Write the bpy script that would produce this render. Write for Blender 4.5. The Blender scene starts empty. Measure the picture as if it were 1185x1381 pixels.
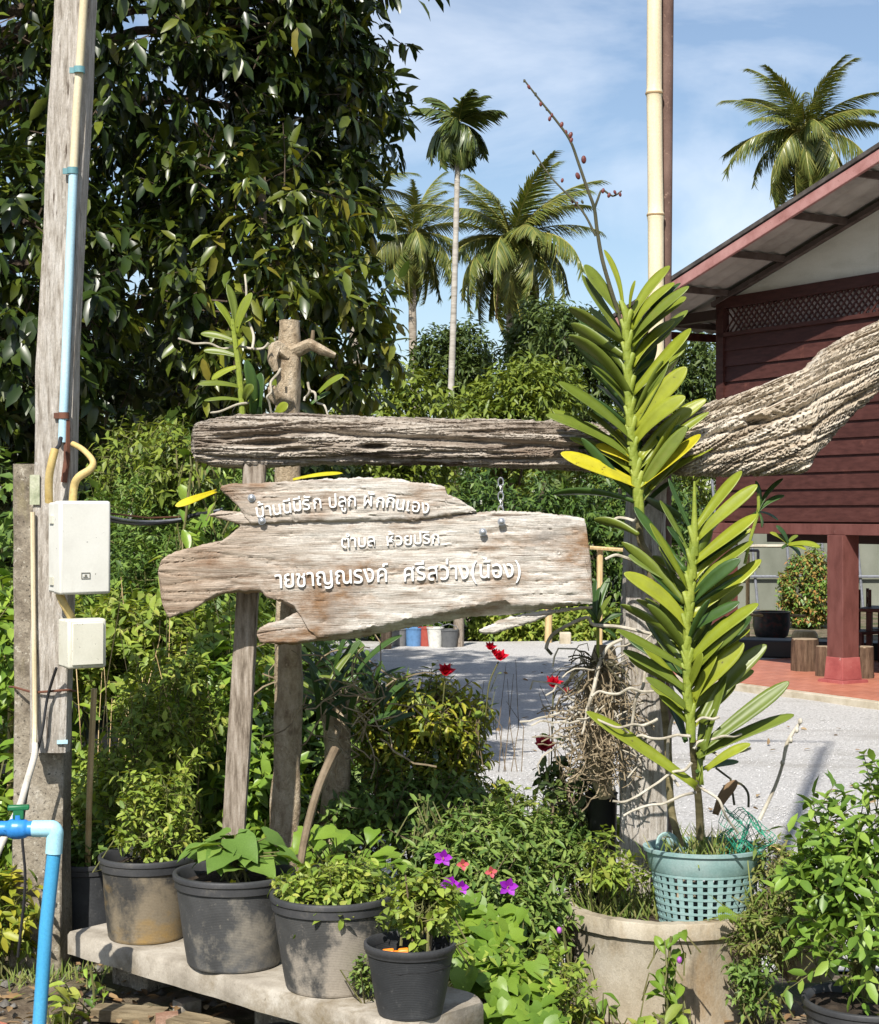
import bpy, bmesh, math, random
import numpy as np
from mathutils import Vector, Matrix, noise

random.seed(7)
rng = np.random.default_rng(7)
SC = bpy.context.scene
COL = SC.collection
R = math.radians

# ------------------------------------------------------------------ camera
F, CX, HY, CAMZ = 2300.0, 592.5, 690.0, 1.5
cam_d = bpy.data.cameras.new('camera')
cam_d.sensor_fit = 'HORIZONTAL'; cam_d.sensor_width = 36.0
cam_d.lens = 36.0 * F / 1185.0
cam_d.clip_start = 0.05; cam_d.clip_end = 3000
cam = bpy.data.objects.new('camera', cam_d); COL.objects.link(cam)
cam.location = (0, 0, CAMZ); cam.rotation_euler = (R(90), 0, 0)
SC.camera = cam

# ------------------------------------------------------------------ light
SUN_AZ, SUN_EL = 15.4, 45.0           # degrees: behind the camera to the left
w = bpy.data.worlds.new('World'); SC.world = w; w.use_nodes = True
wn, wl = w.node_tree.nodes, w.node_tree.links
for n in list(wn): wn.remove(n)
wo = wn.new('ShaderNodeOutputWorld'); bg = wn.new('ShaderNodeBackground')
sky = wn.new('ShaderNodeTexSky'); sky.sky_type = 'NISHITA'; sky.sun_disc = False
sky.sun_elevation = R(SUN_EL); sky.sun_rotation = R(180 + SUN_AZ)
sky.air_density = 1.0; sky.dust_density = .7; sky.ozone_density = 2.0
tc = wn.new('ShaderNodeTexCoord'); mp = wn.new('ShaderNodeMapping'); mp.inputs['Scale'].default_value = (1.6, 1.6, 3.8)
mp.inputs['Location'].default_value = (.35, .2, .1)
nz = wn.new('ShaderNodeTexNoise'); nz.inputs['Scale'].default_value = 3.0; nz.inputs['Detail'].default_value = 7; nz.inputs['Roughness'].default_value = .55
nz.inputs['Distortion'].default_value = .4
rp = wn.new('ShaderNodeValToRGB'); rp.color_ramp.elements[0].position = .46; rp.color_ramp.elements[1].position = .86
rp.color_ramp.elements[0].color = (.04, .04, .04, 1); rp.color_ramp.elements[1].color = (.7, .7, .7, 1)
mx = wn.new('ShaderNodeMix'); mx.data_type = 'RGBA'
mx.inputs[7].default_value = (9.5, 9.8, 10.3, 1)
wl.new(tc.outputs['Generated'], mp.inputs['Vector']); wl.new(mp.outputs['Vector'], nz.inputs['Vector'])
wl.new(nz.outputs['Fac'], rp.inputs['Fac']); wl.new(rp.outputs['Color'], mx.inputs[0])
wl.new(sky.outputs['Color'], mx.inputs[6]); wl.new(mx.outputs[2], bg.inputs['Color'])
bg.inputs['Strength'].default_value = 0.095
wl.new(bg.outputs['Background'], wo.inputs['Surface'])

sun_d = bpy.data.lights.new('sun', 'SUN'); sun_d.energy = 5.0; sun_d.angle = R(0.45); sun_d.color = (1.0, .945, .86)
sun = bpy.data.objects.new('sun', sun_d); COL.objects.link(sun)
ld = Vector((math.sin(R(SUN_AZ)) * math.cos(R(SUN_EL)), math.cos(R(SUN_AZ)) * math.cos(R(SUN_EL)), -math.sin(R(SUN_EL))))
sun.rotation_euler = ld.to_track_quat('-Z', 'Y').to_euler(); sun.location = (-5, -10, 12)
SC.view_settings.view_transform = 'Standard'; SC.view_settings.look = 'None'
SC.view_settings.exposure = 0.50; SC.view_settings.gamma = 1.0
SC.view_settings.use_curve_mapping = False
SC.cycles.max_bounces = 6; SC.cycles.transparent_max_bounces = 6
SC.cycles.diffuse_bounces = 3; SC.cycles.glossy_bounces = 2; SC.cycles.transmission_bounces = 3
SC.cycles.caustics_reflective = False; SC.cycles.caustics_refractive = False

# ------------------------------------------------------------------ helpers
def P(px, py, D):
    """point of the place that the photograph shows at (px, py), D metres away"""
    return Vector(((px - CX) / F * D, D, CAMZ + (HY - py) / F * D))

def px2m(D): return D / F

def smooth01(t):
    t = max(0.0, min(1.0, t)); return t * t * (3 - 2 * t)

def gz(x, y):
    """height of the ground: a verge that falls to the yard"""
    return (.15 - .12 * smooth01((x + .1) / .5)) * (1 - smooth01((y - 4.9) / 3.3)) - .6 * smooth01((y - 4.9) / 3.3)

def tag(o, label=None, cat=None, group=None, kind=None):
    if label: o['label'] = label
    if cat: o['category'] = cat
    if group: o['group'] = group
    if kind: o['kind'] = kind
    return o

def thing(name, label, cat, loc=(0, 0, 0), group=None, rz=0):
    o = bpy.data.objects.new(name, None); COL.objects.link(o)
    o.location = loc; o.rotation_euler = (0, 0, rz); o.empty_display_size = .1
    return tag(o, label, cat, group)

def wloc(o):
    v = Vector((0, 0, 0))
    while o is not None:
        v = v + Vector(o.location); o = o.parent
    return v

def link_mesh(name, me, mat, parent=None):
    o = bpy.data.objects.new(name, me); COL.objects.link(o)
    if mat is not None and len(me.materials) == 0: me.materials.append(mat)
    if parent is not None: o.parent = parent
    return o

def frames(path):
    pts = [Vector(p) for p in path]; n = len(pts); T = []
    for i in range(n):
        a = pts[max(0, i - 1)]; b = pts[min(n - 1, i + 1)]
        d = b - a
        T.append(d.normalized() if d.length > 1e-9 else Vector((0, 0, 1)))
    u = T[0].orthogonal().normalized(); out = []
    for i in range(n):
        u = u - T[i] * u.dot(T[i])
        if u.length < 1e-6: u = T[i].orthogonal()
        u = u.normalized(); out.append((pts[i], T[i], u, T[i].cross(u)))
    return out

class MB:
    def __init__(s): s.v = []; s.f = []; s.mi = []
    def add(s, vs, fs, m=0):
        o = len(s.v); s.v.extend([tuple(v) for v in vs]); s.f.extend([tuple(i + o for i in f) for f in fs]); s.mi.extend([m] * len(fs)); return s
    def box(s, c, size, rot=None, m=0):
        c = Vector(c); hx, hy, hz = size[0] / 2, size[1] / 2, size[2] / 2
        vs = [Vector((x, y, z)) for x in (-hx, hx) for y in (-hy, hy) for z in (-hz, hz)]
        if rot is not None: vs = [rot @ v for v in vs]
        vs = [v + c for v in vs]
        return s.add(vs, [(0, 1, 3, 2), (4, 6, 7, 5), (0, 4, 5, 1), (2, 3, 7, 6), (0, 2, 6, 4), (1, 5, 7, 3)], m)
    def tube(s, path, rad, sides=8, cap=True, m=0, flat=1.0):
        if not hasattr(rad, '__len__'): rad = [rad] * len(path)
        if sides >= 6 and 4 <= len(path) <= 12:            # round the bends
            q = [Vector(p) for p in path]; q2 = []; r2 = []
            for i in range(len(q) - 1):
                p0, p1, p2, p3 = q[max(0, i - 1)], q[i], q[i + 1], q[min(len(q) - 1, i + 2)]
                for k in range(4):
                    t = k / 4; q2.append(.5 * (2 * p1 + (p2 - p0) * t + (2 * p0 - 5 * p1 + 4 * p2 - p3) * t * t + (3 * p1 - p0 - 3 * p2 + p3) * t ** 3)); r2.append(rad[i] + (rad[i + 1] - rad[i]) * t)
            path = q2 + [q[-1]]; rad = r2 + [rad[-1]]
        fr = frames(path); vs = []; fs = []; n = len(fr)
        for i, (p, t, u, v) in enumerate(fr):
            for k in range(sides):
                a = 2 * math.pi * k / sides
                vs.append(p + u * (math.cos(a) * rad[i]) + v * (math.sin(a) * rad[i] * flat))
        for i in range(n - 1):
            for k in range(sides):
                a = i * sides + k; b = i * sides + (k + 1) % sides
                fs.append((a, b, b + sides, a + sides))
        if cap:
            fs.append(tuple(range(sides - 1, -1, -1))); fs.append(tuple((n - 1) * sides + k for k in range(sides)))
        return s.add(vs, fs, m)
    def lathe(s, prof, c, seg=32, m=0, closed=False, sx=1.0, sy=1.0, ax=None):
        c = Vector(c); vs = []; fs = []; n = len(prof)
        for (r, z) in prof:
            for k in range(seg):
                a = 2 * math.pi * k / seg; v = Vector((r * math.cos(a) * sx, r * math.sin(a) * sy, z))
                if ax is not None: v = ax @ v
                vs.append(c + v)
        for i in range(n - 1 + (1 if closed else 0)):
            j = (i + 1) % n
            for k in range(seg):
                k2 = (k + 1) % seg; fs.append((i * seg + k, i * seg + k2, j * seg + k2, j * seg + k))
        if not closed:
            if prof[0][0] > 1e-6: fs.append(tuple(range(seg - 1, -1, -1)))
            if prof[-1][0] > 1e-6: fs.append(tuple((n - 1) * seg + k for k in range(seg)))
        return s.add(vs, fs, m)
    def ball(s, c, r, seg=10, rings=6, m=0, rot=None):
        if not hasattr(r, '__len__'): r = (r, r, r)
        vs = []; fs = []; c = Vector(c)
        for i in range(rings + 1):
            th = math.pi * i / rings
            for k in range(seg):
                a = 2 * math.pi * k / seg
                v = Vector((r[0] * math.sin(th) * math.cos(a), r[1] * math.sin(th) * math.sin(a), -r[2] * math.cos(th)))
                if rot is not None: v = rot @ v
                vs.append(c + v)
        for i in range(rings):
            for k in range(seg):
                k2 = (k + 1) % seg; fs.append((i * seg + k, i * seg + k2, (i + 1) * seg + k2, (i + 1) * seg + k))
        return s.add(vs, fs, m)
    def prism(s, poly, y0, y1, m=0):
        """poly: list of (x, z), extruded along y"""
        n = len(poly)
        vs = [Vector((x, y0, z)) for x, z in poly] + [Vector((x, y1, z)) for x, z in poly]
        fs = [tuple(range(n)), tuple(range(2 * n - 1, n - 1, -1))]
        for i in range(n): fs.append((i, i + n, (i + 1) % n + n, (i + 1) % n))
        return s.add(vs, fs, m)
    def build(s, name, mat, parent=None, smooth=True, angle=38, bevel=None, kind=None, recalc=True):
        o0 = wloc(parent) if parent is not None else Vector((0, 0, 0))
        me = bpy.data.meshes.new(name)
        me.from_pydata([(v[0] - o0.x, v[1] - o0.y, v[2] - o0.z) for v in s.v], [], s.f)
        mats = mat if isinstance(mat, (list, tuple)) else [mat]
        for m in mats: me.materials.append(m)
        if len(mats) > 1: me.polygons.foreach_set('material_index', s.mi)
        if recalc:
            bm = bmesh.new(); bm.from_mesh(me); bmesh.ops.recalc_face_normals(bm, faces=bm.faces); bm.to_mesh(me); bm.free()
        if smooth:
            me.polygons.foreach_set('use_smooth', [True] * len(me.polygons)); me.set_sharp_from_angle(angle=R(angle))
        me.update()
        o = link_mesh(name, me, None, parent)
        if bevel:
            b = o.modifiers.new('bevel', 'BEVEL'); b.width = bevel; b.segments = 2; b.limit_method = 'ANGLE'; b.angle_limit = R(40)
        if kind: o['kind'] = kind
        return o

def rotz(a): return Matrix.Rotation(a, 3, 'Z')

def ip(tab, x):
    """piecewise linear table"""
    if x <= tab[0][0]: return tab[0][1]
    for (a, b), (c, d) in zip(tab, tab[1:]):
        if x <= c: return b + (d - b) * (x - a) / max(1e-9, c - a)
    return tab[-1][1]

def nn(x, y=0.0, z=0.0): return noise.noise((x, y, z))

# ------------------------------------------------------------------ leaves in bulk
TPL = {
 'ell': (np.array([(0,0,0),(.3,-.4,.07),(.3,0,0),(.3,.4,.07),(.68,-.36,.06),(.68,0,0),(.68,.36,.06),(1,0,0)], float),
         [(0,2,1),(0,3,2),(1,2,5,4),(2,3,6,5),(4,5,7),(5,6,7)]),
 'dia': (np.array([(0,0,0),(.45,-.42,.06),(1,0,0),(.45,.42,.06)], float), [(0,2,1),(0,3,2)]),
 'lance': (np.array([(0,0,0),(.35,-.5,.05),(.35,0,0),(.35,.5,.05),(1,0,0)], float), [(0,2,1),(0,3,2),(1,2,4),(2,3,4)]),
 'blade': (np.array([(0,-.4,0),(0,.4,0),(.35,-.5,0),(.35,.5,0),(.7,-.35,0),(.7,.35,0),(1,0,0)], float), [(0,1,3,2),(2,3,5,4),(4,5,6)]),
 'heart': (np.array([(0,0,0),(-.14,-.28,.05),(.1,-.5,.09),(.5,-.33,.05),(1,0,0),(.5,.33,.05),(.1,.5,.09),(-.14,.28,.05),(.12,0,0),(.5,0,-.01)], float),
          [(0,8,2,1),(8,9,3,2),(9,4,3),(0,7,6,8),(8,6,5,9),(9,5,4)]),
}

def grid_leaf(kind):
    """a blade of 8 by 4 cells with a real outline, cupped and wavy"""
    us = [0, .1, .22, .36, .5, .64, .78, .9, 1.0]
    if kind == 'heart': wd = [.30, .47, .50, .46, .38, .285, .19, .09, .0]; back = [-.16, -.08, 0, 0, 0, 0, 0, 0, 0]
    else: wd = [.02, .20, .35, .44, .47, .43, .32, .17, .0]; back = [0] * 9
    T = []; fs = []
    for i, (u, w_) in enumerate(zip(us, wd)):
        for c in (-1, -.55, 0, .55, 1):
            T.append((u + back[i] * abs(c) ** 1.5 * 1.0, c * w_, .10 * abs(c) ** 1.3 * (w_ * 2) + .022 * math.sin(u * 13 + c * 4) * abs(c)))
    for i in range(8):
        for j in range(4):
            a = i * 5 + j; fs.append((a, a + 5, a + 6, a + 1))
    return np.array(T, float), fs
TPL['heartx'] = grid_leaf('heart'); TPL['ellx'] = grid_leaf('ell')

def unit(a):
    return a / np.maximum(np.linalg.norm(a, axis=-1, keepdims=True), 1e-9)

def leaf_arrays(P0, Dr, Nr, L, W, tpl='ell', droop=.15):
    T, faces = TPL[tpl]; n = len(P0); k = len(T)
    Dr = unit(Dr); Nr = Nr - Dr * np.sum(Nr * Dr, axis=1, keepdims=True); Nr = unit(Nr); Sd = np.cross(Dr, Nr)
    L = np.broadcast_to(np.asarray(L, float), (n,)); W = np.broadcast_to(np.asarray(W, float), (n,)); dr = np.broadcast_to(np.asarray(droop, float), (n,))
    u = T[:, 0]; h = T[:, 2][None, :] - dr[:, None] * (u ** 2)[None, :]
    V = (P0[:, None, :] + Dr[:, None, :] * (u[None, :, None] * L[:, None, None]) + Sd[:, None, :] * (T[:, 1][None, :, None] * W[:, None, None])
         + Nr[:, None, :] * (h[:, :, None] * L[:, None, None]))
    return V.reshape(-1, 3), faces, k, n

def leaf_mesh(name, V, faces, k, n, rnd=None):
    fl = np.concatenate([np.array(f) for f in faces]); tot = np.array([len(f) for f in faces])
    loops = (fl[None, :] + (np.arange(n) * k)[:, None]).ravel().astype(np.int32)
    tots = np.tile(tot, n).astype(np.int32); starts = np.concatenate([[0], np.cumsum(tots)[:-1]]).astype(np.int32)
    me = bpy.data.meshes.new(name)
    me.vertices.add(len(V)); me.vertices.foreach_set('co', np.ascontiguousarray(V, dtype=np.float32).ravel())
    me.loops.add(len(loops)); me.loops.foreach_set('vertex_index', loops)
    me.polygons.add(len(tots)); me.polygons.foreach_set('loop_start', starts)
    me.update(calc_edges=True); me.validate()
    a = me.attributes.new('rnd', 'FLOAT', 'POINT')
    if rnd is None: rnd = rng.random(n)
    a.data.foreach_set('value', np.repeat(rnd, k).astype(np.float32))
    me.polygons.foreach_set('use_smooth', np.ones(len(tots), dtype=bool))
    return me

def build_leaves(name, mat, parent, P0, Dr, Nr, L, W, tpl='ell', droop=.15, rnd=None, kind=None):
    o0 = np.array(wloc(parent)) if parent is not None else np.zeros(3)
    V, f, k, n = leaf_arrays(P0 - o0, Dr, Nr, L, W, tpl, droop)
    o = link_mesh(name, leaf_mesh(name, V, f, k, n, rnd), mat, parent)
    if kind: o['kind'] = kind
    return o

def rand_dirs(n):
    return unit(rng.normal(size=(n, 3)))

def twig_cloud(lobes, n, k, tl, up=.35, out=.8, jit=.6, leafdroop=.3, spread=.9, shell=.45, zmin=None, splay=None):
    """twigs on the lobes (cx,cy,cz,rx,ry,rz,weight) of a bush; returns leaf bases, directions, normals and the twigs"""
    wts = np.array([l[6] for l in lobes], float); wts /= wts.sum()
    idx = rng.choice(len(lobes), size=n, p=wts)
    Lb = np.array([l[:6] for l in lobes], float)[idx]
    u = rand_dirs(n); r = shell + (1 - shell) * rng.random(n) ** .6
    ext = 1 + .16 * np.sin(u[:, 0] * 7 + idx) * np.cos(u[:, 2] * 6 + idx * 2) 
    p0 = Lb[:, :3] + Lb[:, 3:] * u * (r * ext)[:, None]
    if zmin is not None:
        p0[:, 2] = np.maximum(p0[:, 2], zmin + .02 * rng.random(n))
    d = unit(u * out + np.array([0, 0, up]) + rng.normal(size=(n, 3)) * jit)
    tlv = tl * (.6 + .8 * rng.random(n))
    base = np.repeat(p0, k, axis=0); dd = np.repeat(d, k, axis=0); tt = np.tile((np.arange(k) + .6) / k, n)
    B = base + dd * (np.repeat(tlv, k) * tt)[:, None]
    a1 = unit(np.cross(dd, np.array([.31, .22, .93]) + 0 * dd)); a2 = np.cross(dd, a1)
    ang = np.tile(np.arange(k) * 2.4, n) + np.repeat(rng.random(n) * 6.28, k)
    side = a1 * np.cos(ang)[:, None] + a2 * np.sin(ang)[:, None]
    ld_ = unit(dd * .55 + side * spread + np.array([0, 0, -leafdroop]) + rng.normal(size=B.shape) * .18)
    nr = np.array([0, 0, 1.0]) + dd * .5 + rng.normal(size=B.shape) * .38
    return B, ld_, nr, (p0, d, tlv)

def twig_tubes(mb, tw, r=.004, every=1, back=.6):
    p0, d, tl = tw
    for i in range(0, len(p0), every):
        a = p0[i] - d[i] * tl[i] * back; b = p0[i] + d[i] * tl[i]
        mb.tube([a, (a + b) / 2 + rng.normal(size=3) * tl[i] * .05, b], [r, r * .8, r * .4], 3, cap=False)
# ------------------------------------------------------------------ materials
def new_mat(name):
    m = bpy.data.materials.new(name); m.use_nodes = True
    nt = m.node_tree
    return m, nt.nodes, nt.links, nt.nodes['Principled BSDF']

def ramp(ns, cols, lo=.3, hi=.7):
    r = ns.new('ShaderNodeValToRGB'); e = r.color_ramp.elements
    while len(e) < len(cols): e.new(.5)
    for i, c in enumerate(cols):
        e[i].position = lo + (hi - lo) * i / max(1, len(cols) - 1); e[i].color = (c[0], c[1], c[2], 1)
    return r

def noise_node(ns, ls, vec, scale, detail=6, rough=.6, dist=0):
    n = ns.new('ShaderNodeTexNoise'); n.inputs['Scale'].default_value = scale; n.inputs['Detail'].default_value = detail
    n.inputs['Roughness'].default_value = rough; n.inputs['Distortion'].default_value = dist
    ls.new(vec, n.inputs['Vector']); return n

def mapping(ns, ls, stretch, coord='Object', rot=(0, 0, 0)):
    t = ns.new('ShaderNodeTexCoord'); m = ns.new('ShaderNodeMapping'); m.inputs['Scale'].default_value = stretch
    m.inputs['Rotation'].default_value = rot
    if any(rot):
        r0 = ns.new('ShaderNodeMapping'); r0.inputs['Rotation'].default_value = rot; m.inputs['Rotation'].default_value = (0, 0, 0)
        ls.new(t.outputs[coord], r0.inputs['Vector']); ls.new(r0.outputs['Vector'], m.inputs['Vector'])
    else: ls.new(t.outputs[coord], m.inputs['Vector'])
    return m.outputs['Vector']

def mixc(ns, ls, fac, a, b, mode='MIX'):
    m = ns.new('ShaderNodeMix'); m.data_type = 'RGBA'; m.blend_type = mode
    if hasattr(fac, 'is_linked') or hasattr(fac, 'links'): ls.new(fac, m.inputs[0])
    else: m.inputs[0].default_value = fac
    for i, c in ((6, a), (7, b)):
        if isinstance(c, tuple): m.inputs[i].default_value = (c[0], c[1], c[2], 1)
        else: ls.new(c, m.inputs[i])
    return m.outputs[2]

def surf(name, cols, scale=8, stretch=(1, 1, 1), lo=.3, hi=.7, rough=.8, bump=.3, bscale=None, bstretch=None, bdist=.01, spots=(), spec=.3, dist=0, objvar=0, detail=8, grit=.16, gscale=170, rot=(0, 0, 0)):
    m, ns, ls, bs = new_mat(name)
    v = mapping(ns, ls, stretch, rot=rot); n1 = noise_node(ns, ls, v, scale, detail, .62, dist)
    r = ramp(ns, cols, lo, hi); ls.new(n1.outputs['Fac'], r.inputs['Fac']); col = r.outputs['Color']
    for (sc, ss, lo2, hi2, c) in spots:
        v2 = mapping(ns, ls, ss, rot=rot); n2 = noise_node(ns, ls, v2, sc, 10, .68)
        r2 = ramp(ns, [(0, 0, 0), (1, 1, 1)], lo2, hi2); ls.new(n2.outputs['Fac'], r2.inputs['Fac'])
        col = mixc(ns, ls, r2.outputs['Color'], col, c)
    if grit:
        vg = mapping(ns, ls, (1, 1, 1)); ng = noise_node(ns, ls, vg, gscale, 5, .75)
        mg = ns.new('ShaderNodeMapRange'); mg.inputs[1].default_value = .28; mg.inputs[2].default_value = .72; mg.inputs[3].default_value = 1 - grit; mg.inputs[4].default_value = 1 + grit
        ls.new(ng.outputs['Fac'], mg.inputs[0]); hg = ns.new('ShaderNodeHueSaturation'); ls.new(mg.outputs[0], hg.inputs['Value']); ls.new(col, hg.inputs['Color']); col = hg.outputs['Color']
    if objvar:
        oi = ns.new('ShaderNodeObjectInfo'); mr = ns.new('ShaderNodeMapRange'); mr.inputs[3].default_value = 1 - objvar; mr.inputs[4].default_value = 1 + objvar
        ls.new(oi.outputs['Random'], mr.inputs[0])
        h = ns.new('ShaderNodeHueSaturation'); ls.new(mr.outputs[0], h.inputs['Value']); ls.new(col, h.inputs['Color']); col = h.outputs['Color']
    ls.new(col, bs.inputs['Base Color']); bs.inputs['Roughness'].default_value = rough; bs.inputs['Specular IOR Level'].default_value = spec
    if bump:
        vb = mapping(ns, ls, bstretch or stretch, rot=rot); nb = noise_node(ns, ls, vb, bscale or scale * 4, 8, .7)
        b = ns.new('ShaderNodeBump'); b.inputs['Strength'].default_value = bump; b.inputs['Distance'].default_value = bdist
        ls.new(nb.outputs['Fac'], b.inputs['Height']); ls.new(b.outputs['Normal'], bs.inputs['Normal'])
    return m

def leafmat(name, cols, trans=.22, rough=.42, spec=.4, tcol=None, grain=.35, speck=None):
    m, ns, ls, bs = new_mat(name)
    at = ns.new('ShaderNodeAttribute'); at.attribute_name = 'rnd'; oi = ns.new('ShaderNodeObjectInfo')
    ad = ns.new('ShaderNodeMath'); ad.operation = 'ADD'; ls.new(at.outputs['Fac'], ad.inputs[0]); ls.new(oi.outputs['Random'], ad.inputs[1])
    fr = ns.new('ShaderNodeMath'); fr.operation = 'FRACT'; ls.new(ad.outputs[0], fr.inputs[0])
    r = ramp(ns, cols, 0, 1); ls.new(fr.outputs[0], r.inputs['Fac'])
    v = mapping(ns, ls, (1, 1, 1)); n = noise_node(ns, ls, v, 30, 3)
    hs = ns.new('ShaderNodeHueSaturation'); mr = ns.new('ShaderNodeMapRange'); mr.inputs[3].default_value = 1 - grain; mr.inputs[4].default_value = 1 + grain
    ls.new(n.outputs['Fac'], mr.inputs[0]); ls.new(mr.outputs[0], hs.inputs['Value']); ls.new(r.outputs['Color'], hs.inputs['Color'])
    hcol = hs.outputs['Color']
    if speck:
        for (sc_, lo_, hi_, c_) in speck:
            nk = noise_node(ns, ls, mapping(ns, ls, (1, 1, 1)), sc_, 5, .6); rk = ramp(ns, [(0, 0, 0), (1, 1, 1)], lo_, hi_); ls.new(nk.outputs['Fac'], rk.inputs['Fac']); hcol = mixc(ns, ls, rk.outputs['Color'], hcol, c_)
    ls.new(hcol, bs.inputs['Base Color']); bs.inputs['Roughness'].default_value = rough; bs.inputs['Specular IOR Level'].default_value = spec
    tr = ns.new('ShaderNodeBsdfTranslucent')
    tm = mixc(ns, ls, 1.0, hs.outputs['Color'], tcol or (1.5, 1.35, .55), 'MULTIPLY'); ls.new(tm, tr.inputs['Color'])
    mix = ns.new('ShaderNodeMixShader'); mix.inputs[0].default_value = trans
    out = ns['Material Output']; ls.new(bs.outputs[0], mix.inputs[1]); ls.new(tr.outputs[0], mix.inputs[2]); ls.new(mix.outputs[0], out.inputs['Surface'])
    return m

def plain(name, col, rough=.5, spec=.5, metal=0, var=.12, scale=20, bump=.0, emis=None):
    c2 = tuple(max(0, c * (1 - var * 2)) for c in col); c3 = tuple(min(1, c * (1 + var)) for c in col)
    m = surf(name, [c2, col, c3], scale, rough=rough, spec=spec, bump=bump, lo=.25, hi=.75)
    m.node_tree.nodes['Principled BSDF'].inputs['Metallic'].default_value = metal
    return m

MT = {}
# timber: streaks along the grain (x for the sign and the beam, z for posts)
MT['drift'] = surf('driftwood', [(.10, .07, .05), (.30, .25, .20), (.44, .39, .33), (.56, .51, .45)], 3.2, (1, 8, 13), .30, .72, .85, .9, 7, (1.0, 9, 16), .012,
                   spots=[(1.7, (1, 1.5, 3), .55, .72, (.20, .125, .075)), (2.3, (1.2, 2, 4), .60, .75, (.50, .47, .43)), (5, (.8, 3, 26), .58, .64, (.08, .055, .04))], dist=.5, grit=.22)
MT['driftpale'] = surf('driftwood_pale', [(.16, .11, .07), (.42, .35, .26), (.60, .53, .43), (.70, .64, .55)], 3.0, (1, 8, 12), .28, .7, .85, .9, 7, (1.1, 9, 15), .012,
                       spots=[(2.0, (1, 2, 3), .56, .72, (.30, .19, .10)), (5, (1, 3, 26), .58, .65, (.12, .075, .045)), (9, (1, 3, 34), .62, .67, (.10, .065, .04))], dist=.4, rot=(0, R(25), 0), grit=.22)
MT['signwood'] = surf('sign_timber', [(.28, .225, .175), (.47, .425, .37), (.58, .545, .49), (.67, .64, .595)], 5.0, (1.3, 6, 16), .30, .68, .85, .9, 12, (1.3, 10, 24), .006,
                      spots=[(2.6, (1, 1, 2.4), .50, .64, (.26, .16, .09)), (3.4, (1, 1, 1.5), .57, .72, (.30, .27, .24)), (5, (.8, 3, 22), .60, .66, (.13, .085, .055)), (9, (.9, 3, 24), .63, .67, (.10, .07, .045)), (40, (1, 1, 1.4), .64, .70, (.64, .61, .57))], dist=.4)
def brown_end(m, x0, x1, colr):
    """unbleached brown timber towards one end of the board"""
    ns, ls = m.node_tree.nodes, m.node_tree.links; bs = ns['Principled BSDF']; src = bs.inputs['Base Color'].links[0].from_socket
    t = ns.new('ShaderNodeTexCoord'); sx = ns.new('ShaderNodeSeparateXYZ'); ls.new(t.outputs['Object'], sx.inputs[0])
    n = noise_node(ns, ls, mapping(ns, ls, (1, 2, 9)), 4, 6, .65); a = ns.new('ShaderNodeMath'); a.operation = 'MULTIPLY_ADD'; a.inputs[1].default_value = .55; ls.new(n.outputs['Fac'], a.inputs[0]); ls.new(sx.outputs['X'], a.inputs[2])
    mr = ns.new('ShaderNodeMapRange'); mr.inputs[1].default_value = x0; mr.inputs[2].default_value = x1; mr.inputs[3].default_value = .85; mr.inputs[4].default_value = 0; ls.new(a.outputs[0], mr.inputs[0])
    ls.new(mixc(ns, ls, mr.outputs[0], src, mixc(ns, ls, 1.0, src, colr, 'MULTIPLY')), bs.inputs['Base Color'])
brown_end(MT['signwood'], -.22, .20, (.58, .46, .36))
MT['signbrown'] = surf('sign_timber_brown', [(.16, .10, .065), (.36, .26, .18), (.52, .42, .33), (.62, .54, .45)], 3.0, (1.1, 6, 13), .28, .68, .85, .9, 8, (1.1, 8, 17), .008,
                       spots=[(2.8, (1, 1, 2.5), .55, .72, (.24, .13, .07))], dist=.5)
MT['postwood'] = surf('post_timber', [(.09, .068, .05), (.22, .18, .14), (.33, .28, .23), (.42, .37, .32)], 6.0, (16, 16, 2.0), .3, .72, .85, .8, 9, (16, 16, 1.4), .006,
                      spots=[(5, (1, 1, .6), .58, .7, (.11, .075, .055))])
MT['polewood'] = surf('pole_timber', [(.22, .19, .155), (.40, .36, .31), (.52, .48, .43), (.62, .585, .54)], 6.0, (18, 18, 2.0), .32, .68, .9, 1.0, 10, (26, 26, 2.4), .008,
                      spots=[(5, (1, 1, .5), .56, .70, (.20, .165, .13)), (9, (9, 9, .8), .60, .66, (.11, .085, .065)), (60, (1, 1, .6), .62, .70, (.62, .60, .56))])
MT['concrete'] = surf('old_concrete', [(.085, .07, .052), (.20, .17, .13), (.29, .255, .20), (.36, .33, .28)], 9, (1, 1, 1), .3, .7, .95, .8, 60, None, .006,
                      spots=[(3, (1, 1, .5), .54, .68, (.075, .065, .045)), (70, (1, 1, 1), .58, .66, (.46, .43, .36)), (90, (1, 1, 1), .58, .64, (.05, .043, .033)), (6, (1, 1, .4), .56, .68, (.24, .21, .12))], grit=.38, gscale=130)
MT['slabcon'] = surf('slab_concrete', [(.15, .13, .10), (.27, .24, .195), (.37, .335, .28), (.45, .42, .365)], 6, (1, 1, 1), .3, .7, .95, .5, 70, None, .004,
                     spots=[(4.5, (1, 1, 1), .50, .64, (.17, .135, .085)), (60, (1, 1, 1), .62, .70, (.17, .15, .115))])
MT['ringcon'] = surf('planter_concrete', [(.20, .16, .105), (.34, .295, .22), (.43, .385, .305), (.50, .465, .39)], 5, (1, 1, .7), .3, .7, .95, .5, 60, None, .005,
                     spots=[(2.6, (1, 1, .45), .52, .66, (.27, .185, .095)), (4.4, (1.6, 1.6, .4), .55, .66, (.13, .11, .08)), (60, (1, 1, 1), .64, .72, (.14, .12, .10))])
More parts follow.
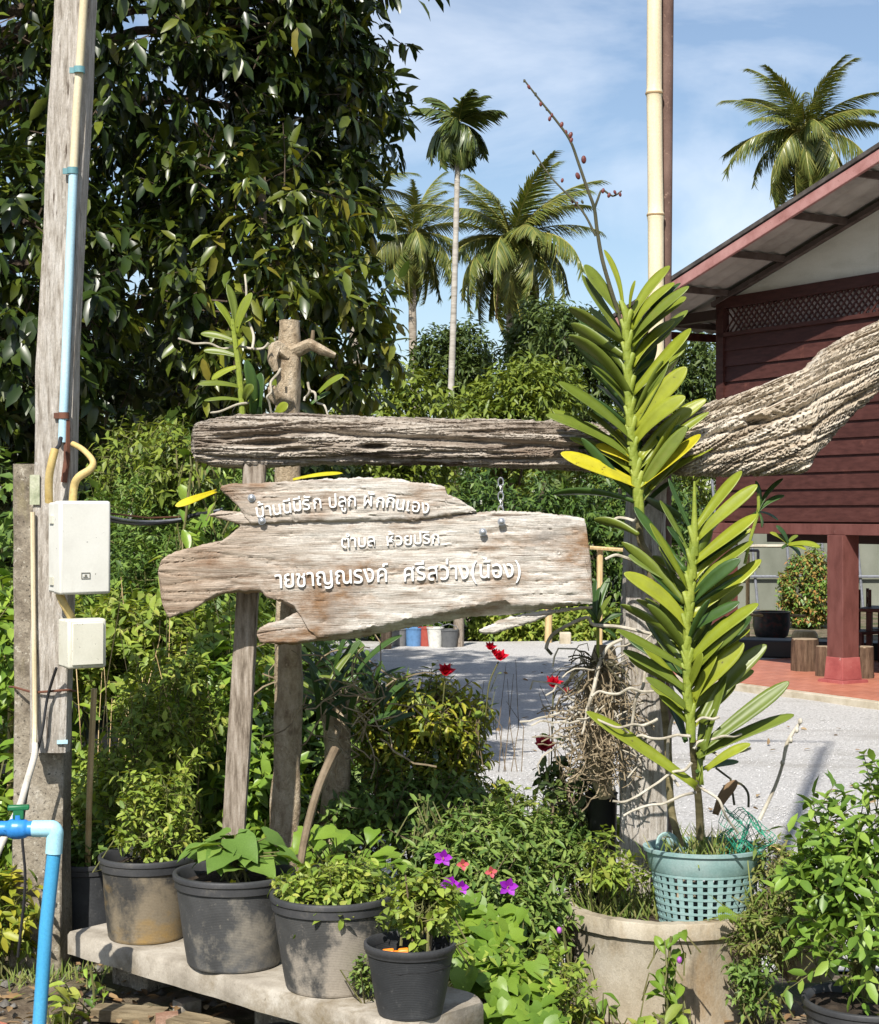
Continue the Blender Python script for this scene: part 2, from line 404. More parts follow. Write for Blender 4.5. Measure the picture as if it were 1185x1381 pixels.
MT['bark'] = surf('bark', [(.20, .14, .085), (.42, .325, .215), (.56, .455, .32), (.68, .58, .44)], 14, (2, 2, 1), .3, .7, .95, 1.0, 55, (1.6, 1.6, 1), .02,
                  spots=[(70, (1, 1, 1), .56, .66, (.55, .45, .32)), (8, (1, 1, .5), .58, .70, (.12, .075, .045))])
MT['barkdark'] = surf('bark_dark', [(.03, .022, .016), (.09, .065, .045), (.15, .115, .085)], 5, (3, 3, .7), .3, .7, .95, .9, 14, (3, 3, .8), .02)
MT['palmtrunk'] = surf('palm_trunk', [(.17, .14, .11), (.31, .27, .22), (.42, .38, .33)], 2, (1, 1, 6), .3, .7, .9, .4, 3, (1, 1, 8), .05)
MT['arecatrunk'] = surf('areca_trunk', [(.26, .235, .20), (.41, .38, .335), (.50, .475, .43)], 2, (1, 1, 5), .3, .7, .9, .3, 3, (1, 1, 8), .04)
MT['root'] = surf('orchid_root', [(.22, .19, .14), (.44, .40, .32), (.60, .56, .48)], 14, (1, 1, 1), .3, .7, .85, .2)
MT['dryroot'] = surf('dry_root', [(.10, .075, .045), (.26, .205, .13), (.38, .32, .22)], 25, (1, 1, 1), .3, .7, .95, .2)
MT['soil'] = surf('soil', [(.018, .013, .009), (.045, .033, .023), (.085, .064, .045)], 22, (1, 1, 1), .3, .7, .95, 1.0, 90, None, .01)
MT['ground'] = surf('verge_ground', [(.045, .032, .020), (.12, .088, .058), (.22, .175, .12), (.30, .25, .18)], 7, (1, 1, 1), .28, .72, .95, 1.0, 45, None, .02,
                    spots=[(1.6, (1, 1, 1), .48, .6, (.055, .075, .022)), (34, (1, 1, 1), .6, .68, (.33, .27, .19))])
MT['gravel'] = surf('gravel', [(.26, .255, .245), (.48, .47, .455), (.60, .59, .575), (.72, .71, .70)], 38, (1, 1, 1), .3, .7, .95, 1.0, 70, None, .02,
                    spots=[(.5, (1, 1, 1), .55, .72, (.44, .41, .36)), (1.3, (.35, 1, 1), .52, .66, (.42, .405, .38)), (9, (1, 1, 1), .6, .7, (.33, .32, .30))])
MT['pebble'] = surf('pebbles', [(.34, .335, .32), (.52, .51, .50), (.70, .69, .68)], 12, (1, 1, 1), .3, .7, .9, .2)
# house
MT['maroon'] = surf('maroon_board_paint', [(.040, .0145, .012), (.062, .0225, .0185), (.080, .031, .026)], 2.0, (3, 3, 14), .3, .7, .55, .25, 20, (3, 3, 30), .003, objvar=.14,
                    spots=[(3, (1, 1, 1), .62, .75, (.13, .050, .038))], spec=.2)
MT['maroonpost'] = surf('maroon_post_paint', [(.095, .033, .027), (.135, .050, .042), (.165, .066, .056)], 3, (3, 3, 1), .3, .7, .6, .25, 20, (6, 6, 1), .003,
                        spots=[(7, (1, 1, .6), .66, .74, (.26, .15, .13))])
MT['plinth'] = surf('plinth_paint', [(.22, .05, .048), (.30, .075, .07), (.36, .11, .10)], 5, rough=.7, bump=.2, spots=[(9, (1, 1, 1), .62, .70, (.50, .42, .38))])
MT['gable'] = surf('gable_board', [(.58, .555, .475), (.68, .655, .575), (.73, .705, .63)], 2.0, (1, 1, 3), .3, .7, .8, .1, spots=[(2, (1, 1, .4), .58, .72, (.55, .50, .42))])
MT['barge'] = surf('barge_paint', [(.30, .135, .12), (.40, .20, .185), (.46, .25, .23)], 5, (1, 1, 1), .3, .7, .65, .2, spots=[(40, (1, 1, 1), .6, .68, (.20, .07, .06))])
MT['roofsheet'] = surf('roof_sheet', [(.26, .245, .22), (.40, .38, .345), (.48, .46, .42)], 2.0, (1, 1, 1), .3, .7, .9, .2)
MT['roofdark'] = surf('roof_edge', [(.035, .03, .028), (.07, .06, .055), (.11, .10, .09)], 6, rough=.9)
MT['purlin'] = surf('purlin_paint', [(.06, .04, .035), (.10, .075, .065), (.14, .11, .10)], 6, rough=.8)
MT['terracotta'] = surf('terrace_tile', [(.34, .12, .075), (.43, .165, .105), (.50, .21, .14)], 6, rough=.5, bump=.1, objvar=.10)
MT['kerbcon'] = surf('kerb_concrete', [(.33, .28, .20), (.46, .41, .32), (.55, .50, .42)], 5, rough=.9, bump=.3)
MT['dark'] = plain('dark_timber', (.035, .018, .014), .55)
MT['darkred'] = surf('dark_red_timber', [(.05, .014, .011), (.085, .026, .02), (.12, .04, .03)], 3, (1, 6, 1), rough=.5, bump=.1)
MT['black'] = plain('black_plastic', (.012, .012, .013), .5, var=.2)
MT['stumpbark'] = surf('stump_bark', [(.045, .028, .018), (.12, .075, .048), (.20, .135, .09)], 5, (5, 5, .8), .3, .7, .95, 1.0, 12, (6, 6, .8), .02)
MT['stumptop'] = surf('stump_top', [(.20, .14, .09), (.32, .24, .16), (.40, .31, .22)], 14)
MT['shelter'] = surf('shelter_sheet', [(.12, .13, .10), (.17, .18, .145), (.22, .23, .19)], 1.2, (1, 1, .5), rough=.6, bump=.1)
MT['sheet'] = surf('white_sheet', [(.44, .46, .44), (.54, .56, .54), (.60, .62, .60)], 1.5, (1, 1, 1), rough=.6, bump=.1)
# near hardware
MT['boxwhite'] = surf('weathered_box_plastic', [(.58, .57, .52), (.67, .665, .61), (.71, .705, .66)], 5, rough=.5, bump=.03, grit=.04,
                      spots=[(60, (1, 1, 1), .66, .675, (.12, .10, .08)), (22, (1, 1, 1), .675, .69, (.15, .13, .10)), (5, (1.5, 1.5, .35), .60, .74, (.52, .49, .41)), (3, (1, 1, .4), .66, .85, (.50, .46, .36))], spec=.4)
MT['boxgrey'] = surf('weathered_small_box', [(.52, .505, .41), (.62, .605, .51), (.66, .65, .56)], 5, rough=.6, bump=.03, grit=.07,
                     spots=[(80, (1, 1, 1), .63, .66, (.14, .13, .095)), (11, (1, 1, 1), .66, .70, (.30, .27, .19))], spec=.4)
MT['conduit'] = surf('yellowed_conduit', [(.38, .27, .085), (.52, .39, .155), (.58, .47, .235)], 10, rough=.6, bump=.1, spots=[(12, (1, 1, 1), .6, .7, (.27, .16, .055))])
MT['conduitcream'] = surf('cream_conduit', [(.50, .42, .26), (.60, .52, .35), (.66, .58, .43)], 8, (3, 3, .6), rough=.6, bump=.05)
MT['bluepale'] = surf('faded_blue_conduit', [(.30, .50, .60), (.40, .60, .70), (.50, .67, .75)], 6, (3, 3, .5), rough=.55, bump=.05)
MT['clamp'] = plain('blue_clamp', (.11, .25, .28), .5, var=.2)
MT['bluepvc'] = surf('blue_pvc', [(.045, .27, .50), (.06, .325, .575), (.10, .38, .62)], 3, (4, 4, .6), rough=.35, bump=.03, spots=[(40, (1, 1, 1), .68, .72, (.15, .33, .45))], spec=.5)
MT['bluelight'] = plain('light_blue_pvc', (.36, .66, .78), .4, var=.06)
MT['bluevalve'] = plain('blue_valve', (.03, .22, .60), .35, var=.1)
MT['greenhandle'] = plain('green_handle', (.012, .14, .055), .4, var=.2)
MT['hose'] = surf('grey_hose', [(.42, .39, .33), (.56, .52, .45), (.64, .60, .53)], 14, rough=.6, bump=.1)
MT['cable'] = plain('black_cable', (.02, .02, .023), .45, var=.2)
MT['cablegrey'] = plain('grey_cable', (.20, .21, .24), .4, var=.2)
MT['cablebrown'] = plain('rusty_wire', (.13, .05, .028), .8, var=.3)
MT['steel'] = surf('rusty_steel', [(.075, .042, .034), (.14, .085, .068), (.20, .13, .105)], 8, (1, 1, .6), .3, .7, .8, .4, 120, None, .002, spots=[(60, (1, 1, 1), .6, .66, (.26, .17, .13))])
MT['bamboo'] = surf('dry_bamboo', [(.58, .48, .30), (.68, .58, .39), (.74, .65, .47)], 3, (6, 6, .5), .3, .7, .45, .05, spots=[(5, (2, 2, .5), .64, .78, (.46, .32, .15))], spec=.4)
MT['bamboojoint'] = plain('bamboo_joint', (.30, .20, .095), .6, var=.2)
MT['stake'] = surf('bamboo_stake', [(.40, .27, .12), (.55, .40, .205), (.62, .48, .28)], 6, (5, 5, .6), rough=.6, bump=.1)
MT['chain'] = plain('galvanised_chain', (.55, .55, .55), .35, metal=.9, var=.15)
MT['bolt'] = plain('galvanised_bolt', (.42, .44, .47), .4, metal=.7, var=.15)
MT['letter'] = plain('white_letter', (.80, .80, .78), .45, var=.03)
def potmat(name, base, dust, lo, hi, dust2=None):
    sp = [(5, (1, 1, .8), lo, hi, dust), (60, (1, 1, 1), .60, .70, tuple(d * .8 for d in dust))]
    if dust2: sp.insert(1, (4, (1, 1, 1.6), .50, .66, dust2))
    m = surf(name, [tuple(b * .7 for b in base), base, tuple(b * 1.3 for b in base)], 8, (1, 1, 1), .3, .7, .6, 0, spots=sp, spec=.4)
    ns, ls = m.node_tree.nodes, m.node_tree.links
    v = mapping(ns, ls, (1, 1, 1)); wv = ns.new('ShaderNodeTexWave'); wv.bands_direction = 'Z'; wv.inputs['Scale'].default_value = 75; wv.inputs['Distortion'].default_value = .15
    ls.new(v, wv.inputs['Vector']); b = ns.new('ShaderNodeBump'); b.inputs['Strength'].default_value = .22; b.inputs['Distance'].default_value = .001
    ls.new(wv.outputs['Fac'], b.inputs['Height']); ls.new(b.outputs['Normal'], ns['Principled BSDF'].inputs['Normal'])
    return m
MT['pot1'] = potmat('dusty_pot_ochre', (.045, .044, .042), (.20, .165, .115), .44, .56, (.27, .175, .06))
MT['pot2'] = potmat('dusty_pot_grey', (.060, .061, .062), (.23, .21, .175), .50, .60, (.085, .088, .092))
MT['pot3'] = potmat('dusty_pot_pale', (.060, .060, .059), (.30, .265, .22), .47, .56)
MT['pot4'] = potmat('clean_black_pot', (.034, .036, .039), (.10, .10, .10), .60, .78)
MT['potrim'] = surf('pot_rim', [(.026, .027, .029), (.042, .043, .046), (.06, .06, .062)], 9, rough=.5, bump=.05, spec=.45, spots=[(9, (1, 1, 1), .62, .76, (.13, .12, .10))])
MT['orange'] = plain('orange_plastic', (.80, .22, .012), .4, var=.08)
MT['teal'] = surf('teal_basket', [(.17, .29, .28), (.25, .39, .38), (.34, .45, .44)], 9, rough=.5, bump=.06, spots=[(6, (1, 1, 1), .6, .75, (.22, .27, .22))], spec=.4)
MT['net'] = plain('green_net', (.03, .28, .17), .5, var=.15)
MT['greypot'] = surf('mossy_clay_pot', [(.20, .165, .10), (.34, .29, .20), (.42, .37, .28)], 9, rough=.95, bump=.5, spots=[(5, (1, 1, 1), .5, .66, (.13, .125, .055))])
MT['brick'] = surf('old_brick', [(.20, .10, .06), (.32, .19, .13), (.40, .28, .21)], 12, rough=.95, bump=.6)
MT['rock'] = surf('dark_stone', [(.06, .055, .05), (.14, .13, .115), (.24, .225, .20)], 9, rough=.95, bump=.8, bscale=40)
MT['plank'] = surf('old_plank', [(.08, .057, .03), (.21, .165, .10), (.32, .26, .165)], 4, (2, 12, 12), .3, .7, .9, .6, 8, (2, 16, 16), .005)
MT['dryleaf'] = leafmat('dry_leaf', [(.30, .20, .10), (.22, .13, .06), (.36, .27, .16), (.16, .095, .05)], .1, .8, .2)
# leaves
MT['tree'] = leafmat('tree_leaf', [(0.015, 0.027, 0.005), (0.022, 0.042, 0.007), (0.032, 0.056, 0.008), (0.047, 0.072, 0.009), (0.073, 0.092, 0.009), (0.025, 0.046, 0.007), (0.017, 0.034, 0.006)], .10, .36, .5)
MT['treeyoung'] = leafmat('tree_leaf_young', [(0.079, 0.114, 0.015), (0.125, 0.162, 0.019), (0.172, 0.186, 0.022), (0.059, 0.096, 0.015), (0.224, 0.192, 0.027)], .2, .34, .5)
MT['weed'] = leafmat('weed_leaf', [(0.161, 0.243, 0.037), (0.227, 0.316, 0.047), (0.312, 0.382, 0.059), (0.113, 0.184, 0.032), (0.378, 0.398, 0.080)], .25, .5, .35)
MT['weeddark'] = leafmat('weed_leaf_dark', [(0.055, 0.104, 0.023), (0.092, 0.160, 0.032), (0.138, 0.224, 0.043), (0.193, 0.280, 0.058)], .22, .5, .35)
MT['vine'] = leafmat('vine_leaf', [(0.098, 0.186, 0.026), (0.164, 0.283, 0.037), (0.262, 0.372, 0.047), (0.074, 0.141, 0.024)], .22, .38, .5)
MT['yellowbush'] = leafmat('yellow_green_leaf', [(0.197, 0.242, 0.028), (0.295, 0.329, 0.033), (0.394, 0.367, 0.038), (0.139, 0.195, 0.026), (0.098, 0.156, 0.023)], .25, .45, .4)
MT['melast'] = leafmat('melastoma_leaf', [(0.077, 0.139, 0.031), (0.119, 0.202, 0.039), (0.179, 0.256, 0.056), (0.239, 0.310, 0.077), (0.060, 0.109, 0.025)], .18, .5, .35)
MT['potato'] = leafmat('sweet_potato_leaf', [(0.111, 0.207, 0.025), (0.157, 0.262, 0.030), (0.202, 0.308, 0.037), (0.132, 0.230, 0.026)], .3, .42, .4)
MT['okra'] = leafmat('pot_plant_leaf', [(0.110, 0.200, 0.036), (0.147, 0.250, 0.045), (0.184, 0.285, 0.054)], .28, .5, .35)
MT['lime'] = leafmat('lime_leaf', [(0.085, 0.161, 0.025), (0.131, 0.231, 0.033), (0.185, 0.294, 0.043), (0.246, 0.350, 0.057)], .2, .42, .42)
MT['limefruit'] = plain('lime_fruit', (.12, .20, .03), .4, var=.15)
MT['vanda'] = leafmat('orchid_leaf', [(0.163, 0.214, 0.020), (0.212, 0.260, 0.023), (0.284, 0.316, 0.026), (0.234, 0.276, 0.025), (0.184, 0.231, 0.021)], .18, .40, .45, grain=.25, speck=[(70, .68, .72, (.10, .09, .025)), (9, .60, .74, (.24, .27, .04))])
MT['vandashade'] = leafmat('orchid_leaf_shaded', [(.12, .165, .022), (.155, .20, .026), (.105, .15, .022), (.14, .18, .025)], .15, .40, .45, grain=.25, speck=[(70, .67, .71, (.08, .07, .025)), (9, .60, .74, (.19, .20, .04))])  # olive copy of the orchid leaf, shade put into its colour
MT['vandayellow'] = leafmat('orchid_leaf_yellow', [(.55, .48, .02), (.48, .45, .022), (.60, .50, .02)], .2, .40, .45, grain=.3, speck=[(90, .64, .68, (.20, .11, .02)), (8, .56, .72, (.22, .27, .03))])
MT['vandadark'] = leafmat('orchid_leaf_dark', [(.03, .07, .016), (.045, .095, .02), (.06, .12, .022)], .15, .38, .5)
MT['vandastem'] = surf('orchid_stem', [(.14, .19, .028), (.21, .26, .036), (.27, .31, .05)], 8, (1, 1, 3), rough=.5, bump=.2)
MT['oldstem'] = surf('orchid_old_stem', [(.085, .07, .035), (.19, .16, .08), (.28, .24, .14)], 10, (1, 1, 3), rough=.8, bump=.5)
MT['spike'] = surf('flower_spike', [(.035, .04, .022), (.07, .065, .035), (.11, .10, .06)], 10, rough=.6)
MT['bud'] = plain('bud', (.13, .030, .025), .5, var=.3)
MT['hedge'] = leafmat('hedge_leaf', [(0.036, 0.075, 0.016), (0.057, 0.111, 0.021), (0.086, 0.150, 0.026), (0.129, 0.195, 0.035)], .15, .45, .4)
MT['longan'] = leafmat('fruit_tree_leaf', [(0.106, 0.155, 0.022), (0.156, 0.209, 0.027), (0.206, 0.250, 0.034), (0.071, 0.115, 0.019)], .2, .45, .4)
MT['fardark'] = leafmat('far_tree_leaf', [(0.046, 0.076, 0.021), (0.070, 0.108, 0.025), (0.100, 0.138, 0.031), (0.037, 0.061, 0.018)], .15, .5, .3)
MT['redtip'] = leafmat('red_tip_leaf', [(0.088, 0.186, 0.035), (0.137, 0.254, 0.047), (0.195, 0.302, 0.055), (0.429, 0.195, 0.069), (0.108, 0.215, 0.039)], .18, .4, .4)
MT['frond'] = leafmat('palm_leaflet', [(0.068, 0.105, 0.025), (0.112, 0.150, 0.034), (0.162, 0.187, 0.043), (0.212, 0.213, 0.049), (0.087, 0.124, 0.029)], .22, .36, .5, grain=.1)
MT['arecaleaf'] = leafmat('areca_leaflet', [(0.053, 0.088, 0.023), (0.080, 0.118, 0.029), (0.132, 0.159, 0.038), (0.066, 0.100, 0.026)], .2, .36, .5, grain=.1)
MT['rachis'] = plain('palm_rachis', (.30, .28, .07), .5, var=.2)
MT['deadfrond'] = leafmat('dead_frond', [(.20, .145, .08), (.26, .20, .12), (.15, .10, .055)], .1, .7, .2)
MT['coconut'] = plain('coconut', (.34, .28, .07), .5, var=.25)
MT['stem'] = surf('plant_stem', [(.06, .075, .022), (.12, .12, .04), (.18, .15, .07)], 10, rough=.7)
MT['woodystem'] = surf('woody_stem', [(.07, .05, .03), (.16, .12, .075), (.24, .19, .13)], 10, rough=.85)
MT['rose'] = leafmat('rose_petal', [(0.454, 0.004, 0.019), (0.594, 0.009, 0.032), (0.367, 0.004, 0.015)], .2, .5, .3, tcol=(1.4, .9, .9))
MT['rosefade'] = leafmat('faded_rose_petal', [(0.427, 0.027, 0.050), (0.562, 0.041, 0.068), (0.338, 0.022, 0.041)], .15, .6, .2, tcol=(1.3, .9, .9))
MT['purple'] = leafmat('purple_petal', [(0.294, 0.014, 0.420), (0.378, 0.021, 0.518), (0.238, 0.011, 0.364)], .25, .5, .3, tcol=(1.2, .9, 1.2))
MT['pink'] = leafmat('pink_bud', [(.52, .10, .11), (.45, .07, .09)], .2, .5, .3, tcol=(1.2, 1, 1))
MT['violet'] = plain('violet_floret', (.36, .10, .42), .6, var=.2)
MT['grass'] = leafmat('grass_blade', [(.10, .155, .03), (.15, .21, .042), (.21, .24, .06), (.26, .24, .10)], .25, .5, .3)
MT['fern'] = leafmat('fern', [(.20, .31, .05), (.25, .36, .06)], .3, .5, .3)
MT['film'] = plain('black_mulch_film', (.014, .014, .016), .35, var=.2)
# ------------------------------------------------------------------ ground
def sheet(name, xs, ys, zf, mat):
    vs = [(x, y, zf(x, y)) for y in ys for x in xs]; nx = len(xs)
    fs = [(j * nx + i, j * nx + i + 1, (j + 1) * nx + i + 1, (j + 1) * nx + i) for j in range(len(ys) - 1) for i in range(nx - 1)]
    mb = MB(); mb.add(vs, fs); return mb.build(name, mat, recalc=False)
xs = [-600, -200, -80, -40, -20, -12, -8, -6] + list(np.linspace(-5, 5, 101)) + [6, 8, 12, 20, 40, 80, 200, 600]
ys = [-600, -100, -20, -5, 0, 1, 2, 3] + list(np.linspace(3.3, 9.5, 75)) + [10, 11, 12, 15, 20, 30, 50, 100, 200, 800]
gr = sheet('ground', xs, ys, lambda x, y: gz(x, y) + (.022 * nn(x * 3, y * 3) + .011 * nn(x * 9, y * 9, 3) if y < 9 else -.01), MT['ground'])
tag(gr, 'brown soil verge with dry litter falling to the yard', kind='structure')
def yl(y): return ip([(7.2, .2), (8.5, -.15), (12, -.7), (17, -1.6), (27.6, -5.5)], y)
ys2 = list(np.linspace(7.3, 27.5, 70)); gv = []; gf = []; NX = 40
for y in ys2:
    for i in range(NX + 1):
        x0 = yl(y) + .18 * nn(y * 1.4, 5); x = x0 + (13 - x0) * i / NX
        if i == NX: x = 16
        gv.append((x, y + (.35 * nn(x * .8, 9) if y > 27.4 else 0), gz(x, y) + .018 + .012 * nn(x * 1.3, y * 1.3)))
for j in range(len(ys2) - 1):
    for i in range(NX):
        a = j * (NX + 1) + i; gf.append((a, a + 1, a + NX + 2, a + NX + 1))
mb = MB(); mb.add(gv, gf); gy = mb.build('gravel_yard', MT['gravel'], recalc=False)
tag(gy, 'pale grey gravel yard in front of the house', kind='structure')
# loose stones on the near gravel
n = 34000
yy = 7.6 + (17 - 7.6) * rng.random(n) ** 1.6; xx = np.array([yl(y) for y in yy]) + (5.2 - np.array([yl(y) for y in yy])) * rng.random(n)
zz = np.array([gz(a, b) for a, b in zip(xx, yy)]) + .02
sz = .0045 + .006 * rng.random(n) ** 2
oct_v = np.array([(1, 0, 0), (0, 1, 0), (-1, 0, 0), (0, -1, 0), (0, 0, .7), (0, 0, -.5)], float)
vv = (oct_v[None] * (1 + .5 * (rng.random((n, 6, 3)) - .5)) * sz[:, None, None] + np.stack([xx, yy, zz], 1)[:, None, :]).reshape(-1, 3)
me = leaf_mesh('gravel_stones', vv, [(0, 1, 4), (1, 2, 4), (2, 3, 4), (3, 0, 4), (1, 0, 5), (0, 3, 5)], 6, n)
o = link_mesh('gravel_stones', me, MT['pebble']); tag(o, 'loose pale stones scattered over the gravel yard', kind='stuff', cat='gravel')

# ------------------------------------------------------------------ house
WD = Vector((.513, -.858, 0)); NB = Vector((.858, .513, 0))      # along the gable wall towards the camera; into the house
HC = Vector((3.56, 21.9, 0))                                     # far corner of the gable wall
ang = math.atan2(WD.y, WD.x)
HM = Matrix(((WD.x, NB.x, 0), (WD.y, NB.y, 0), (0, 0, 1)))
def H(s, d, z): return HC + WD * s + NB * d + Vector((0, 0, z))
house = thing('house', 'dark red timber house raised on posts with a low gable roof', 'house', H(4, 3, -.5))
wz0, wz1 = CAMZ - .27, CAMZ + 2.26
W_LEN = 8.0
def hbox(mb, s0, s1, d0, d1, z0, z1, m=0):
    return mb.box(H((s0 + s1) / 2, (d0 + d1) / 2, (z0 + z1) / 2), (s1 - s0, d1 - d0, z1 - z0), HM, m)
wall = MB(); hbox(wall, .02, W_LEN - .02, .06, .14, wz0 + .02, wz1); hbox(wall, -.02, .12, .0, .12, wz0 - .02, wz1 + .5)
hbox(wall, .0, .12, .12, 7, wz0, wz1 + .6)
hbox(wall, W_LEN - .12, W_LEN, .12, 7, wz0, wz1 + .6); hbox(wall, 0, W_LEN, 6.9, 7, wz0, wz1 + .6)
wall = wall.build('wall', MT['maroon'], house, smooth=False)
nb_ = 12; ph = (wz1 - wz0 - .16) / nb_
for i in range(nb_):                       # lapped boards
    z0 = wz0 + .16 + i * ph; b = MB()
    prof = [(.022, z0 - .012), (.050, z0 + ph), (.062, z0 + ph), (.062, z0 - .012)]
    a = [H(.1, .06 - d, z) for d, z in [(.040, z0 - .006), (.012, z0 + ph), (0, z0 + ph), (0, z0 - .006)]]
    c = [H(W_LEN, .06 - d, z) for d, z in [(.040, z0 - .006), (.012, z0 + ph), (0, z0 + ph), (0, z0 - .006)]]
    b.add(a + c, [(0, 1, 2, 3), (7, 6, 5, 4), (0, 4, 5, 1), (1, 5, 6, 2), (2, 6, 7, 3), (3, 7, 4, 0)])
    b.build('board', MT['maroon'], wall, smooth=False)
b = MB(); hbox(b, -.05, W_LEN, -.03, .12, wz0 - .0, wz0 + .13); b.build('sill_beam', MT['maroonpost'], house, smooth=False, bevel=.006)
b = MB(); hbox(b, .0, W_LEN, -.0, .11, wz1 + .34, wz1 + .48); b.build('top_rail', MT['maroon'], house, smooth=False, bevel=.005)
b = MB(); hbox(b, .0, W_LEN, .0, .08, wz1 - .02, wz1 + .03); b.build('lattice_rail', MT['maroon'], house, smooth=False)
# lattice
lat = MB(); hbox(lat, .1, W_LEN, .10, .12, wz1, wz1 + .36); lat = lat.build('lattice_panel', plain('lattice_lit_interior', (.75, .64, .60), .8, var=.05), house, smooth=False)  # pale backing board stands in for interior light behind the slats
lh = .31; step = .098
sl = MB(); sl.box((0, 0, 0), (.022, .012, lh * 1.414 + .02)); slm = None
for k in range(int(5.2 / step)):
    for sgn, dd in ((1, .03), (-1, .044)):
        c = H(.28 + k * step, dd, wz1 + .03 + lh / 2)
        if slm is None:
            s0 = sl.build('slat', MT['maroon'], lat, smooth=False); slm = s0.data
            # mesh was shifted by the parent's origin; bring it back to its own centre
            off = wloc(lat); slm.transform(Matrix.Translation(off))
        else:
            s0 = link_mesh('slat', slm, None, lat)
        s0.location = c - wloc(lat)
        s0.rotation_euler = (HM @ Matrix.Rotation(sgn * R(45), 3, 'Y')).to_euler()
# gable panel
RS = .288; zr0 = CAMZ + 2.77
def roofz(s): return zr0 + RS * min(s, W_LEN - s)
g = MB(); top = [(0, roofz(0) - .04), (W_LEN / 2, roofz(W_LEN / 2) - .04), (W_LEN, roofz(0) - .04)]
pts = [(0.05, wz1 + .46)] + [(W_LEN - .05, wz1 + .46), (W_LEN - .05, top[2][1]), (W_LEN / 2, top[1][1]), (.05, top[0][1])]
vs = [H(s, .05, z) for s, z in pts] + [H(s, .09, z) for s, z in pts]
g.add(vs, [(0, 1, 2, 3, 4), (9, 8, 7, 6, 5)] + [(i, i + 5, (i + 1) % 5 + 5, (i + 1) % 5) for i in range(5)])
g.build('gable_panel', MT['gable'], house, smooth=False)
b = MB()
for (sa, sb) in ((-.1, W_LEN / 2), (W_LEN + .1, W_LEN / 2)):
    a_, b_ = H(sa, .02, roofz(sa) - .075 if sa > 0 else zr0 + RS * sa - .075), H(sb, .02, roofz(sb) - .075)
    if sa > W_LEN: a_ = H(sa, .02, zr0 - RS * .1 - .075)
    b.tube([a_, b_], .045, 4)
b.build('gable_rafter', MT['purlin'], house, smooth=False)
# roof: corrugated sheets on both slopes
OV, EV, RL = .92, 1.2, 8.2
def slope(sgn):
    m = MB(); vs = []; fs = []; nd = 150; ns_ = 14
    for i in range(ns_ + 1):
        s = -EV + (W_LEN / 2 + EV) * i / ns_
        for j in range(nd + 1):
            d = -OV + (RL + OV) * j / nd
            zc = zr0 + RS * s + .030 + .016 * math.sin(d * 2 * math.pi / .24) + .006 * (i % 4 == 0)
            ss = s if sgn > 0 else W_LEN - s
            vs.append(H(ss, d, zc))
    for i in range(ns_):
        for j in range(nd):
            a = i * (nd + 1) + j; fs.append((a, a + 1, a + nd + 2, a + nd + 1))
    m.add(vs, fs); o = m.build('roof_sheet', MT['roofsheet'], roof, recalc=False)
    so = o.modifiers.new('solid', 'SOLIDIFY'); so.thickness = .012; so.offset = 1
    return o
roof = MB()
for sgn in (1, -1):
    q = [(-EV, -.1), (W_LEN / 2, -.1)]
    A = (H(-EV if sgn > 0 else W_LEN + EV, -OV - .01, zr0 - RS * EV + .055), H(W_LEN / 2, -OV - .01, zr0 + RS * W_LEN / 2 + .055))
    d_ = (A[1] - A[0]).normalized()
    roof.tube([A[0], A[1]], .036, 4)
roof = roof.build('roof', MT['roofdark'], house, smooth=False)
slope(1); slope(-1)
for sgn in (1, -1):
    b = MB(); e0 = H(-EV if sgn > 0 else W_LEN + EV, -OV - .02, zr0 - RS * EV - .115); e1 = H(W_LEN / 2, -OV - .02, zr0 + RS * W_LEN / 2 - .115)
    up = Vector((0, 0, .245)); nb2 = NB * .045
    b.add([e0, e1, e1 + up * .55, e0 + up * .55, e0 + nb2, e1 + nb2, e1 + up * .55 + nb2, e0 + up * .55 + nb2],
          [(0, 1, 2, 3), (7, 6, 5, 4), (0, 4, 5, 1), (1, 5, 6, 2), (2, 6, 7, 3), (3, 7, 4, 0)])
    b.build('barge_board', MT['barge'], roof, smooth=False, bevel=.008)
    for k in range(5):
        s = -EV + .35 + k * 1.05; ss = s if sgn > 0 else W_LEN - s
        p = MB(); zc = zr0 + RS * s - .03
        p.box(H(ss, (-OV + 6) / 2, zc - .01), (.055, OV + 6, .075), HM); p.build('purlin', MT['purlin'], roof, smooth=False)
b = MB(); hbox(b, -EV + .02, -EV + .06, -OV, 7.5, zr0 - RS * EV - .1, zr0 - RS * EV + .005); b.build('fascia', MT['darkred'], roof, smooth=False)
for d0 in (-.02, 2.9):
    b = MB(); hbox(b, -.95, .0, d0, d0 + .1, zr0 - .30, zr0 - .17); b.build('eave_beam', MT['dark'], roof, smooth=False)
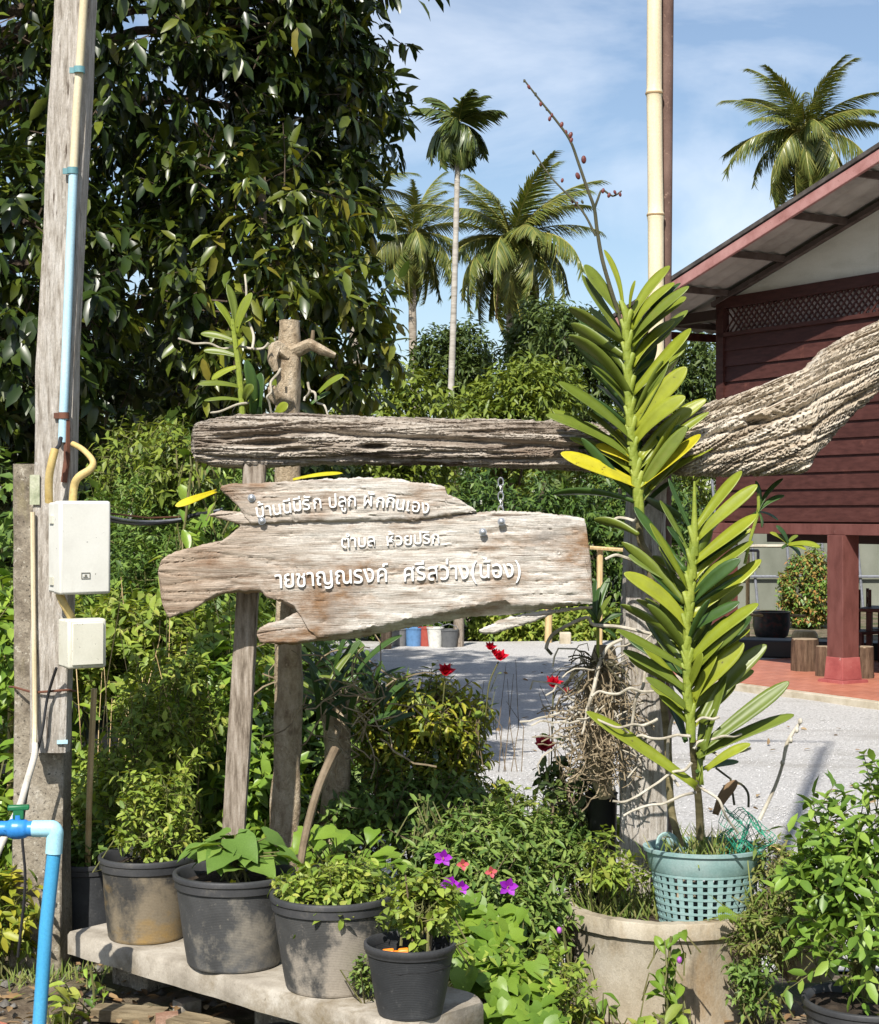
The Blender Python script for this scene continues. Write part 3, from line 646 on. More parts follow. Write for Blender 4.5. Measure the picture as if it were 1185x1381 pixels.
# floor deck under the room
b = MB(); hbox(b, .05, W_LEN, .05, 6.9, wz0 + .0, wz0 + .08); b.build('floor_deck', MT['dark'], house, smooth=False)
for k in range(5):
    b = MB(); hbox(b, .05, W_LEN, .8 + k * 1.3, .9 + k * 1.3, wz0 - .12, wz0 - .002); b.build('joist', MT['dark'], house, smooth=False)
TZ = -.5                                   # terrace level
for s, d in ((.06, .06), (2.2, .06), (4.6, .06), (7.0, .06), (.06, 3.4), (2.2, 3.4), (4.6, 3.4), (.06, 6.6), (2.2, 6.6), (4.6, 6.6)):
    b = MB(); hbox(b, s - .13, s + .13, d - .13, d + .13, TZ + .2, wz0 - .002)
    po = b.build('post', MT['maroonpost'], house, smooth=False, bevel=.008)
    b = MB(); c = H(s, d, 0)
    for (w0, z0, w1, z1) in ((.42, TZ, .40, TZ + .04), (.31, TZ + .04, .275, TZ + .30)):
        vs = [H(s + x * w0 / 2, d + y * w0 / 2, z0) for x, y in ((-1, -1), (1, -1), (1, 1), (-1, 1))] + [H(s + x * w1 / 2, d + y * w1 / 2, z1) for x, y in ((-1, -1), (1, -1), (1, 1), (-1, 1))]
        b.add(vs, [(3, 2, 1, 0), (4, 5, 6, 7), (0, 1, 5, 4), (1, 2, 6, 5), (2, 3, 7, 6), (3, 0, 4, 7)])
    b.build('plinth', MT['plinth'], po, smooth=False, bevel=.006)
# terrace
ter = MB(); hbox(ter, -.6, W_LEN, -1.0, 4.2, TZ - .2, TZ - .012); ter = ter.build('terrace', MT['kerbcon'], None, smooth=False)
tag(ter, 'red tiled terrace under the raised house', kind='structure')
b = MB(); hbox(b, -.62, W_LEN, -1.12, -1.0, TZ - .2, TZ - .004); b.build('kerb', MT['kerbcon'], ter, smooth=False, bevel=.01)
tm = None
for i in range(14):
    for j in range(17):
        s = -.6 + .30 * j + .15; d = -1.0 + .30 * i + .15
        if tm is None:
            q = MB(); q.box((0, 0, 0), (.292, .292, .02)); to = q.build('tile', MT['terracotta'], ter, smooth=False); tm = to.data
        else: to = link_mesh('tile', tm, None, ter)
        to.location = H(s, d, TZ - .006) - wloc(ter); to.rotation_euler = (0, 0, ang)

# things under the house
def stump(px, py, D, r, h, label, grp='log stools under the house'):
    b = P(px, py, D); t = thing('log_stool', label, 'log stool', b, grp)
    m = MB(); seg = 26; vs = []; fs = []
    for i in range(9):
        z = h * i / 8
        for k in range(seg):
            a = 6.283 * k / seg; rr = r * (1 + .05 * math.sin(a * 9 + px) + .04 * nn(math.cos(a) * 2, math.sin(a) * 2, z * 4 + px)) * (1.04 - .04 * i / 8)
            vs.append(b + Vector((rr * math.cos(a), rr * math.sin(a), z)))
    for i in range(8):
        for k in range(seg):
            fs.append((i * seg + k, i * seg + (k + 1) % seg, (i + 1) * seg + (k + 1) % seg, (i + 1) * seg + k))
    m.add(vs, fs); m.build('bark', MT['stumpbark'], t, angle=60)
    m = MB(); m.lathe([(r * .97, h - .01), (r * .96, h + .004), (0, h + .004)], b, 24); m.build('sawn_top', MT['stumptop'], t)
    return t
stump(1085, 904, 21.5, .165, .40, 'brown log stool standing on the tiles with a pale hat above it')
stump(1111, 911, 20.8, .10, .36, 'narrow dark log stool just left of the red house post')
stump(1164, 914, 20.55, .12, .38, 'dark log stool just right of the red house post')
# straw hat and white cloth on the low planter
t = thing('straw_hat', 'tan straw hat lying beyond the log stool', 'hat', P(1085, 866, 24.5))
b = P(1085, 866, 24.5); m = MB()
m.lathe([(.30, 0), (.28, .012), (.19, .02), (.185, .12), (.15, .17), (0, .18)], b, 24); m.build('crown', MT['stake'], t)
m = MB(); m.lathe([(.192, .03), (.194, .07), (.188, .07)], b, 24); m.build('band', MT['cablebrown'], t)
hs = [b.z]
t = MB()
for k, (x, y, z, rr) in enumerate([(1128, 866, 24.2, .14), (1140, 868, 24.0, .12)]):
    c = P(x, y, z)
    for (u0, v0, h0) in ((-.2, 0, .0), (0, .02, .26), (.2, 0, .0)): pass
    t.add([c + Vector((-.2, -.05, -.0)), c + Vector((.16, -.1, 0)), c + Vector((.22, .1, .02)), c + Vector((-.12, .12, 0)), c + Vector((-.02, 0, .22)), c + Vector((.1, .02, .14))],
          [(0, 1, 5, 4), (1, 2, 5), (2, 3, 4, 5), (3, 0, 4), (3, 2, 1, 0)])
o = t.build('white_cloth', MT['sheet'], None); tag(o, 'crumpled white cloth beside the straw hat', 'cloth')
# raised dark bed edge behind the terrace
m = MB(); a = P(985, 895, 23.6); c = P(1150, 898, 22.8)
m.box(((a.x + c.x) / 2 + .2, (a.y + c.y) / 2 + .3, -.38), (2.6, .5, .24), rotz(-.35))
o = m.build('low_trough', MT['black'], None, bevel=.02); tag(o, 'long low black trough behind the log stools', 'trough')
m = MB(); m.box((6.0, 25.0, -.52), (4.4, 2.0, .2), rotz(-.3)); o = m.build('garden_bed', MT['ground'], None, bevel=.05); tag(o, 'raised soil bed behind the terrace', 'garden bed', kind='structure')
# glazed planter
b = P(1040, 862, 25.5); t = thing('glazed_planter', 'dark glazed planter with red streaks by the round bush', 'planter', b)
m = MB(); m.lathe([(.16, 0), (.24, .06), (.28, .22), (.27, .38), (.29, .42), (.25, .42), (.24, .36), (0, .35)], b, 24)
m.build('bowl', surf('glazed_clay', [(.02, .025, .03), (.05, .045, .05), (.22, .035, .03)], 14, rough=.3, bump=.1, hi=.75), t)
# wooden rail behind it
m = MB(); 
for q in ((1005, 858), (1012, 858)): pass
a = P(1008, 856, 25.2); t = thing('timber_rack', 'pale timber rack beside the glazed planter', 'rack', a)
m.tube([a + Vector((0, 0, -.1)), a + Vector((0, 0, 1.2))], .03, 6); m.build('upright', MT['stake'], t)
m = MB(); m.tube([P(1008, 829, 25.2), P(1085, 830, 25.6)], .022, 6); m.build('rail', MT['stake'], t)
m = MB(); m.tube([P(1003, 742, 25.2), P(1022, 742, 25.3)], .022, 6); m.tube([P(1022, 742, 25.3), P(1022, 765, 25.3)], .022, 6); m.build('bracket', MT['cablegrey'], t)
# white sheet shelter at the back
a = P(975, 846, 37); c = P(1260, 846, 36)
t = thing('sheet_shelter', 'pale plastic sheet shelter standing behind the house', 'shelter', (a + c) / 2)
m = MB(); m.add([a, c, Vector((c.x, c.y, 2.2)), Vector((a.x, a.y, 2.2)), a + Vector((0, .02, 0)), c + Vector((0, .02, 0)), Vector((c.x, c.y + .02, 2.2)), Vector((a.x, a.y + .02, 2.2))],
     [(0, 1, 2, 3), (7, 6, 5, 4), (0, 4, 5, 1), (1, 5, 6, 2), (2, 6, 7, 3), (3, 7, 4, 0)]); m.build('sheet', MT['shelter'], t, smooth=False)
for k in range(7):
    u = k / 6; q = a.lerp(c, u) + Vector((0, -.04, 0)); m = MB(); m.tube([Vector((q.x, q.y, -.6)), Vector((q.x - .25, q.y, 2.2))], .03, 6); m.build('strut', MT['cablegrey'], t)
m = MB(); m.tube([P(975, 777, 36.9), P(1260, 777, 35.9)], .03, 6); m.build('rail', MT['cablegrey'], t)
# table and chairs under the house
def uchair(px, py, D, rz, label):
    b = P(px, py, D); b.z = TZ; t = thing('dining_chair', label, 'chair', b, 'dark red chairs under the house')
    M3 = rotz(rz)
    def bx(nm, c, s):
        m = MB(); m.box(b + M3 @ Vector(c), s, M3); m.build(nm, MT['darkred'], t, smooth=False, bevel=.005)
    bx('seat', (0, 0, .44), (.44, .44, .04))
    for x in (-.19, .19):
        for y in (-.19, .19): bx('leg', (x, y, .21), (.045, .045, .42))
        bx('back_post', (x, .20, .72), (.04, .04, .52))
    for z in (.60, .74, .90): bx('back_slat', (0, .20, z), (.36, .02, .07))
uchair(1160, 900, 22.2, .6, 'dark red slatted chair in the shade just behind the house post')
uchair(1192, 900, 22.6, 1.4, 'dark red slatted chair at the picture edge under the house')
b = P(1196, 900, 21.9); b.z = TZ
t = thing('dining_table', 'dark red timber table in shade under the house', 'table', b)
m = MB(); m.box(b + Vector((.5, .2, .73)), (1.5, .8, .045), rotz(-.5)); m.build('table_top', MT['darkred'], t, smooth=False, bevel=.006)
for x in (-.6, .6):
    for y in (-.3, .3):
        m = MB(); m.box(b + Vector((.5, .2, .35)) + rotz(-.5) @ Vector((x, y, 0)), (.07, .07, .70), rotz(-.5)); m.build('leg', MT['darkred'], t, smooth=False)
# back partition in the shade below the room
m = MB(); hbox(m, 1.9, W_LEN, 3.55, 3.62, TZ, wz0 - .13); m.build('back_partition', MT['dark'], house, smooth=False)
# ------------------------------------------------------------------ trees and far planting
def bush(name, label, cat, lobes, n, k, tl, L, W, mat, tpl='ell', group=None, foot=None, stems=0, stemmat='woodystem', zmin=None, part='foliage', trunk=None, **kw):
    """lobes in world units; an Empty with a foliage mesh and stems"""
    f = foot or (lobes[0][0], lobes[0][1], gz(lobes[0][0], lobes[0][1]))
    t = thing(name, label, cat, f, group)
    dro = kw.pop('droop', .2)
    B, D_, N_, tw = twig_cloud(lobes, n, k, tl, zmin=zmin, **kw)
    Lv = L * (.6 + .7 * rng.random(len(B)))
    build_leaves(part, MT[mat] if isinstance(mat, str) else mat, t, B, D_, N_, Lv, Lv * (W / L), tpl, dro)
    if stems:
        m = MB(); twig_tubes(m, tw, stems, max(1, len(tw[0]) // 500))
        f = Vector(f)
        for i in range(7):
            q = tw[0][rng.integers(len(tw[0]))]; q = Vector(q)
            mid = f.lerp(q, .5) + Vector(rng.normal(size=3) * .06)
            m.tube([f + Vector((rng.normal() * .04, rng.normal() * .04, -.05)), mid, q], [stems * 2.2, stems * 1.7, stems], 5, cap=False)
        m.build('stems', MT[stemmat], t, kind='stuff')
    if trunk:
        m = MB(); f = Vector(f); r0, pts = trunk
        m.tube([f + Vector(p) for p in pts], [r0 * (1 - .6 * i / (len(pts) - 1)) for i in range(len(pts))], 10)
        c = f + Vector(pts[-2])
        for i in range(9):
            q = Vector(tw[0][rng.integers(len(tw[0]))]); m.tube([c, c.lerp(q, .5) + Vector((0, 0, .1)), q], [r0 * .4, r0 * .22, r0 * .08], 6, cap=False)
        m.build('trunk', MT['barkdark'], t)
    return t

# --- the big dark fruit tree
base = Vector((-3.7, 13.3, -.6))
big = thing('fruit_tree', 'large dense dark green fruit tree behind the wooden pole', 'tree', base)
lob = [(-3.65, 13.4, 6.2, 2.95, 2.9, 4.5, 12), (-.75, 11.7, 2.75, .38, .5, .5, .55), (-1.25, 11.0, 3.1, .62, .5, .85, 1.0), (-2.75, 10.6, 2.9, .8, .5, .9, 1.2),
       (-2.0, 11.4, 4.6, 1.1, .6, 1.2, 1.2), (-1.35, 12.2, 5.6, .7, .8, 1.0, .9), (-2.6, 11.4, 1.9, 1.4, .6, .55, 1.2), (-.95, 12.6, 4.6, .5, .6, .75, .9), (-1.0, 12.7, 3.7, .45, .6, .6, .6)]
rt = random.Random(21)
for i in range(95):                                   # leafy clumps over the whole crown
    a = rt.uniform(0, 6.283); cz = rt.uniform(-.92, .95); rr_ = math.sqrt(1 - cz * cz); q = rt.uniform(.35, .8)
    lob.append((-3.65 + 2.95 * rr_ * math.cos(a), 13.4 + 2.9 * rr_ * math.sin(a), 6.2 + 4.5 * cz, q, q, q * .85, .15 if math.sin(a) > .3 else .26))
lob[0] = lob[0][:6] + (5,)
B, D_, N_, tw = twig_cloud(lob, 8200, 9, .22, up=.05, out=.7, jit=.5, leafdroop=.65, spread=.85, shell=.55)
keep = B[:, 2] > 1.0; B, D_, N_ = B[keep], D_[keep], N_[keep]
Lv = .148 * (.5 + .85 * rng.random(len(B))); rn = rng.random(len(B))
proj = np.stack([CX + B[:, 0] / B[:, 1] * F, HY - (B[:, 2] - CAMZ) / B[:, 1] * F], 1)
inv = (proj[:, 0] > 0) & (proj[:, 0] < 570) & (proj[:, 1] > 0) & (proj[:, 1] < 640)
order = np.argsort(np.where(inv, B[:, 1], 99))[:290]; mask = np.ones(len(B), bool); mask[order] = False
young = mask & ((rng.random(len(B)) < .09) | ((B[:, 0] > -1.5) & (B[:, 2] < 3.6) & (rng.random(len(B)) < .5)))
old = mask & ~young
crown = build_leaves('crown', MT['tree'], big, B[old], D_[old], N_[old], Lv[old], Lv[old] * .45, 'ell', .22, kind='stuff')
build_leaves('young_leaves', MT['treeyoung'], big, B[young], D_[young], N_[young], Lv[young], Lv[young] * .42, 'ell', .25, kind='stuff')
lms = []
for q in range(3):
    V, f, k, n = leaf_arrays(np.zeros((1, 3)), np.array([[1., 0, 0]]), np.array([[0, 0, 1.]]), 1.0, .43 + .04 * q, 'ell', .15 + .1 * q)
    lm = leaf_mesh('leaf', V, f, k, n, np.zeros(1)); lm.materials.append(MT['tree']); lms.append(lm)
def leaf_matrix(b, d, nrm, s):
    d = Vector(d).normalized(); nrm = Vector(nrm); nrm = (nrm - d * nrm.dot(d)).normalized(); sd = nrm.cross(d)
    m = Matrix(((d.x, sd.x, nrm.x, b[0]), (d.y, sd.y, nrm.y, b[1]), (d.z, sd.z, nrm.z, b[2]), (0, 0, 0, 1)))
    return m @ Matrix.Scale(s, 4)
for i in order:
    o = link_mesh('leaf', lms[i % 3], None, crown); o.matrix_local = leaf_matrix(Vector(B[i]) - base, D_[i], N_[i], Lv[i])
m = MB(); m.tube([base + Vector((0, 0, -.1)), base + Vector((.05, 0, 2)), base + Vector((-.05, .1, 5)), base + Vector((0, 0, 9))], [.24, .2, .15, .05], 12)
for i in range(40):
    q = Vector(tw[0][rng.integers(len(tw[0]))]); h0 = max(1.6, min(8, q.z - .3 + .6)); c = base + Vector((0, 0, h0 + .3))
    m.tube([c, c.lerp(q, .6) + Vector((0, 0, .15)), q], [.06, .035, .012], 5, cap=False)
m.build('trunk', MT['barkdark'], big)
m = MB(); twig_tubes(m, tw, .006, 4); m.build('twig', MT['barkdark'], big)
# pale bare hanging branch in front of the crown
o = MB(); pts = [P(352, 235, 11), P(354, 290, 10.9), P(358, 330, 10.85), P(372, 345, 10.8), P(380, 390, 10.8), P(383, 428, 10.8)]
o.tube(pts, [.03, .028, .022, .016, .012, .008], 6); o.tube([P(357, 325, 10.85), P(362, 350, 10.8), P(368, 365, 10.8)], [.02, .014, .006], 5)
o.build('bare_branch', MT['woodystem'], big)

# --- palms
def frond_mesh(name, length, droop, nl, ll, lw, hang, mat, rach, up=0.0):
    """one feather leaf along +x, hanging towards -z"""
    pts = []; N = 14
    for i in range(N + 1):
        t = i / N; a = up - droop * t ** 1.4
        if i == 0: p = Vector((0, 0, 0))
        else: p = pts[-1] + Vector((math.cos(a), 0, math.sin(a))) * (length / N)
        pts.append(p)
    mb = MB(); mb.tube(pts, [.045 * (1 - .85 * i / N) * length / 4 for i in range(N + 1)], 4, cap=False)
    P0 = []; Dd = []; Nn = []; Ls = []
    for i in range(nl):
        t = .1 + .88 * i / (nl - 1); f = t * N; k = min(N - 1, int(f)); p = pts[k].lerp(pts[k + 1], f - k); tg = (pts[k + 1] - pts[k]).normalized()
        for sd in (-1, 1):
            h = hang * (.7 + .6 * random.random())
            d = tg * (.55 + .5 * t) + Vector((0, sd, 0)) * (1.0 - .35 * t) + Vector((0, 0, -h + random.uniform(-.15, .15)))
            P0.append(p); Dd.append(d); Nn.append(Vector((0, -sd * .3, 1)) + Vector((random.uniform(-.3, .3), 0, 0))); Ls.append(ll * (.55 + .9 * math.sin(min(1, t * 1.15 + .12) * math.pi) ** .7) * (.85 + .3 * random.random()))
    Ls = np.array(Ls)
    V, fc, k, n = leaf_arrays(np.array(P0), np.array(Dd), np.array(Nn), Ls, lw, 'blade', .25 + .25 * hang)
    me = leaf_mesh(name, V, fc, k, n)
    # join rachis
    bm = bmesh.new(); bm.from_mesh(me); nv = len(bm.verts); vs = [bm.verts.new(v) for v in mb.v]
    for f in mb.f:
        ff = bm.faces.new([vs[i] for i in f]); ff.material_index = 1
    bm.to_mesh(me); bm.free(); me.materials.append(mat); me.materials.append(rach)
    return me
FR = {k: [frond_mesh('frond', 4.2, dr, 78, .85, .055, hg, MT['frond'], MT['rachis'], up) for _ in range(2)] for k, dr, hg, up in
      (('up', .8, .3, .0), ('mid', 1.5, .75, .0), ('low', 1.0, 1.0, -.1))}
FR['dead'] = [frond_mesh('frond', 3.6, .5, 30, .6, .06, 1.2, MT['deadfrond'], MT['deadfrond'], 0)]
AR = {k: [frond_mesh('frond', 1.5, dr, 30, .55, .085, hg, MT['arecaleaf'], MT['rachis'], 0)] for k, dr, hg in (('up', 1.0, .35), ('mid', 1.9, .7), ('low', 1.0, .9))}
def palm(px, py, D, label, sc, n, trunk_r, seed, kind='coco', lean=0.0, tr='palmtrunk', grp='coconut palms'):
    rr = random.Random(seed); top = P(px, py, D); foot = Vector((top.x + lean, top.y, -.6))
    t = thing('coconut_palm' if kind == 'coco' else 'areca_palm', label, 'palm', foot, grp)
    lib = FR if kind == 'coco' else AR
    m = MB(); N = 26; pts = []; rad = []
    for i in range(N + 1):
        u = i / N; p = foot.lerp(top, u); p.x += -lean * .35 * math.sin(u * math.pi) * (1 if kind == 'coco' else .3); pts.append(p); rad.append(trunk_r * (1.25 - .4 * u) * (1.06 if i % 2 else .97))
    m.tube(pts, rad, 10); m.build('trunk', MT[tr], t)
    for i in range(n):
        u = i / n; az = i * 2.399 + rr.random() * .5
        el = 1.35 - (2.55 if kind == 'coco' else 2.4) * u ** .8 + rr.uniform(-.12, .12)
        key = 'up' if u < .35 else ('mid' if u < .72 else 'low')
        me = rr.choice(lib[key])
        if kind == 'coco' and u > .93: me = lib['dead'][0]
        o = link_mesh('frond', me, None, t)
        M = Matrix.Rotation(az, 4, 'Z') @ Matrix.Rotation(-el, 4, 'Y') @ Matrix.Rotation(rr.uniform(-.4, .4), 4, 'X') @ Matrix.Scale(sc * rr.uniform(.85, 1.1), 4)
        o.matrix_local = Matrix.Translation(top - foot + Vector((0, 0, .1))) @ M
    if kind == 'coco':
        for i in range(9):
            a = i * .7 + seed; m = MB(); m.ball(top + Vector((math.cos(a) * .38 * sc, math.sin(a) * .38 * sc, -.25 * sc - .3 * sc * (i % 3))), (.15 * sc, .15 * sc, .19 * sc), 8, 6); m.build('coconut', MT['coconut'], t)
    else:
        m = MB(); m.tube([top + Vector((0, 0, -.5)), top + Vector((0, 0, .1))], [.14, .09], 8); m.build('crown_shaft', MT['rachis'], t)
    return t
palm(690, 325, 74, 'tall coconut palm with full sunlit crown in the middle of the sky', 1.06, 48, .26, 3, lean=.5)
palm(556, 318, 82, 'smaller shaggy coconut palm between the dark tree and the white-stemmed palm', .86, 36, .2, 5, lean=.9)
palm(1085, 180, 70, 'coconut palm crown rising above the house roof', .90, 42, .24, 9)
palm(618, 172, 45, 'slender areca palm with white stem and small drooping crown', .86, 20, .08, 4, 'areca', lean=-.42, tr='arecatrunk', grp='areca palms')
palm(478, 262, 70, 'coconut palm almost hidden behind the dark fruit tree', .7, 24, .22, 12)

# --- trees in the middle distance
def tree(label, px, py, D, rx, ry, rz, n, L, mat, seed=0, k=7, group='trees beyond the yard', sub=4, W=.42, name='broadleaf_tree'):
    c = P(px, py, D); f = (c.x, c.y, -.6); h = c.z + .6
    lobes = [(c.x, c.y, c.z, rx * .75, ry * .75, rz * .8, 2)]
    rr = random.Random(seed)
    for i in range(sub):
        a = i * 6.28 / sub + rr.random(); lobes.append((c.x + math.cos(a) * rx * .55, c.y + math.sin(a) * ry * .5, c.z + rr.uniform(-.5, .55) * rz, rx * .5, ry * .5, rz * .42, 1))
    return bush(name, label, 'tree', lobes, n, k, L * 1.5, L, L * W, mat, 'dia' if D > 30 else 'lance', group, f, trunk=(max(.06, rx * .09), [(0, 0, -.1), (.05, 0, h * .45), (0, 0, h)]), part='crown', up=.2, leafdroop=.45, shell=.5, zmin=-.5)
tree('bright yellow-green bushy tree under the tall coconut palm', 690, 575, 36, 1.35, 1.3, 1.6, 1300, .21, 'longan', 1)
tree('dark round tree behind the white palm stem', 612, 500, 52, 1.35, 1.2, 1.5, 900, .24, 'fardark', 2)
tree('dark feathery tree right of the tall coconut palm', 728, 470, 50, 1.3, 1.2, 1.6, 700, .24, 'fardark', 3)
tree('yellow-green tree behind the left end of the driftwood beam', 520, 590, 26, 1.0, .9, 1.3, 1200, .15, 'longan', 4)
tree('dark tree behind the tall orchid top', 800, 520, 45, 1.6, 1.4, 2.2, 1000, .24, 'fardark', 5)
tree('dark green tree standing in the gap beside the house corner', 930, 560, 42, 1.7, 1.5, 2.6, 1100, .22, 'fardark', 6)
tree('mid green tree behind the orchid and the beam', 860, 620, 38, 1.5, 1.3, 1.8, 1000, .2, 'longan', 7)
tree('shaded dark tree low behind the electric boxes', 130, 690, 23, 2.2, 1.2, 2.2, 1600, .2, 'fardark', 8)
tree('shaded dark tree at the left picture edge', -40, 620, 20, 1.8, 1.2, 2.6, 1400, .18, 'fardark', 9)
tree('dark shrubby tree behind the sign left end', 330, 680, 21, 1.6, 1.0, 1.6, 1400, .17, 'fardark', 10)
# clipped-looking hedge right of the sign
c0 = []
for i in range(6):
    x = -.2 + i * .8; c0.append((x, 29.5 + .3 * math.sin(i * 2), .75, .75, .8, 1.35 + .2 * math.sin(i * 1.7), 1))
bush('hedge', 'dense dark green hedge across the yard behind the sign', 'hedge', c0, 3400, 7, .25, .15, .055, 'hedge', 'lance', None, (1.8, 29.5, -.6), leafdroop=.5, up=.1, shell=.6, zmin=-.55)
c0 = [(-3.8 + i * .9, 27.8 + .4 * math.sin(i * 3), .35, .8, .7, .8 + .35 * math.sin(i * 2.3), 1) for i in range(5)]
bush('shrub_row', 'light green shrub row behind the lower edge of the sign', 'shrubs', c0, 2000, 7, .22, .14, .06, 'weeddark', 'lance', None, (-1.8, 27.8, -.6), zmin=-.55)
c0 = [(.9 + i * .55, 28.0 + .15 * math.sin(i * 3), -.42, .4, .4, .30, 1) for i in range(6)]
bush('ground_cover', 'bright green ground cover along the far edge of the gravel', 'ground cover', c0, 1500, 6, .14, .12, .06, 'weed', 'lance', None, (1.8, 28, -.6), zmin=-.6)
tree('dark tree beyond the shelter at right', 1150, 640, 44, 3.2, 2, 2.6, 1200, .24, 'fardark', 14)
# far wood that closes the view
n = 9000
x = rng.uniform(-75, 75, n); hgt = 3.6 + 1.6 * np.sin(x * .35) + 1.1 * np.sin(x * .9 + 2); y = 108 + 6 * rng.random(n); z = -.6 + (hgt + .6) * rng.random(n) ** .7
Pn = np.stack([x, y, z], 1); o = build_leaves('far_woodland', MT['fardark'], None, Pn, rand_dirs(n) + np.array([0, 0, -.2]), rand_dirs(n) * .6 + np.array([0, -.5, .8]), 1.5, .9, 'dia', .2, kind='stuff')
tag(o, 'dark band of far woodland closing the view', 'woodland')
# round red-tipped bush behind the terrace
c = P(1090, 797, 31); 
bush('round_bush', 'round clipped bush with reddish leaf tips behind the terrace', 'bush', [(c.x, c.y, c.z, .52, .52, .72, 1)], 1100, 7, .11, .08, .04, 'redtip', 'lance', None, (c.x, c.y, -.6), stems=.006, shell=.5)
# buckets and posts along the far edge of the gravel
def bucket(px, py, D, r, h, col, label):
    b = P(px, py, D); b.z = gz(b.x, b.y) + .015
    t = thing('bucket', label, 'bucket', b, 'buckets at the far edge of the gravel')
    m = MB(); m.lathe([(r * .78, 0), (r, h), (r * 1.06, h), (r * 1.06, h + .02), (r * .93, h + .02), (r * .72, .03), (0, .03)], b, 20); m.build('body', plain('bucket_' + label.split()[0], col, .5, var=.15), t)
    m = MB(); m.tube([b + Vector((r, 0, h)), b + Vector((r * .8, -.03, h * 1.25)), b + Vector((0, -.05, h * 1.4)), b + Vector((-r * .8, -.03, h * 1.25)), b + Vector((-r, 0, h))], .006, 5); m.build('handle', MT['cablegrey'], t)
bucket(538, 866, 26.5, .14, .26, (.16, .16, .16), 'dark bucket half hidden by leaves, leftmost of the buckets')
bucket(558, 866, 26.5, .15, .27, (.10, .22, .42), 'blue bucket between dark and red ones')
bucket(575, 866, 26.5, .13, .28, (.35, .07, .05), 'red bucket next to the white one')
bucket(587, 866, 26.3, .13, .29, (.60, .60, .56), 'white bucket between red and grey ones')
bucket(605, 866, 26.3, .15, .26, (.10, .105, .11), 'grey bucket at the foot of the post, rightmost of the buckets')
def far_post(px, y0, y1, D, r, label, mat='postwood'):
    a = P(px, y1, D); a.z = gz(a.x, a.y) - .05; b = P(px + 1, y0, D); m = MB(); m.tube([a, a.lerp(b, .5), b], [r, r * .95, r], 8); o = m.build('garden_post', MT[mat], None); tag(o, label, 'post', 'posts along the far garden')
far_post(618, 800, 864, 26.4, .085, 'thick grey post beside the grey bucket')
far_post(739, 820, 866, 27.2, .06, 'short pale timber post in the green bed under the splinter', 'stake')
far_post(808, 738, 862, 26.5, .05, 'slim brown post right of the sign end', 'stake')
m = MB(); m.tube([P(795, 738, 26.4), P(850, 742, 26.4)], .03, 6); o = m.build('bamboo_rail', MT['stake'], None); tag(o, 'pale bamboo rail behind the right end of the sign', 'rail')
c = P(762, 862, 27); m = MB(); m.box((c.x, c.y, -.5), (.18, .14, .2)); o = m.build('stone_block', MT['kerbcon'], None, bevel=.02); tag(o, 'pale stone block at the far edge of the gravel', 'stone')
# ------------------------------------------------------------------ driftwood beam
BX0, BX1, BD = 258, 1262, 4.98
b_top = [(258, 588), (262, 572), (272, 567), (300, 560), (340, 558), (400, 556), (500, 561), (600, 564), (700, 565), (760, 568), (820, 569), (880, 566), (920, 556), (950, 543), (985, 534), (1020, 521), (1060, 505), (1085, 497), (1110, 470), (1140, 452), (1165, 441), (1185, 431), (1230, 405), (1262, 400)]
b_bot = [(258, 610), (266, 622), (285, 629), (330, 632), (400, 629), (500, 627), (600, 628), (700, 632), (760, 635), (830, 637), (900, 641), (960, 643), (1000, 642), (1050, 640), (1085, 637), (1098, 612), (1120, 590), (1150, 556), (1175, 536), (1200, 510), (1240, 470), (1262, 430)]
cracks = [  # (table of px, py), half width px, depth m
 ([(275, 595), (330, 590), (400, 583), (440, 582), (470, 587), (520, 590), (600, 594), (680, 598), (760, 603), (830, 606)], 4.2, .030, 285, 840),
 ([(268, 583), (340, 577), (420, 572), (520, 574)], 1.8, .012, 270, 500),
 ([(262, 612), (300, 618), (380, 622), (480, 618), (560, 621), (660, 620), (760, 622)], 2.2, .014, 262, 760),
 ([(540, 612), (640, 610), (700, 614)], 2.0, .012, 540, 700),
 ([(560, 580), (640, 583), (740, 586), (800, 590)], 1.6, .010, 560, 800),
 ([(930, 600), (960, 585), (1000, 577), (1060, 560), (1100, 535), (1160, 505)], 3.6, .024, 930, 1160),
 ([(930, 575), (1000, 556), (1060, 535), (1110, 505), (1180, 478)], 2.6, .017, 930, 1185),
 ([(930, 618), (990, 606), (1050, 592), (1090, 575), (1130, 548), (1180, 520)], 3.2, .022, 930, 1180),
 ([(930, 560), (990, 545), (1050, 526), (1090, 508), (1130, 483), (1190, 462)], 1.8, .012, 930, 1190),
 ([(940, 630), (1000, 624), (1060, 618), (1090, 610)], 1.6, .010, 940, 1090)]
holes = [(362, 598, 34, 5.0, .05), (505, 603, 17, 4.0, .05), (690, 605, 13, 3.0, .04), (395, 608, 22, 3.0, .03), (1012, 568, 14, 5.0, .05), (880, 596, 18, 4, .03), (1075, 585, 12, 6, .03)]
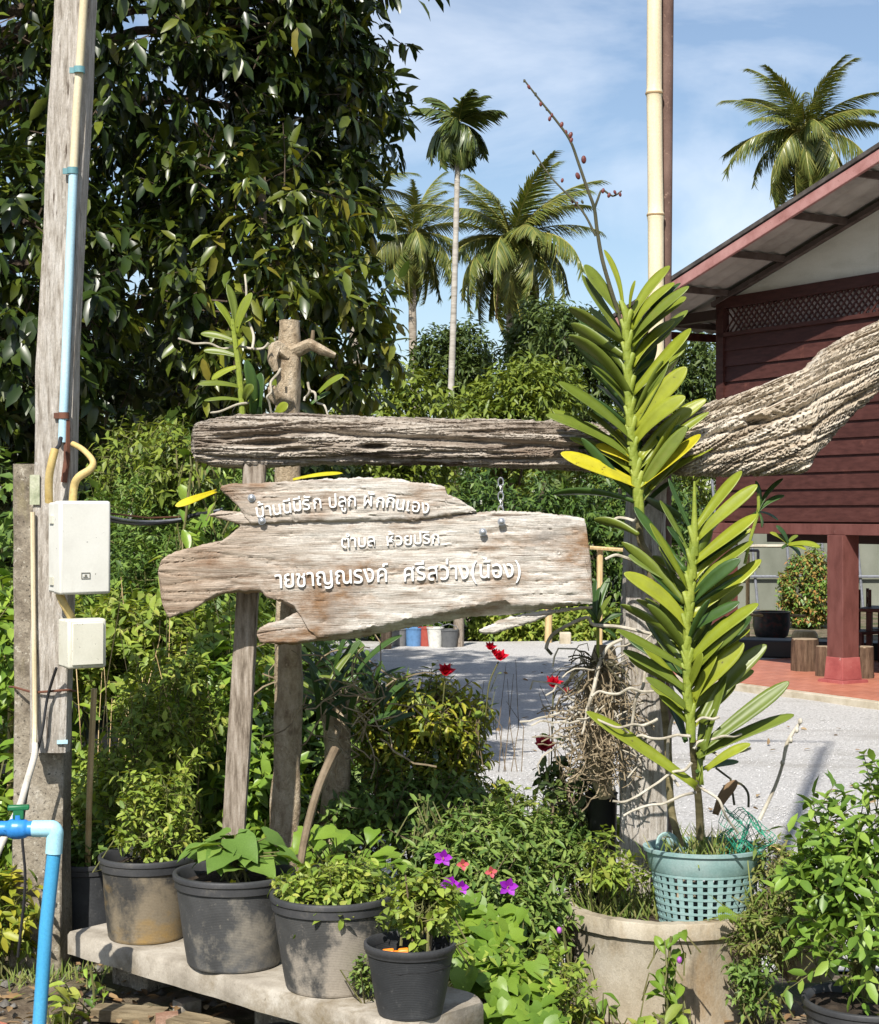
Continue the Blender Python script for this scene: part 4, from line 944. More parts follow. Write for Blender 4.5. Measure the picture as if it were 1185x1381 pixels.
def beam():
    NU, NV = 640, 190; vs = []; fs = []; s = BD / F; gc = b_top
    for i in range(NU + 1):
        px = BX0 + (BX1 - BX0) * i / NU
        ty = ip(b_top, px) + 2.2 * nn(px * .06, 1) + 1.3 * nn(px * .2, 2); by = ip(b_bot, px) + 2.4 * nn(px * .07, 4) + 1.5 * nn(px * .22, 5) + (3.0 * nn(px * .11, 8) if px > 1080 else 0)
        cy = (ty + by) / 2; hz = (by - ty) / 2; ry = hz * .95 + 6
        endr = min(1, ((px - BX0) / 10 + .12)) ** .5
        for j in range(NV):
            th = 2 * math.pi * j / NV; cv = -math.cos(th); sv = math.sin(th)      # th=0 top; front is sv<0 -> y towards the camera
            py = cy + hz * cv; dep = (ry * abs(sv) ** .7 if px < 880 else (ry + (46 - ry) * smooth01((px - 880) / 80)) * abs(sv) ** (.7 - .3 * smooth01((px - 880) / 100))) * endr
            front = sv > 0
            v = (py - 565 + .45 * max(0, px - 905) ** 1.0 * smooth01((px - 880) / 110)) / 68
            # grain runs with the outline
            g = nn(px * .010, v * 9, 3.1) * .5 + nn(px * .022, v * 24, 7.7) * .35 + nn(px * .05, v * 46, 2.2) * .25
            rid = abs(nn(px * .0085 + 3, v * 11, 9.3)); rid2 = abs(nn(px * .014 + 8, v * 20, 5.1))
            amp = 1.5 if px > 900 else 1.0
            vv = v * (1 + .35 * (px > 900)) + .05 * nn(px * .012, v * 3, 6)
            f1 = abs(nn(px * .006 + 2, vv * 30, 4.4)); f2 = abs(nn(px * .011 + 5, vv * 62, 8.4))
            k2 = 2.0 if px > 900 else 1.2
            disp = amp * (g * (.0045 if px > 900 else .007) - max(0, .11 - rid) * .085 - max(0, .09 - rid2) * .055) - k2 * (max(0, .13 - f1) * .034 + max(0, .14 - f2) * .018) + .0015 * nn(px * .05, v * 90, 3)
            if front:
                for tab, hw, dp, x0, x1 in cracks:
                    if x0 <= px <= x1:
                        d = (py - ip(tab, px) - 1.5 * nn(px * .05, hw)) / (hw * (.7 + .5 * nn(px * .03, hw + 3) + .3))
                        if abs(d) < 2.2: disp -= dp * math.exp(-d * d) * min(1, (px - x0) / 25, (x1 - px) / 25 + .05)
                for hx, hy, wx, wy, dp in holes:
                    d = ((px - hx) / wx) ** 2 + ((py - hy - (px - hx) * -.03) / wy) ** 2
                    if d < 2.5: disp -= dp * math.exp(-d * d * .8)
            q = P(px, py, BD)
            vs.append((q.x, BD + (-1 if front else 1) * (dep * s + disp), q.z + disp * .35 * -cv))
    for i in range(NU):
        for j in range(NV):
            a = i * NV + j; b = i * NV + (j + 1) % NV; fs.append((a, b, b + NV, a + NV))
    fs.append(tuple(range(NV))); fs.append(tuple(NU * NV + k for k in range(NV - 1, -1, -1)))
    o0 = P(740, 605, BD)
    me = bpy.data.meshes.new('driftwood_beam'); me.from_pydata([(v[0] - o0.x, v[1] - o0.y, v[2] - o0.z) for v in vs], [], fs)
    me.materials.append(MT['drift']); me.materials.append(MT['driftpale'])
    mi = []
    for f in me.polygons:
        px = BX0 + (BX1 - BX0) * (f.vertices[0] // NV) / NU
        mi.append(1 if px + 22 * nn(f.center.x * 6, f.center.z * 40) > 905 else 0)
    me.polygons.foreach_set('material_index', mi)
    me.polygons.foreach_set('use_smooth', [True] * len(me.polygons)); me.set_sharp_from_angle(angle=R(50)); me.update()
    bm = bmesh.new(); bm.from_mesh(me); bmesh.ops.recalc_face_normals(bm, faces=bm.faces); bm.to_mesh(me); bm.free()
    o = link_mesh('driftwood_beam', me, None); o.location = o0
    tag(o, 'long weathered driftwood beam lying across the posts, upturned at its right end', 'beam')
    return o
beam()

# ------------------------------------------------------------------ sign
SD = 4.76
sign = thing('wooden_sign', 'weathered wooden name sign with white Thai letters below the driftwood beam', 'sign', P(505, 750, SD))
def plank(name, mat, top, bot, bot_back, x0, x1, D, th, nv=46, rough=1.25, jag=1.9, seed=0, warp=0):
    """a board whose upper and lower edges follow the given outline"""
    NU = int((x1 - x0) / 2.2); vs = []; fs = []; s = D / F; ring = nv + 1 + 3
    for i in range(NU + 1):
        px = x0 + (x1 - x0) * i / NU
        j1 = jag * (nn(px * .09, seed) + .7 * nn(px * .31, seed + 5)); j2 = jag * (nn(px * .08, seed + 9) + .7 * nn(px * .29, seed + 13))
        ty = ip(top, px) + j1; by = ip(bot, px) + j2; bb = ip(bot_back, px) + j2 if bot_back else by + 1
        yo = warp * math.sin((px - x0) / (x1 - x0) * 3.1)
        for j in range(nv + 1):
            v = j / nv; py = ty + (by - ty) * v
            g = nn(px * .012, py * .10 + seed, 3) * .5 + nn(px * .03, py * .26, 7 + seed) * .35 + nn(px * .06, py * .5, 11 + seed) * .25
            rid = abs(nn(px * .008 + seed, py * .085 + px * .004, 9.3)); rid2 = abs(nn(px * .012 + 4 + seed, py * .16, 5.3))
            d = rough * (g * .0042 - max(0, .075 - rid) * .055 - max(0, .05 - rid2) * .035)
            ed = min(v, 1 - v) * (by - ty); d -= .006 * max(0, 1 - ed / 3.5) ** 2
            q = P(px, py, D); vs.append((q.x, D - d + yo, q.z))
        for (py, dy) in ((bb, th * .92), ((ty + bb) / 2, th), (ty + 1.5, th * .95)):
            q = P(px, py, D); vs.append((q.x, D + dy + yo + .004 * nn(px * .1, dy * 50), q.z))
    for i in range(NU):
        for j in range(ring):
            a = i * ring + j; b = i * ring + (j + 1) % ring; fs.append((a, b, b + ring, a + ring))
    fs.append(tuple(range(ring))); fs.append(tuple(NU * ring + k for k in range(ring - 1, -1, -1)))
    m = MB(); m.add(vs, fs); return m.build(name, mat, sign, angle=50)
plank('board', MT['signwood'],
      [(213, 768), (216, 757), (226, 747), (245, 741), (262, 737), (285, 731), (300, 728), (316, 716), (330, 704), (400, 698), (560, 697), (640, 691), (672, 688), (720, 690), (770, 695), (789, 699), (791, 712), (797, 760), (799, 800)],
      [(213, 776), (218, 815), (226, 833), (245, 828), (262, 821), (284, 806), (300, 799), (325, 797), (350, 796), (360, 806), (385, 812), (396, 818), (408, 836), (416, 852), (430, 861), (440, 858), (480, 852), (540, 838), (600, 826), (660, 814), (682, 811), (690, 818), (740, 816), (799, 813)],
      [(213, 778), (226, 834), (300, 801), (350, 800), (396, 822), (416, 856), (430, 866), (480, 862), (540, 850), (560, 846), (640, 832), (690, 830), (740, 822), (799, 814)], 213, 799, SD, .05, seed=1)
plank('board', MT['signwood'],
      [(283, 694), (298, 655), (306, 652), (340, 651), (400, 648), (440, 645), (500, 643), (540, 645), (556, 650), (580, 651), (600, 656), (601, 664), (625, 676), (642, 688)],
      [(297, 660), (310, 672), (322, 684), (330, 698), (338, 706), (400, 703), (560, 701), (600, 695), (642, 690)], None, 297, 642, SD - .012, .045, nv=26, seed=21)
plank('splinter_board', MT['signwood'],
      [(282, 694), (296, 688), (330, 690), (345, 692)], [(282, 695), (300, 700), (322, 706), (345, 708)], None, 282, 345, SD - .006, .03, nv=10, seed=31)
plank('board', MT['signwood'],
      [(346, 852), (350, 846), (362, 840), (380, 836), (394, 828), (430, 815), (470, 815)],
      [(346, 858), (350, 866), (372, 868), (400, 867), (440, 860), (470, 852)],
      [(346, 860), (372, 871), (400, 870), (470, 858)], 346, 468, SD + .007, .05, nv=24, seed=41)
plank('splinter_board', MT['signwood'],
      [(646, 849), (660, 842), (690, 830), (730, 823), (800, 816)], [(646, 852), (655, 856), (680, 850), (720, 838), (750, 826), (800, 819)], None, 646, 799, SD + .035, .022, nv=10, seed=51)
# brown left end sits on the main board's tongue
# bolts
for (x, y) in ((339, 671), (353, 702), (651, 717), (676, 703)):
    m = MB(); c = P(x, y, SD - .017); m.ball(c, (.0085, .006, .0085), 10, 6); m.lathe([(.011, 0), (.011, .003), (0, .003)], c + Vector((0, .004, 0)), 12, ax=Matrix.Rotation(R(90), 3, 'X')); m.build('bolt', MT['bolt'], sign)
# letters
COMB = set(range(0x0E34, 0x0E3B)) | set(range(0x0E47, 0x0E4F)) | {0x0E31, 0x0E33}
def clusters(s):
    out = []
    for ch in s:
        if out and ord(ch) in COMB: out[-1] += ch
        else: out.append(ch)
    return out
fc = bpy.data.curves.new('letter_curve', 'FONT'); fo = bpy.data.objects.new('letter_curve', fc); COL.objects.link(fo)
fc.offset = -.003; fc.extrude = .05; fc.resolution_u = 3; fc.bevel_depth = .012; fc.bevel_resolution = 0
def glyph(txt):
    fc.body = txt; bpy.context.view_layer.update()
    return bpy.data.meshes.new_from_object(fo.evaluated_get(bpy.context.evaluated_depsgraph_get()))
def text_line(txt, x0, x1, base, hpx, D, slant=0):
    cl = clusters(txt); adv = []; ms = []
    for c in cl:
        if c == ' ': adv.append((.30, 0)); ms.append(None); continue
        me = glyph(c); xs_ = [v.co.x for v in me.vertices]; ms.append(me); adv.append((max(xs_) + .055, 0))
    tot = sum(a for a, _ in adv); sx = (x1 - x0) / tot; s = D / F; cur = x0
    for c, me, (a, _) in zip(cl, ms, adv):
        if me is not None:
            py = ip(base, cur); py2 = ip(base, cur + a * sx); an = math.atan2(-(py2 - py), a * sx)
            k = hpx / .56 * s
            M = Matrix.Rotation(R(90), 4, 'X') @ Matrix.Rotation(an + random.uniform(-.03, .03), 4, 'Z') @ Matrix.Diagonal((sx * s, k, .034, 1))
            me.transform(M); me.name = 'letter'
            me.materials.clear(); me.materials.append(MT['letter'])
            o = link_mesh('letter', me, None, sign); o.location = P(cur, py + random.uniform(-.6, .6), D) - wloc(sign)
        cur += a * sx
LD = SD - .0165
text_line('บ้านนีมีรัก ปลูก ผักกินเอง', 345, 579, [(345, 698), (380, 692), (440, 684), (490, 682), (520, 684), (579, 693)], 14, LD)
text_line('ตำบล  ห้วยปริก', 459, 594, [(459, 738), (594, 732)], 13, SD - .0045)
text_line('ายชาญณรงค์  ศรีสว่าง(น้อง)', 371, 704, [(371, 793), (440, 788), (520, 784), (704, 777)], 18.5, SD - .0045)
bpy.data.objects.remove(fo)
# hanging chain
ch = thing('hanging_chain', 'short bright chain hanging from the beam to the sign', 'chain', P(675, 690, SD + .02))
for i in range(5):
    c = P(675 + (i % 2), 650 + i * 9.5, SD + .02 + .01 * (4 - i)); m = MB()
    ring = []
    for k in range(12):
        a = 6.283 * k / 12; ring.append(c + (Vector((math.cos(a) * .0075, 0, math.sin(a) * .013)) if i % 2 == 0 else Vector((math.cos(a) * .003, math.cos(a) * .0075, math.sin(a) * .013))))
    ring.append(ring[0]); m.tube(ring, .0022, 5, cap=False); m.build('link', MT['chain'], ch)

# ------------------------------------------------------------------ posts
def timber(name, label, cat, path, w, d, mat, twist=.0, rough=.004, seg=40, group=None, bev=.12):
    """squared, weathered timber along a polyline of points, w wide and d deep"""
    pts = [Vector(p) for p in path]; vs = []; fs = []
    sec = []
    for cx_, cy_ in ((-1, -1), (1, -1), (1, 1), (-1, 1)):
        sec.append((cx_, cy_))
    prof = []
    for k in range(4):
        a = sec[k]; b = sec[(k + 1) % 4]
        for t in (.04, .2, .4, .6, .8, .96): prof.append((a[0] + (b[0] - a[0]) * t, a[1] + (b[1] - a[1]) * t))
    n = len(prof)
    for i in range(seg + 1):
        u = i / seg * (len(pts) - 1); k = min(len(pts) - 2, int(u)); p = pts[k].lerp(pts[k + 1], u - k)
        hw = (w if not hasattr(w, '__len__') else w[0] + (w[1] - w[0]) * i / seg) / 2; hd = d / 2
        for (x, y) in prof:
            g = rough * (nn(x * 3 + p.x * 20, p.z * 2.5, y * 3) * 1.2 + nn(x * 9, p.z * 6, y * 9 + 4) * .6)
            ln = math.hypot(x, y); vs.append(p + Vector((x * hw + x / ln * g, y * hd + y / ln * g, 0)))
    for i in range(seg):
        for j in range(n):
            a = i * n + j; b = i * n + (j + 1) % n; fs.append((a, b, b + n, a + n))
    fs.append(tuple(range(n))); fs.append(tuple(seg * n + k for k in range(n - 1, -1, -1)))
    m = MB(); m.add(vs, fs); t = thing(name, label, cat, path[0], group); m.build('shaft', MT[mat], t, angle=35); return t
q0 = P(314, 1150, 4.95); q0.z = gz(0, 4.95) - .05
timber('sign_post', 'grey squared timber post under the left part of the sign', 'post', [q0, P(316, 1110, 4.95), P(345, 615, 4.95)], .062, .05, 'postwood', rough=.003)
t = timber('sign_post', 'thick weathered timber post behind the tall orchid', 'post', [P(866, 1300, 5.2), P(868, 1100, 5.2), P(868, 800, 5.2), P(872, 532, 5.2)], (.145, .10), .11, 'polewood', rough=.014)
# bark trunks beside the sign
def rough_trunk(m, path, rad, seg=60, sides=22, amp=.1, seed=0):
    pts = [Vector(p) for p in path]; P2 = []; r2 = []
    for i in range(seg + 1):
        u = i / seg * (len(pts) - 1); k = min(len(pts) - 2, int(u)); P2.append(pts[k].lerp(pts[k + 1], u - k)); r2.append(rad[k] + (rad[k + 1] - rad[k]) * (u - k))
    fr = frames(P2); vs = []; fs = []
    for i, (p, t, u, v) in enumerate(fr):
        for k in range(sides):
            a = 6.283 * k / sides; c = math.cos(a); s = math.sin(a)
            rr = r2[i] * (1 + amp * (nn(c * 1.6 + seed, s * 1.6, p.z * 5) + .6 * nn(c * 5, s * 5 + seed, p.z * 16)))
            vs.append(p + u * c * rr + v * s * rr)
    for i in range(len(fr) - 1):
        for k in range(sides):
            a = i * sides + k; b = i * sides + (k + 1) % sides; fs.append((a, b, b + sides, a + sides))
    fs.append(tuple(range(sides - 1, -1, -1))); fs.append(tuple((len(fr) - 1) * sides + k for k in range(sides)))
    m.add(vs, fs)
g0 = P(384, 1150, 5.3); g0.z = gz(g0.x, 5.3) - .05
tr = thing('cut_trunk', 'cut off bark-covered trunk standing behind the left end of the beam', 'trunk', g0)
m = MB(); rough_trunk(m, [g0, P(383, 1130, 5.3), P(390, 900, 5.3), P(388, 560, 5.3), P(391, 432, 5.3)], [.046, .044, .043, .037, .034], 90, amp=.2); m.build('bole', MT['bark'], tr, angle=60)
m = MB(); rough_trunk(m, [P(395, 474, 5.28), P(418, 463, 5.27), P(436, 472, 5.25), P(452, 479, 5.25)], [.021, .017, .015, .009], 18, 12, .38, 3); m.build('branch_stub', MT['bark'], tr, angle=60)
m = MB(); rough_trunk(m, [P(390, 480, 5.28), P(372, 466, 5.27), P(367, 484, 5.25), P(372, 500, 5.25)], [.022, .02, .017, .010], 16, 12, .4, 5); m.build('branch_stub', MT['bark'], tr, angle=60)
m = MB(); rough_trunk(m, [P(388, 540, 5.27), P(370, 535, 5.22), P(366, 522, 5.2)], [.022, .02, .012], 12, 12, .25, 7); m.build('branch_stub', MT['bark'], tr, angle=60)
m = MB(); rough_trunk(m, [P(420, 466, 5.27), P(422, 445, 5.27)], [.008, .005], 6, 6, .2, 8); m.build('branch_stub', MT['woodystem'], tr)
g1 = P(452, 1120, 5.6); g1.z = gz(g1.x, 5.6) - .05
tr2 = thing('short_trunk', 'short mossy trunk stump right of the cut trunk under the sign', 'trunk', g1)
m = MB(); rough_trunk(m, [g1, P(452, 1100, 5.6), P(455, 1010, 5.6), P(452, 930, 5.6)], [.05, .048, .044, .04], 40, amp=.2, seed=11); m.build('bole', MT['bark'], tr2, angle=60)
# leaning stick
m = MB(); m.tube([P(402, 1185, 4.62), P(412, 1125, 4.7), P(430, 1060, 4.8), P(452, 1010, 4.9)], [.010, .011, .012, .014], 8); o = m.build('leaning_stick', MT['woodystem'], None); tag(o, 'bare grey stick leaning out of the third pot', 'stick')

# bamboo pole and steel pole
m0 = P(884, 1250, 5.32); m0.z = .1
bp = thing('bamboo_pole', 'tall cream bamboo pole rising behind the orchid', 'pole', m0)
top = Vector((P(884, 0, 5.32).x - .01, 5.32, 4.6)); jt = [0.1, .52, .92, 1.32, 1.69, CAMZ + (HY - 290) / F * 5.32, CAMZ + (HY - 126) / F * 5.32, 3.35, 3.85, 4.4, 5.0, 5.7, 6.5, 7.4, 8.4, 9.6]
pts = []; rad = []
def bx(z):
    return ip([(.1, P(887, 1250, 5.32).x), (CAMZ + (HY - 290) / F * 5.32, P(884, 290, 5.32).x), (CAMZ + (HY - 126) / F * 5.32, P(882, 126, 5.32).x), (9.6, P(886, -100, 5.32).x)], z)
for a, b in zip(jt, jt[1:]):
    for u in (0, .012, .03, .1, .5, .9, .97, .988):
        z = a + (b - a) * u; rr = max(.023, .0285 - .0013 * z); rr *= {0: 1.10, .012: 1.06, .03: .97, .988: 1.05, .97: .98}.get(u, .985 if u != .5 else .95)
        pts.append(Vector((bx(z), 5.32, z))); rad.append(rr)
m = MB(); m.tube(pts, rad, 16); m.build('culm', MT['bamboo'], bp)
for z in jt[1:-1]:
    m = MB(); m.lathe([(.0285 - .0013 * z + .0028, -.003), (.0285 - .0013 * z + .0036, 0), (.0285 - .0013 * z + .0028, .003)], Vector((bx(z), 5.32, z)), 16, closed=True); m.build('joint', MT['bamboojoint'], bp)
s0 = P(897, 1250, 5.36); s0.z = .1
sp = thing('steel_pole', 'rusty brown steel pole beside the bamboo pole', 'pole', s0)
stp = Vector((P(900, 0, 5.36).x + .05, 5.40, 9.9)); m = MB(); m.tube([s0, P(896, 480, 5.36), P(899, 0, 5.36), stp], [.0215, .0215, .0215, .02], 14); m.build('shaft', MT['steel'], sp)
m = MB(); m.tube([stp + Vector((.02, 0, -.05)), stp + Vector((-.35, 0, 0)), stp + Vector((-.75, 0, .02))], [.018, .018, .045], 8); m.build('lamp_arm', MT['steel'], sp)

# ------------------------------------------------------------------ left pole with boxes
PD = 4.98
c0 = P(55, 1330, PD + .05); c0.z = gz(c0.x, PD) - .05
cp = timber('concrete_post', 'rough square concrete post behind the wooden pole', 'post', [c0, P(56, 1200, PD + .05), P(58, 1000, PD + .05), P(56, 626, PD + .05)], (.150, .138), .13, 'concrete', rough=.006, seg=70)
wp0 = P(68, 1012, PD - .075)
wp = timber('wooden_pole', 'tall pale wooden pole leaning at the left with a conduit on it', 'pole', [wp0, P(72, 800, PD - .075), P(78, 500, PD - .07), P(102, 0, PD - .05), P(116, -320, PD - .03)], (.105, .112), .085, 'polewood', rough=.004, seg=80)
def path_px(lst, D): return [P(x, y, D) for x, y in lst]
fd = PD - .128
m = MB(); m.tube(path_px([(84, 596), (88, 500), (92, 400), (96, 300), (99, 228)], fd), .0125, 12); m.build('conduit', MT['bluepale'], wp)
m = MB(); m.tube(path_px([(99, 232), (103, 150), (108, 80), (113, 0), (122, -150), (128, -310)], fd + .006), .0118, 12); m.build('conduit', MT['conduitcream'], wp)
for (x, y) in ((98, 230), (107, 94), (86, 560)):
    m = MB(); c = P(x, y, fd); m.lathe([(.0132, -.009), (.0160, -.009), (.0160, .009), (.0132, .009)], c, 14, closed=True)
    m.box(c + Vector((-.020, .006, 0)), (.018, .008, .016)); m.build('clamp', MT['clamp'] if y != 560 else MT['cablebrown'], wp)
m = MB(); m.tube(path_px([(90, 566), (90, 620), (86, 650)], PD - .125), .010, 6); m.build('tape', MT['cablebrown'], wp)
m = MB(); m.box(P(47, 660, PD - .12), (.028, .006, .085)); m.build('mossy_plate', surf('mossy_plate', [(.20, .23, .14), (.38, .40, .28), (.50, .50, .40)], 20), wp)
# wire round both posts
m = MB(); yy = 930
pa = [P(19, yy - 4, PD - .03), P(40, yy + 2, PD - .09), P(50, yy + 3, PD - .127), P(90, yy, PD - .127), P(97, yy + 1, PD - .05), P(97, yy + 1, PD + .13), P(18, yy - 4, PD + .13), P(19, yy - 4, PD - .03)]
m.tube(pa, .0035, 6); o = m.build('wire_tie', MT['cablebrown'], None); tag(o, 'rusty wire tied round the pole and the concrete post', 'wire')
def ebox(name, label, x0, x1, y0, y1, D, dep, mat, sidepx, cover):
    a = P(x0, y1, D); b = P(x1, y0, D); t = thing(name, label, 'electric box', Vector(((a.x + b.x) / 2, D, a.z)))
    w_ = b.x - a.x; h_ = b.z - a.z; cx_ = (a.x + b.x) / 2; cz_ = (a.z + b.z) / 2; rz = rotz(R(sidepx))
    m = MB(); m.box((cx_, D + dep / 2, cz_), (w_ * .97, dep * .62, h_ * .97), rz); m.build('back_box', mat, t, bevel=.006)
    m = MB(); m.box(Vector((cx_, D + dep / 2, cz_)) + rz @ Vector((0, -dep * .37, 0)), (w_, dep * .5, h_), rz); cv = m.build('cover', mat, t, bevel=.008)
    return t, cv, rz, Vector((cx_, D + dep / 2, cz_)), w_, h_
ED = 4.74
t, cv, rz, c, w_, h_ = ebox('electric_box', 'large white weathered electric box on the wooden pole', 62, 134, 675, 801, ED, .115, MT['boxwhite'], 31, 0)
m = MB(); 
fz = rz @ Vector((0, -1, 0)); fxv = rz @ Vector((1, 0, 0)); fc_ = c + fz * (.115 * .62 + .0012) + Vector((0, 0, -h_ * .30))
for (dx, dz, sx, sz) in ((-.012, 0, .0016, .016), (.012, 0, .0016, .016), (0, .008, .0256, .0016), (0, -.008, .0256, .0016), (0, 0, .006, .006), (-.001, -.0035, .014, .0012)):
    m.box(fc_ + fxv * dx + Vector((0, 0, dz)), (sx, .0012, sz), rz)
m.build('rating_mark', plain('print_grey', (.16, .15, .12), .7), cv, smooth=False)
for dz in (.30, -.36):
    m = MB(); m.box(c + rz @ Vector((-w_ * .49, 0, h_ * dz)), (.008, .03, .022), rz); m.build('hinge', MT['boxgrey'], t)
# conduits into the top of the large box and the bent one below
m = MB(); m.tube([P(74, 606, ED + .04), P(70, 622, ED + .03), P(66, 645, ED + .04), P(66, 677, ED + .06)], .0115, 10); m.build('conduit', MT['conduit'], t)
m = MB(); m.tube([P(82, 590, ED + .07), P(80, 600, ED + .05), P(74, 608, ED + .04)], .006, 8); m.build('cable', MT['cable'], t)
m = MB(); m.tube([P(98, 598, ED + .12), P(112, 606, ED + .09), P(125, 621, ED + .06), P(122, 632, ED + .05), P(106, 643, ED + .05), P(100, 655, ED + .06), P(98, 677, ED + .06)], [.008, .008, .009, .011, .0115, .0115, .0115], 10); m.build('conduit', MT['conduit'], t)
m = MB(); m.tube([P(80, 800, ED + .05), P(86, 814, ED + .04), P(94, 828, ED + .05), P(98, 836, ED + .06)], .0115, 10); m.build('conduit', MT['conduit'], t)
t, cv, rz, c, w_, h_ = ebox('electric_box', 'small cream electric box below the large white one', 76, 130, 834, 901, ED + .01, .10, MT['boxgrey'], 31, 0)
fz = rz @ Vector((0, -1, 0)); m = MB(); m.box(c + fz * (.10 * .62 + .002), (w_ * .82, .006, h_ * .86), rz); m.build('lid_panel', MT['boxgrey'], cv, bevel=.003)
# cables to the right
m = MB(); m.tube([P(132, 697, ED + .06), P(160, 703, ED + .2), P(200, 706, ED + .4), P(245, 701, ED + .5), P(262, 694, 5.25), P(300, 690, 5.3)], .0065, 8); o = m.build('cable', MT['cable'], None); tag(o, 'black cable running from the large box towards the sign', 'cable')
m = MB(); m.tube([P(132, 692, ED + .06), P(165, 700, ED + .2), P(200, 703, ED + .4), P(248, 699, ED + .5), P(300, 686, 5.3)], .004, 6); o = m.build('cable', MT['cablegrey'], None); tag(o, 'thin grey cable running above the black one', 'cable')
m = MB(); m.tube([P(134, 690, ED + .1), P(200, 698, 5.2), P(250, 696, 5.3), P(310, 694, 5.35)], .003, 5); o = m.build('rusty_wire', MT['cablebrown'], None); tag(o, 'rusty brown wire above the cables beside the box', 'wire')
m = MB(); m.tube([P(76, 900, ED + .07), P(64, 940, ED + .1), P(56, 990, ED + .09), P(40, 1050, ED + .09), P(30, 1120, ED + .09), P(34, 1190, ED + .09), P(24, 1290, ED + .1)], .0045, 6); o = m.build('hanging_cable', MT['cable'], None); tag(o, 'thin dark cable hanging down the pole below the small box', 'cable')
m = MB(); m.box(P(84, 1000, ED + .12), (.03, .012, .010), rotz(.2)); o = m.build('clamp_block', MT['bluepale'], None); tag(o, 'small pale blue clip at the foot of the wooden pole', 'clip')
# ------------------------------------------------------------------ water tap
TD = 4.22
tp = thing('water_pipe', 'bright blue water pipe with elbow and green-handled valve', 'water pipe', P(50, 1400, TD))
g = P(48, 1440, TD); g.z = .1
m = MB(); m.tube([g, P(62, 1250, TD), P(73, 1148, TD)], .0172, 18); m.build('pipe', MT['bluepvc'], tp)
m = MB(); m.tube([P(72.5, 1150, TD), P(74, 1128, TD), P(74, 1121, TD), P(71, 1117, TD), P(66, 1117, TD), P(44, 1117, TD)], [.0208, .0208, .0208, .0205, .0205, .0205], 18); m.build('elbow', MT['bluelight'], tp)
m = MB(); m.tube([P(46, 1117, TD), P(38, 1117, TD), P(34, 1117, TD), P(26, 1117, TD), P(18, 1117, TD), P(12, 1117, TD), P(8, 1117, TD), P(-30, 1117, TD)], [.019, .019, .023, .026, .026, .022, .019, .019], 18)
m.tube([P(24, 1108, TD), P(24, 1098, TD)], .013, 12); m.build('valve_body', MT['bluevalve'], tp)
m = MB(); c = P(25, 1096, TD); m.box(c, (.026, .022, .030), rotz(.2)); m.box(c + Vector((0, 0, .014)), (.052, .024, .012), rotz(.2)); m.build('valve_handle', MT['greenhandle'], tp, bevel=.003)
m = MB(); m.tube([P(47, 1004, ED + .05), P(46, 1020, ED + .0), P(36, 1055, ED - .1), P(26, 1088, ED - .25), P(10, 1120, ED - .35), P(-8, 1160, ED - .4), P(-30, 1220, ED - .4)], .0095, 10); o = m.build('grey_hose', MT['hose'], None); tag(o, 'pale grey hose running down past the tap', 'hose')
m = MB(); m.tube([P(46, 1006, ED + .06), P(47, 960, ED + .1), P(45, 800, ED + .11), P(44, 690, ED + .11)], .007, 8); o = m.build('pale_hose', MT['conduitcream'], None); tag(o, 'pale conduit climbing the seam between pole and concrete post', 'conduit')
# ------------------------------------------------------------------ bench and pots
BZ = CAMZ - 1.18
A0 = Vector((-1.045, 4.795, BZ)); A1 = Vector((-.01, 3.835, BZ)); bd = (A1 - A0).normalized(); bn = Vector((-bd.y, bd.x, 0))    # bn points away from the camera
if bn.y < 0: bn = -bn
bench = thing('concrete_bench', 'low concrete slab bench carrying the row of black pots', 'bench', Vector((-.5, 4.4, .15)))
A1 = A0 + bd * 1.31
m = MB(); NL = 60; vs = []; fs = []
for i in range(NL + 1):
    u = i / NL; p = A0.lerp(A1, u); wd = .33
    e = .008 * nn(u * 9, 2); e2 = .010 * nn(u * 13, 7); en = .05 * max(0, (u - .93) / .07) ** 2
    for (d, z) in ((0 + e + en, -.062), (e2 * .6 + en, -.008), (.008 + e2 * .6 + en, 0), (wd * .5, .001), (wd - .01 - en, 0), (wd - en, -.01), (wd - en, -.062)):
        vs.append(p + bn * d + Vector((0, 0, z + .002 * nn(u * 20, d * 9))))
n = 7
for i in range(NL):
    for j in range(n):
        a = i * n + j; b = i * n + (j + 1) % n; fs.append((a, b, b + n, a + n))
fs.append(tuple(range(n))); fs.append(tuple(NL * n + k for k in range(n - 1, -1, -1)))
m.add(vs, fs); m.build('slab', MT['slabcon'], bench, angle=50)
for u in (.08, .55, .93):
    p = A0.lerp(A1, u) + bn * .2; m = MB(); m.box((p.x, p.y, (BZ - .062 + .1) / 2 + .0), (.16, .14, BZ - .062 - .1), rotz(math.atan2(bd.y, bd.x))); m.build('support_block', MT['concrete'], bench, bevel=.01)

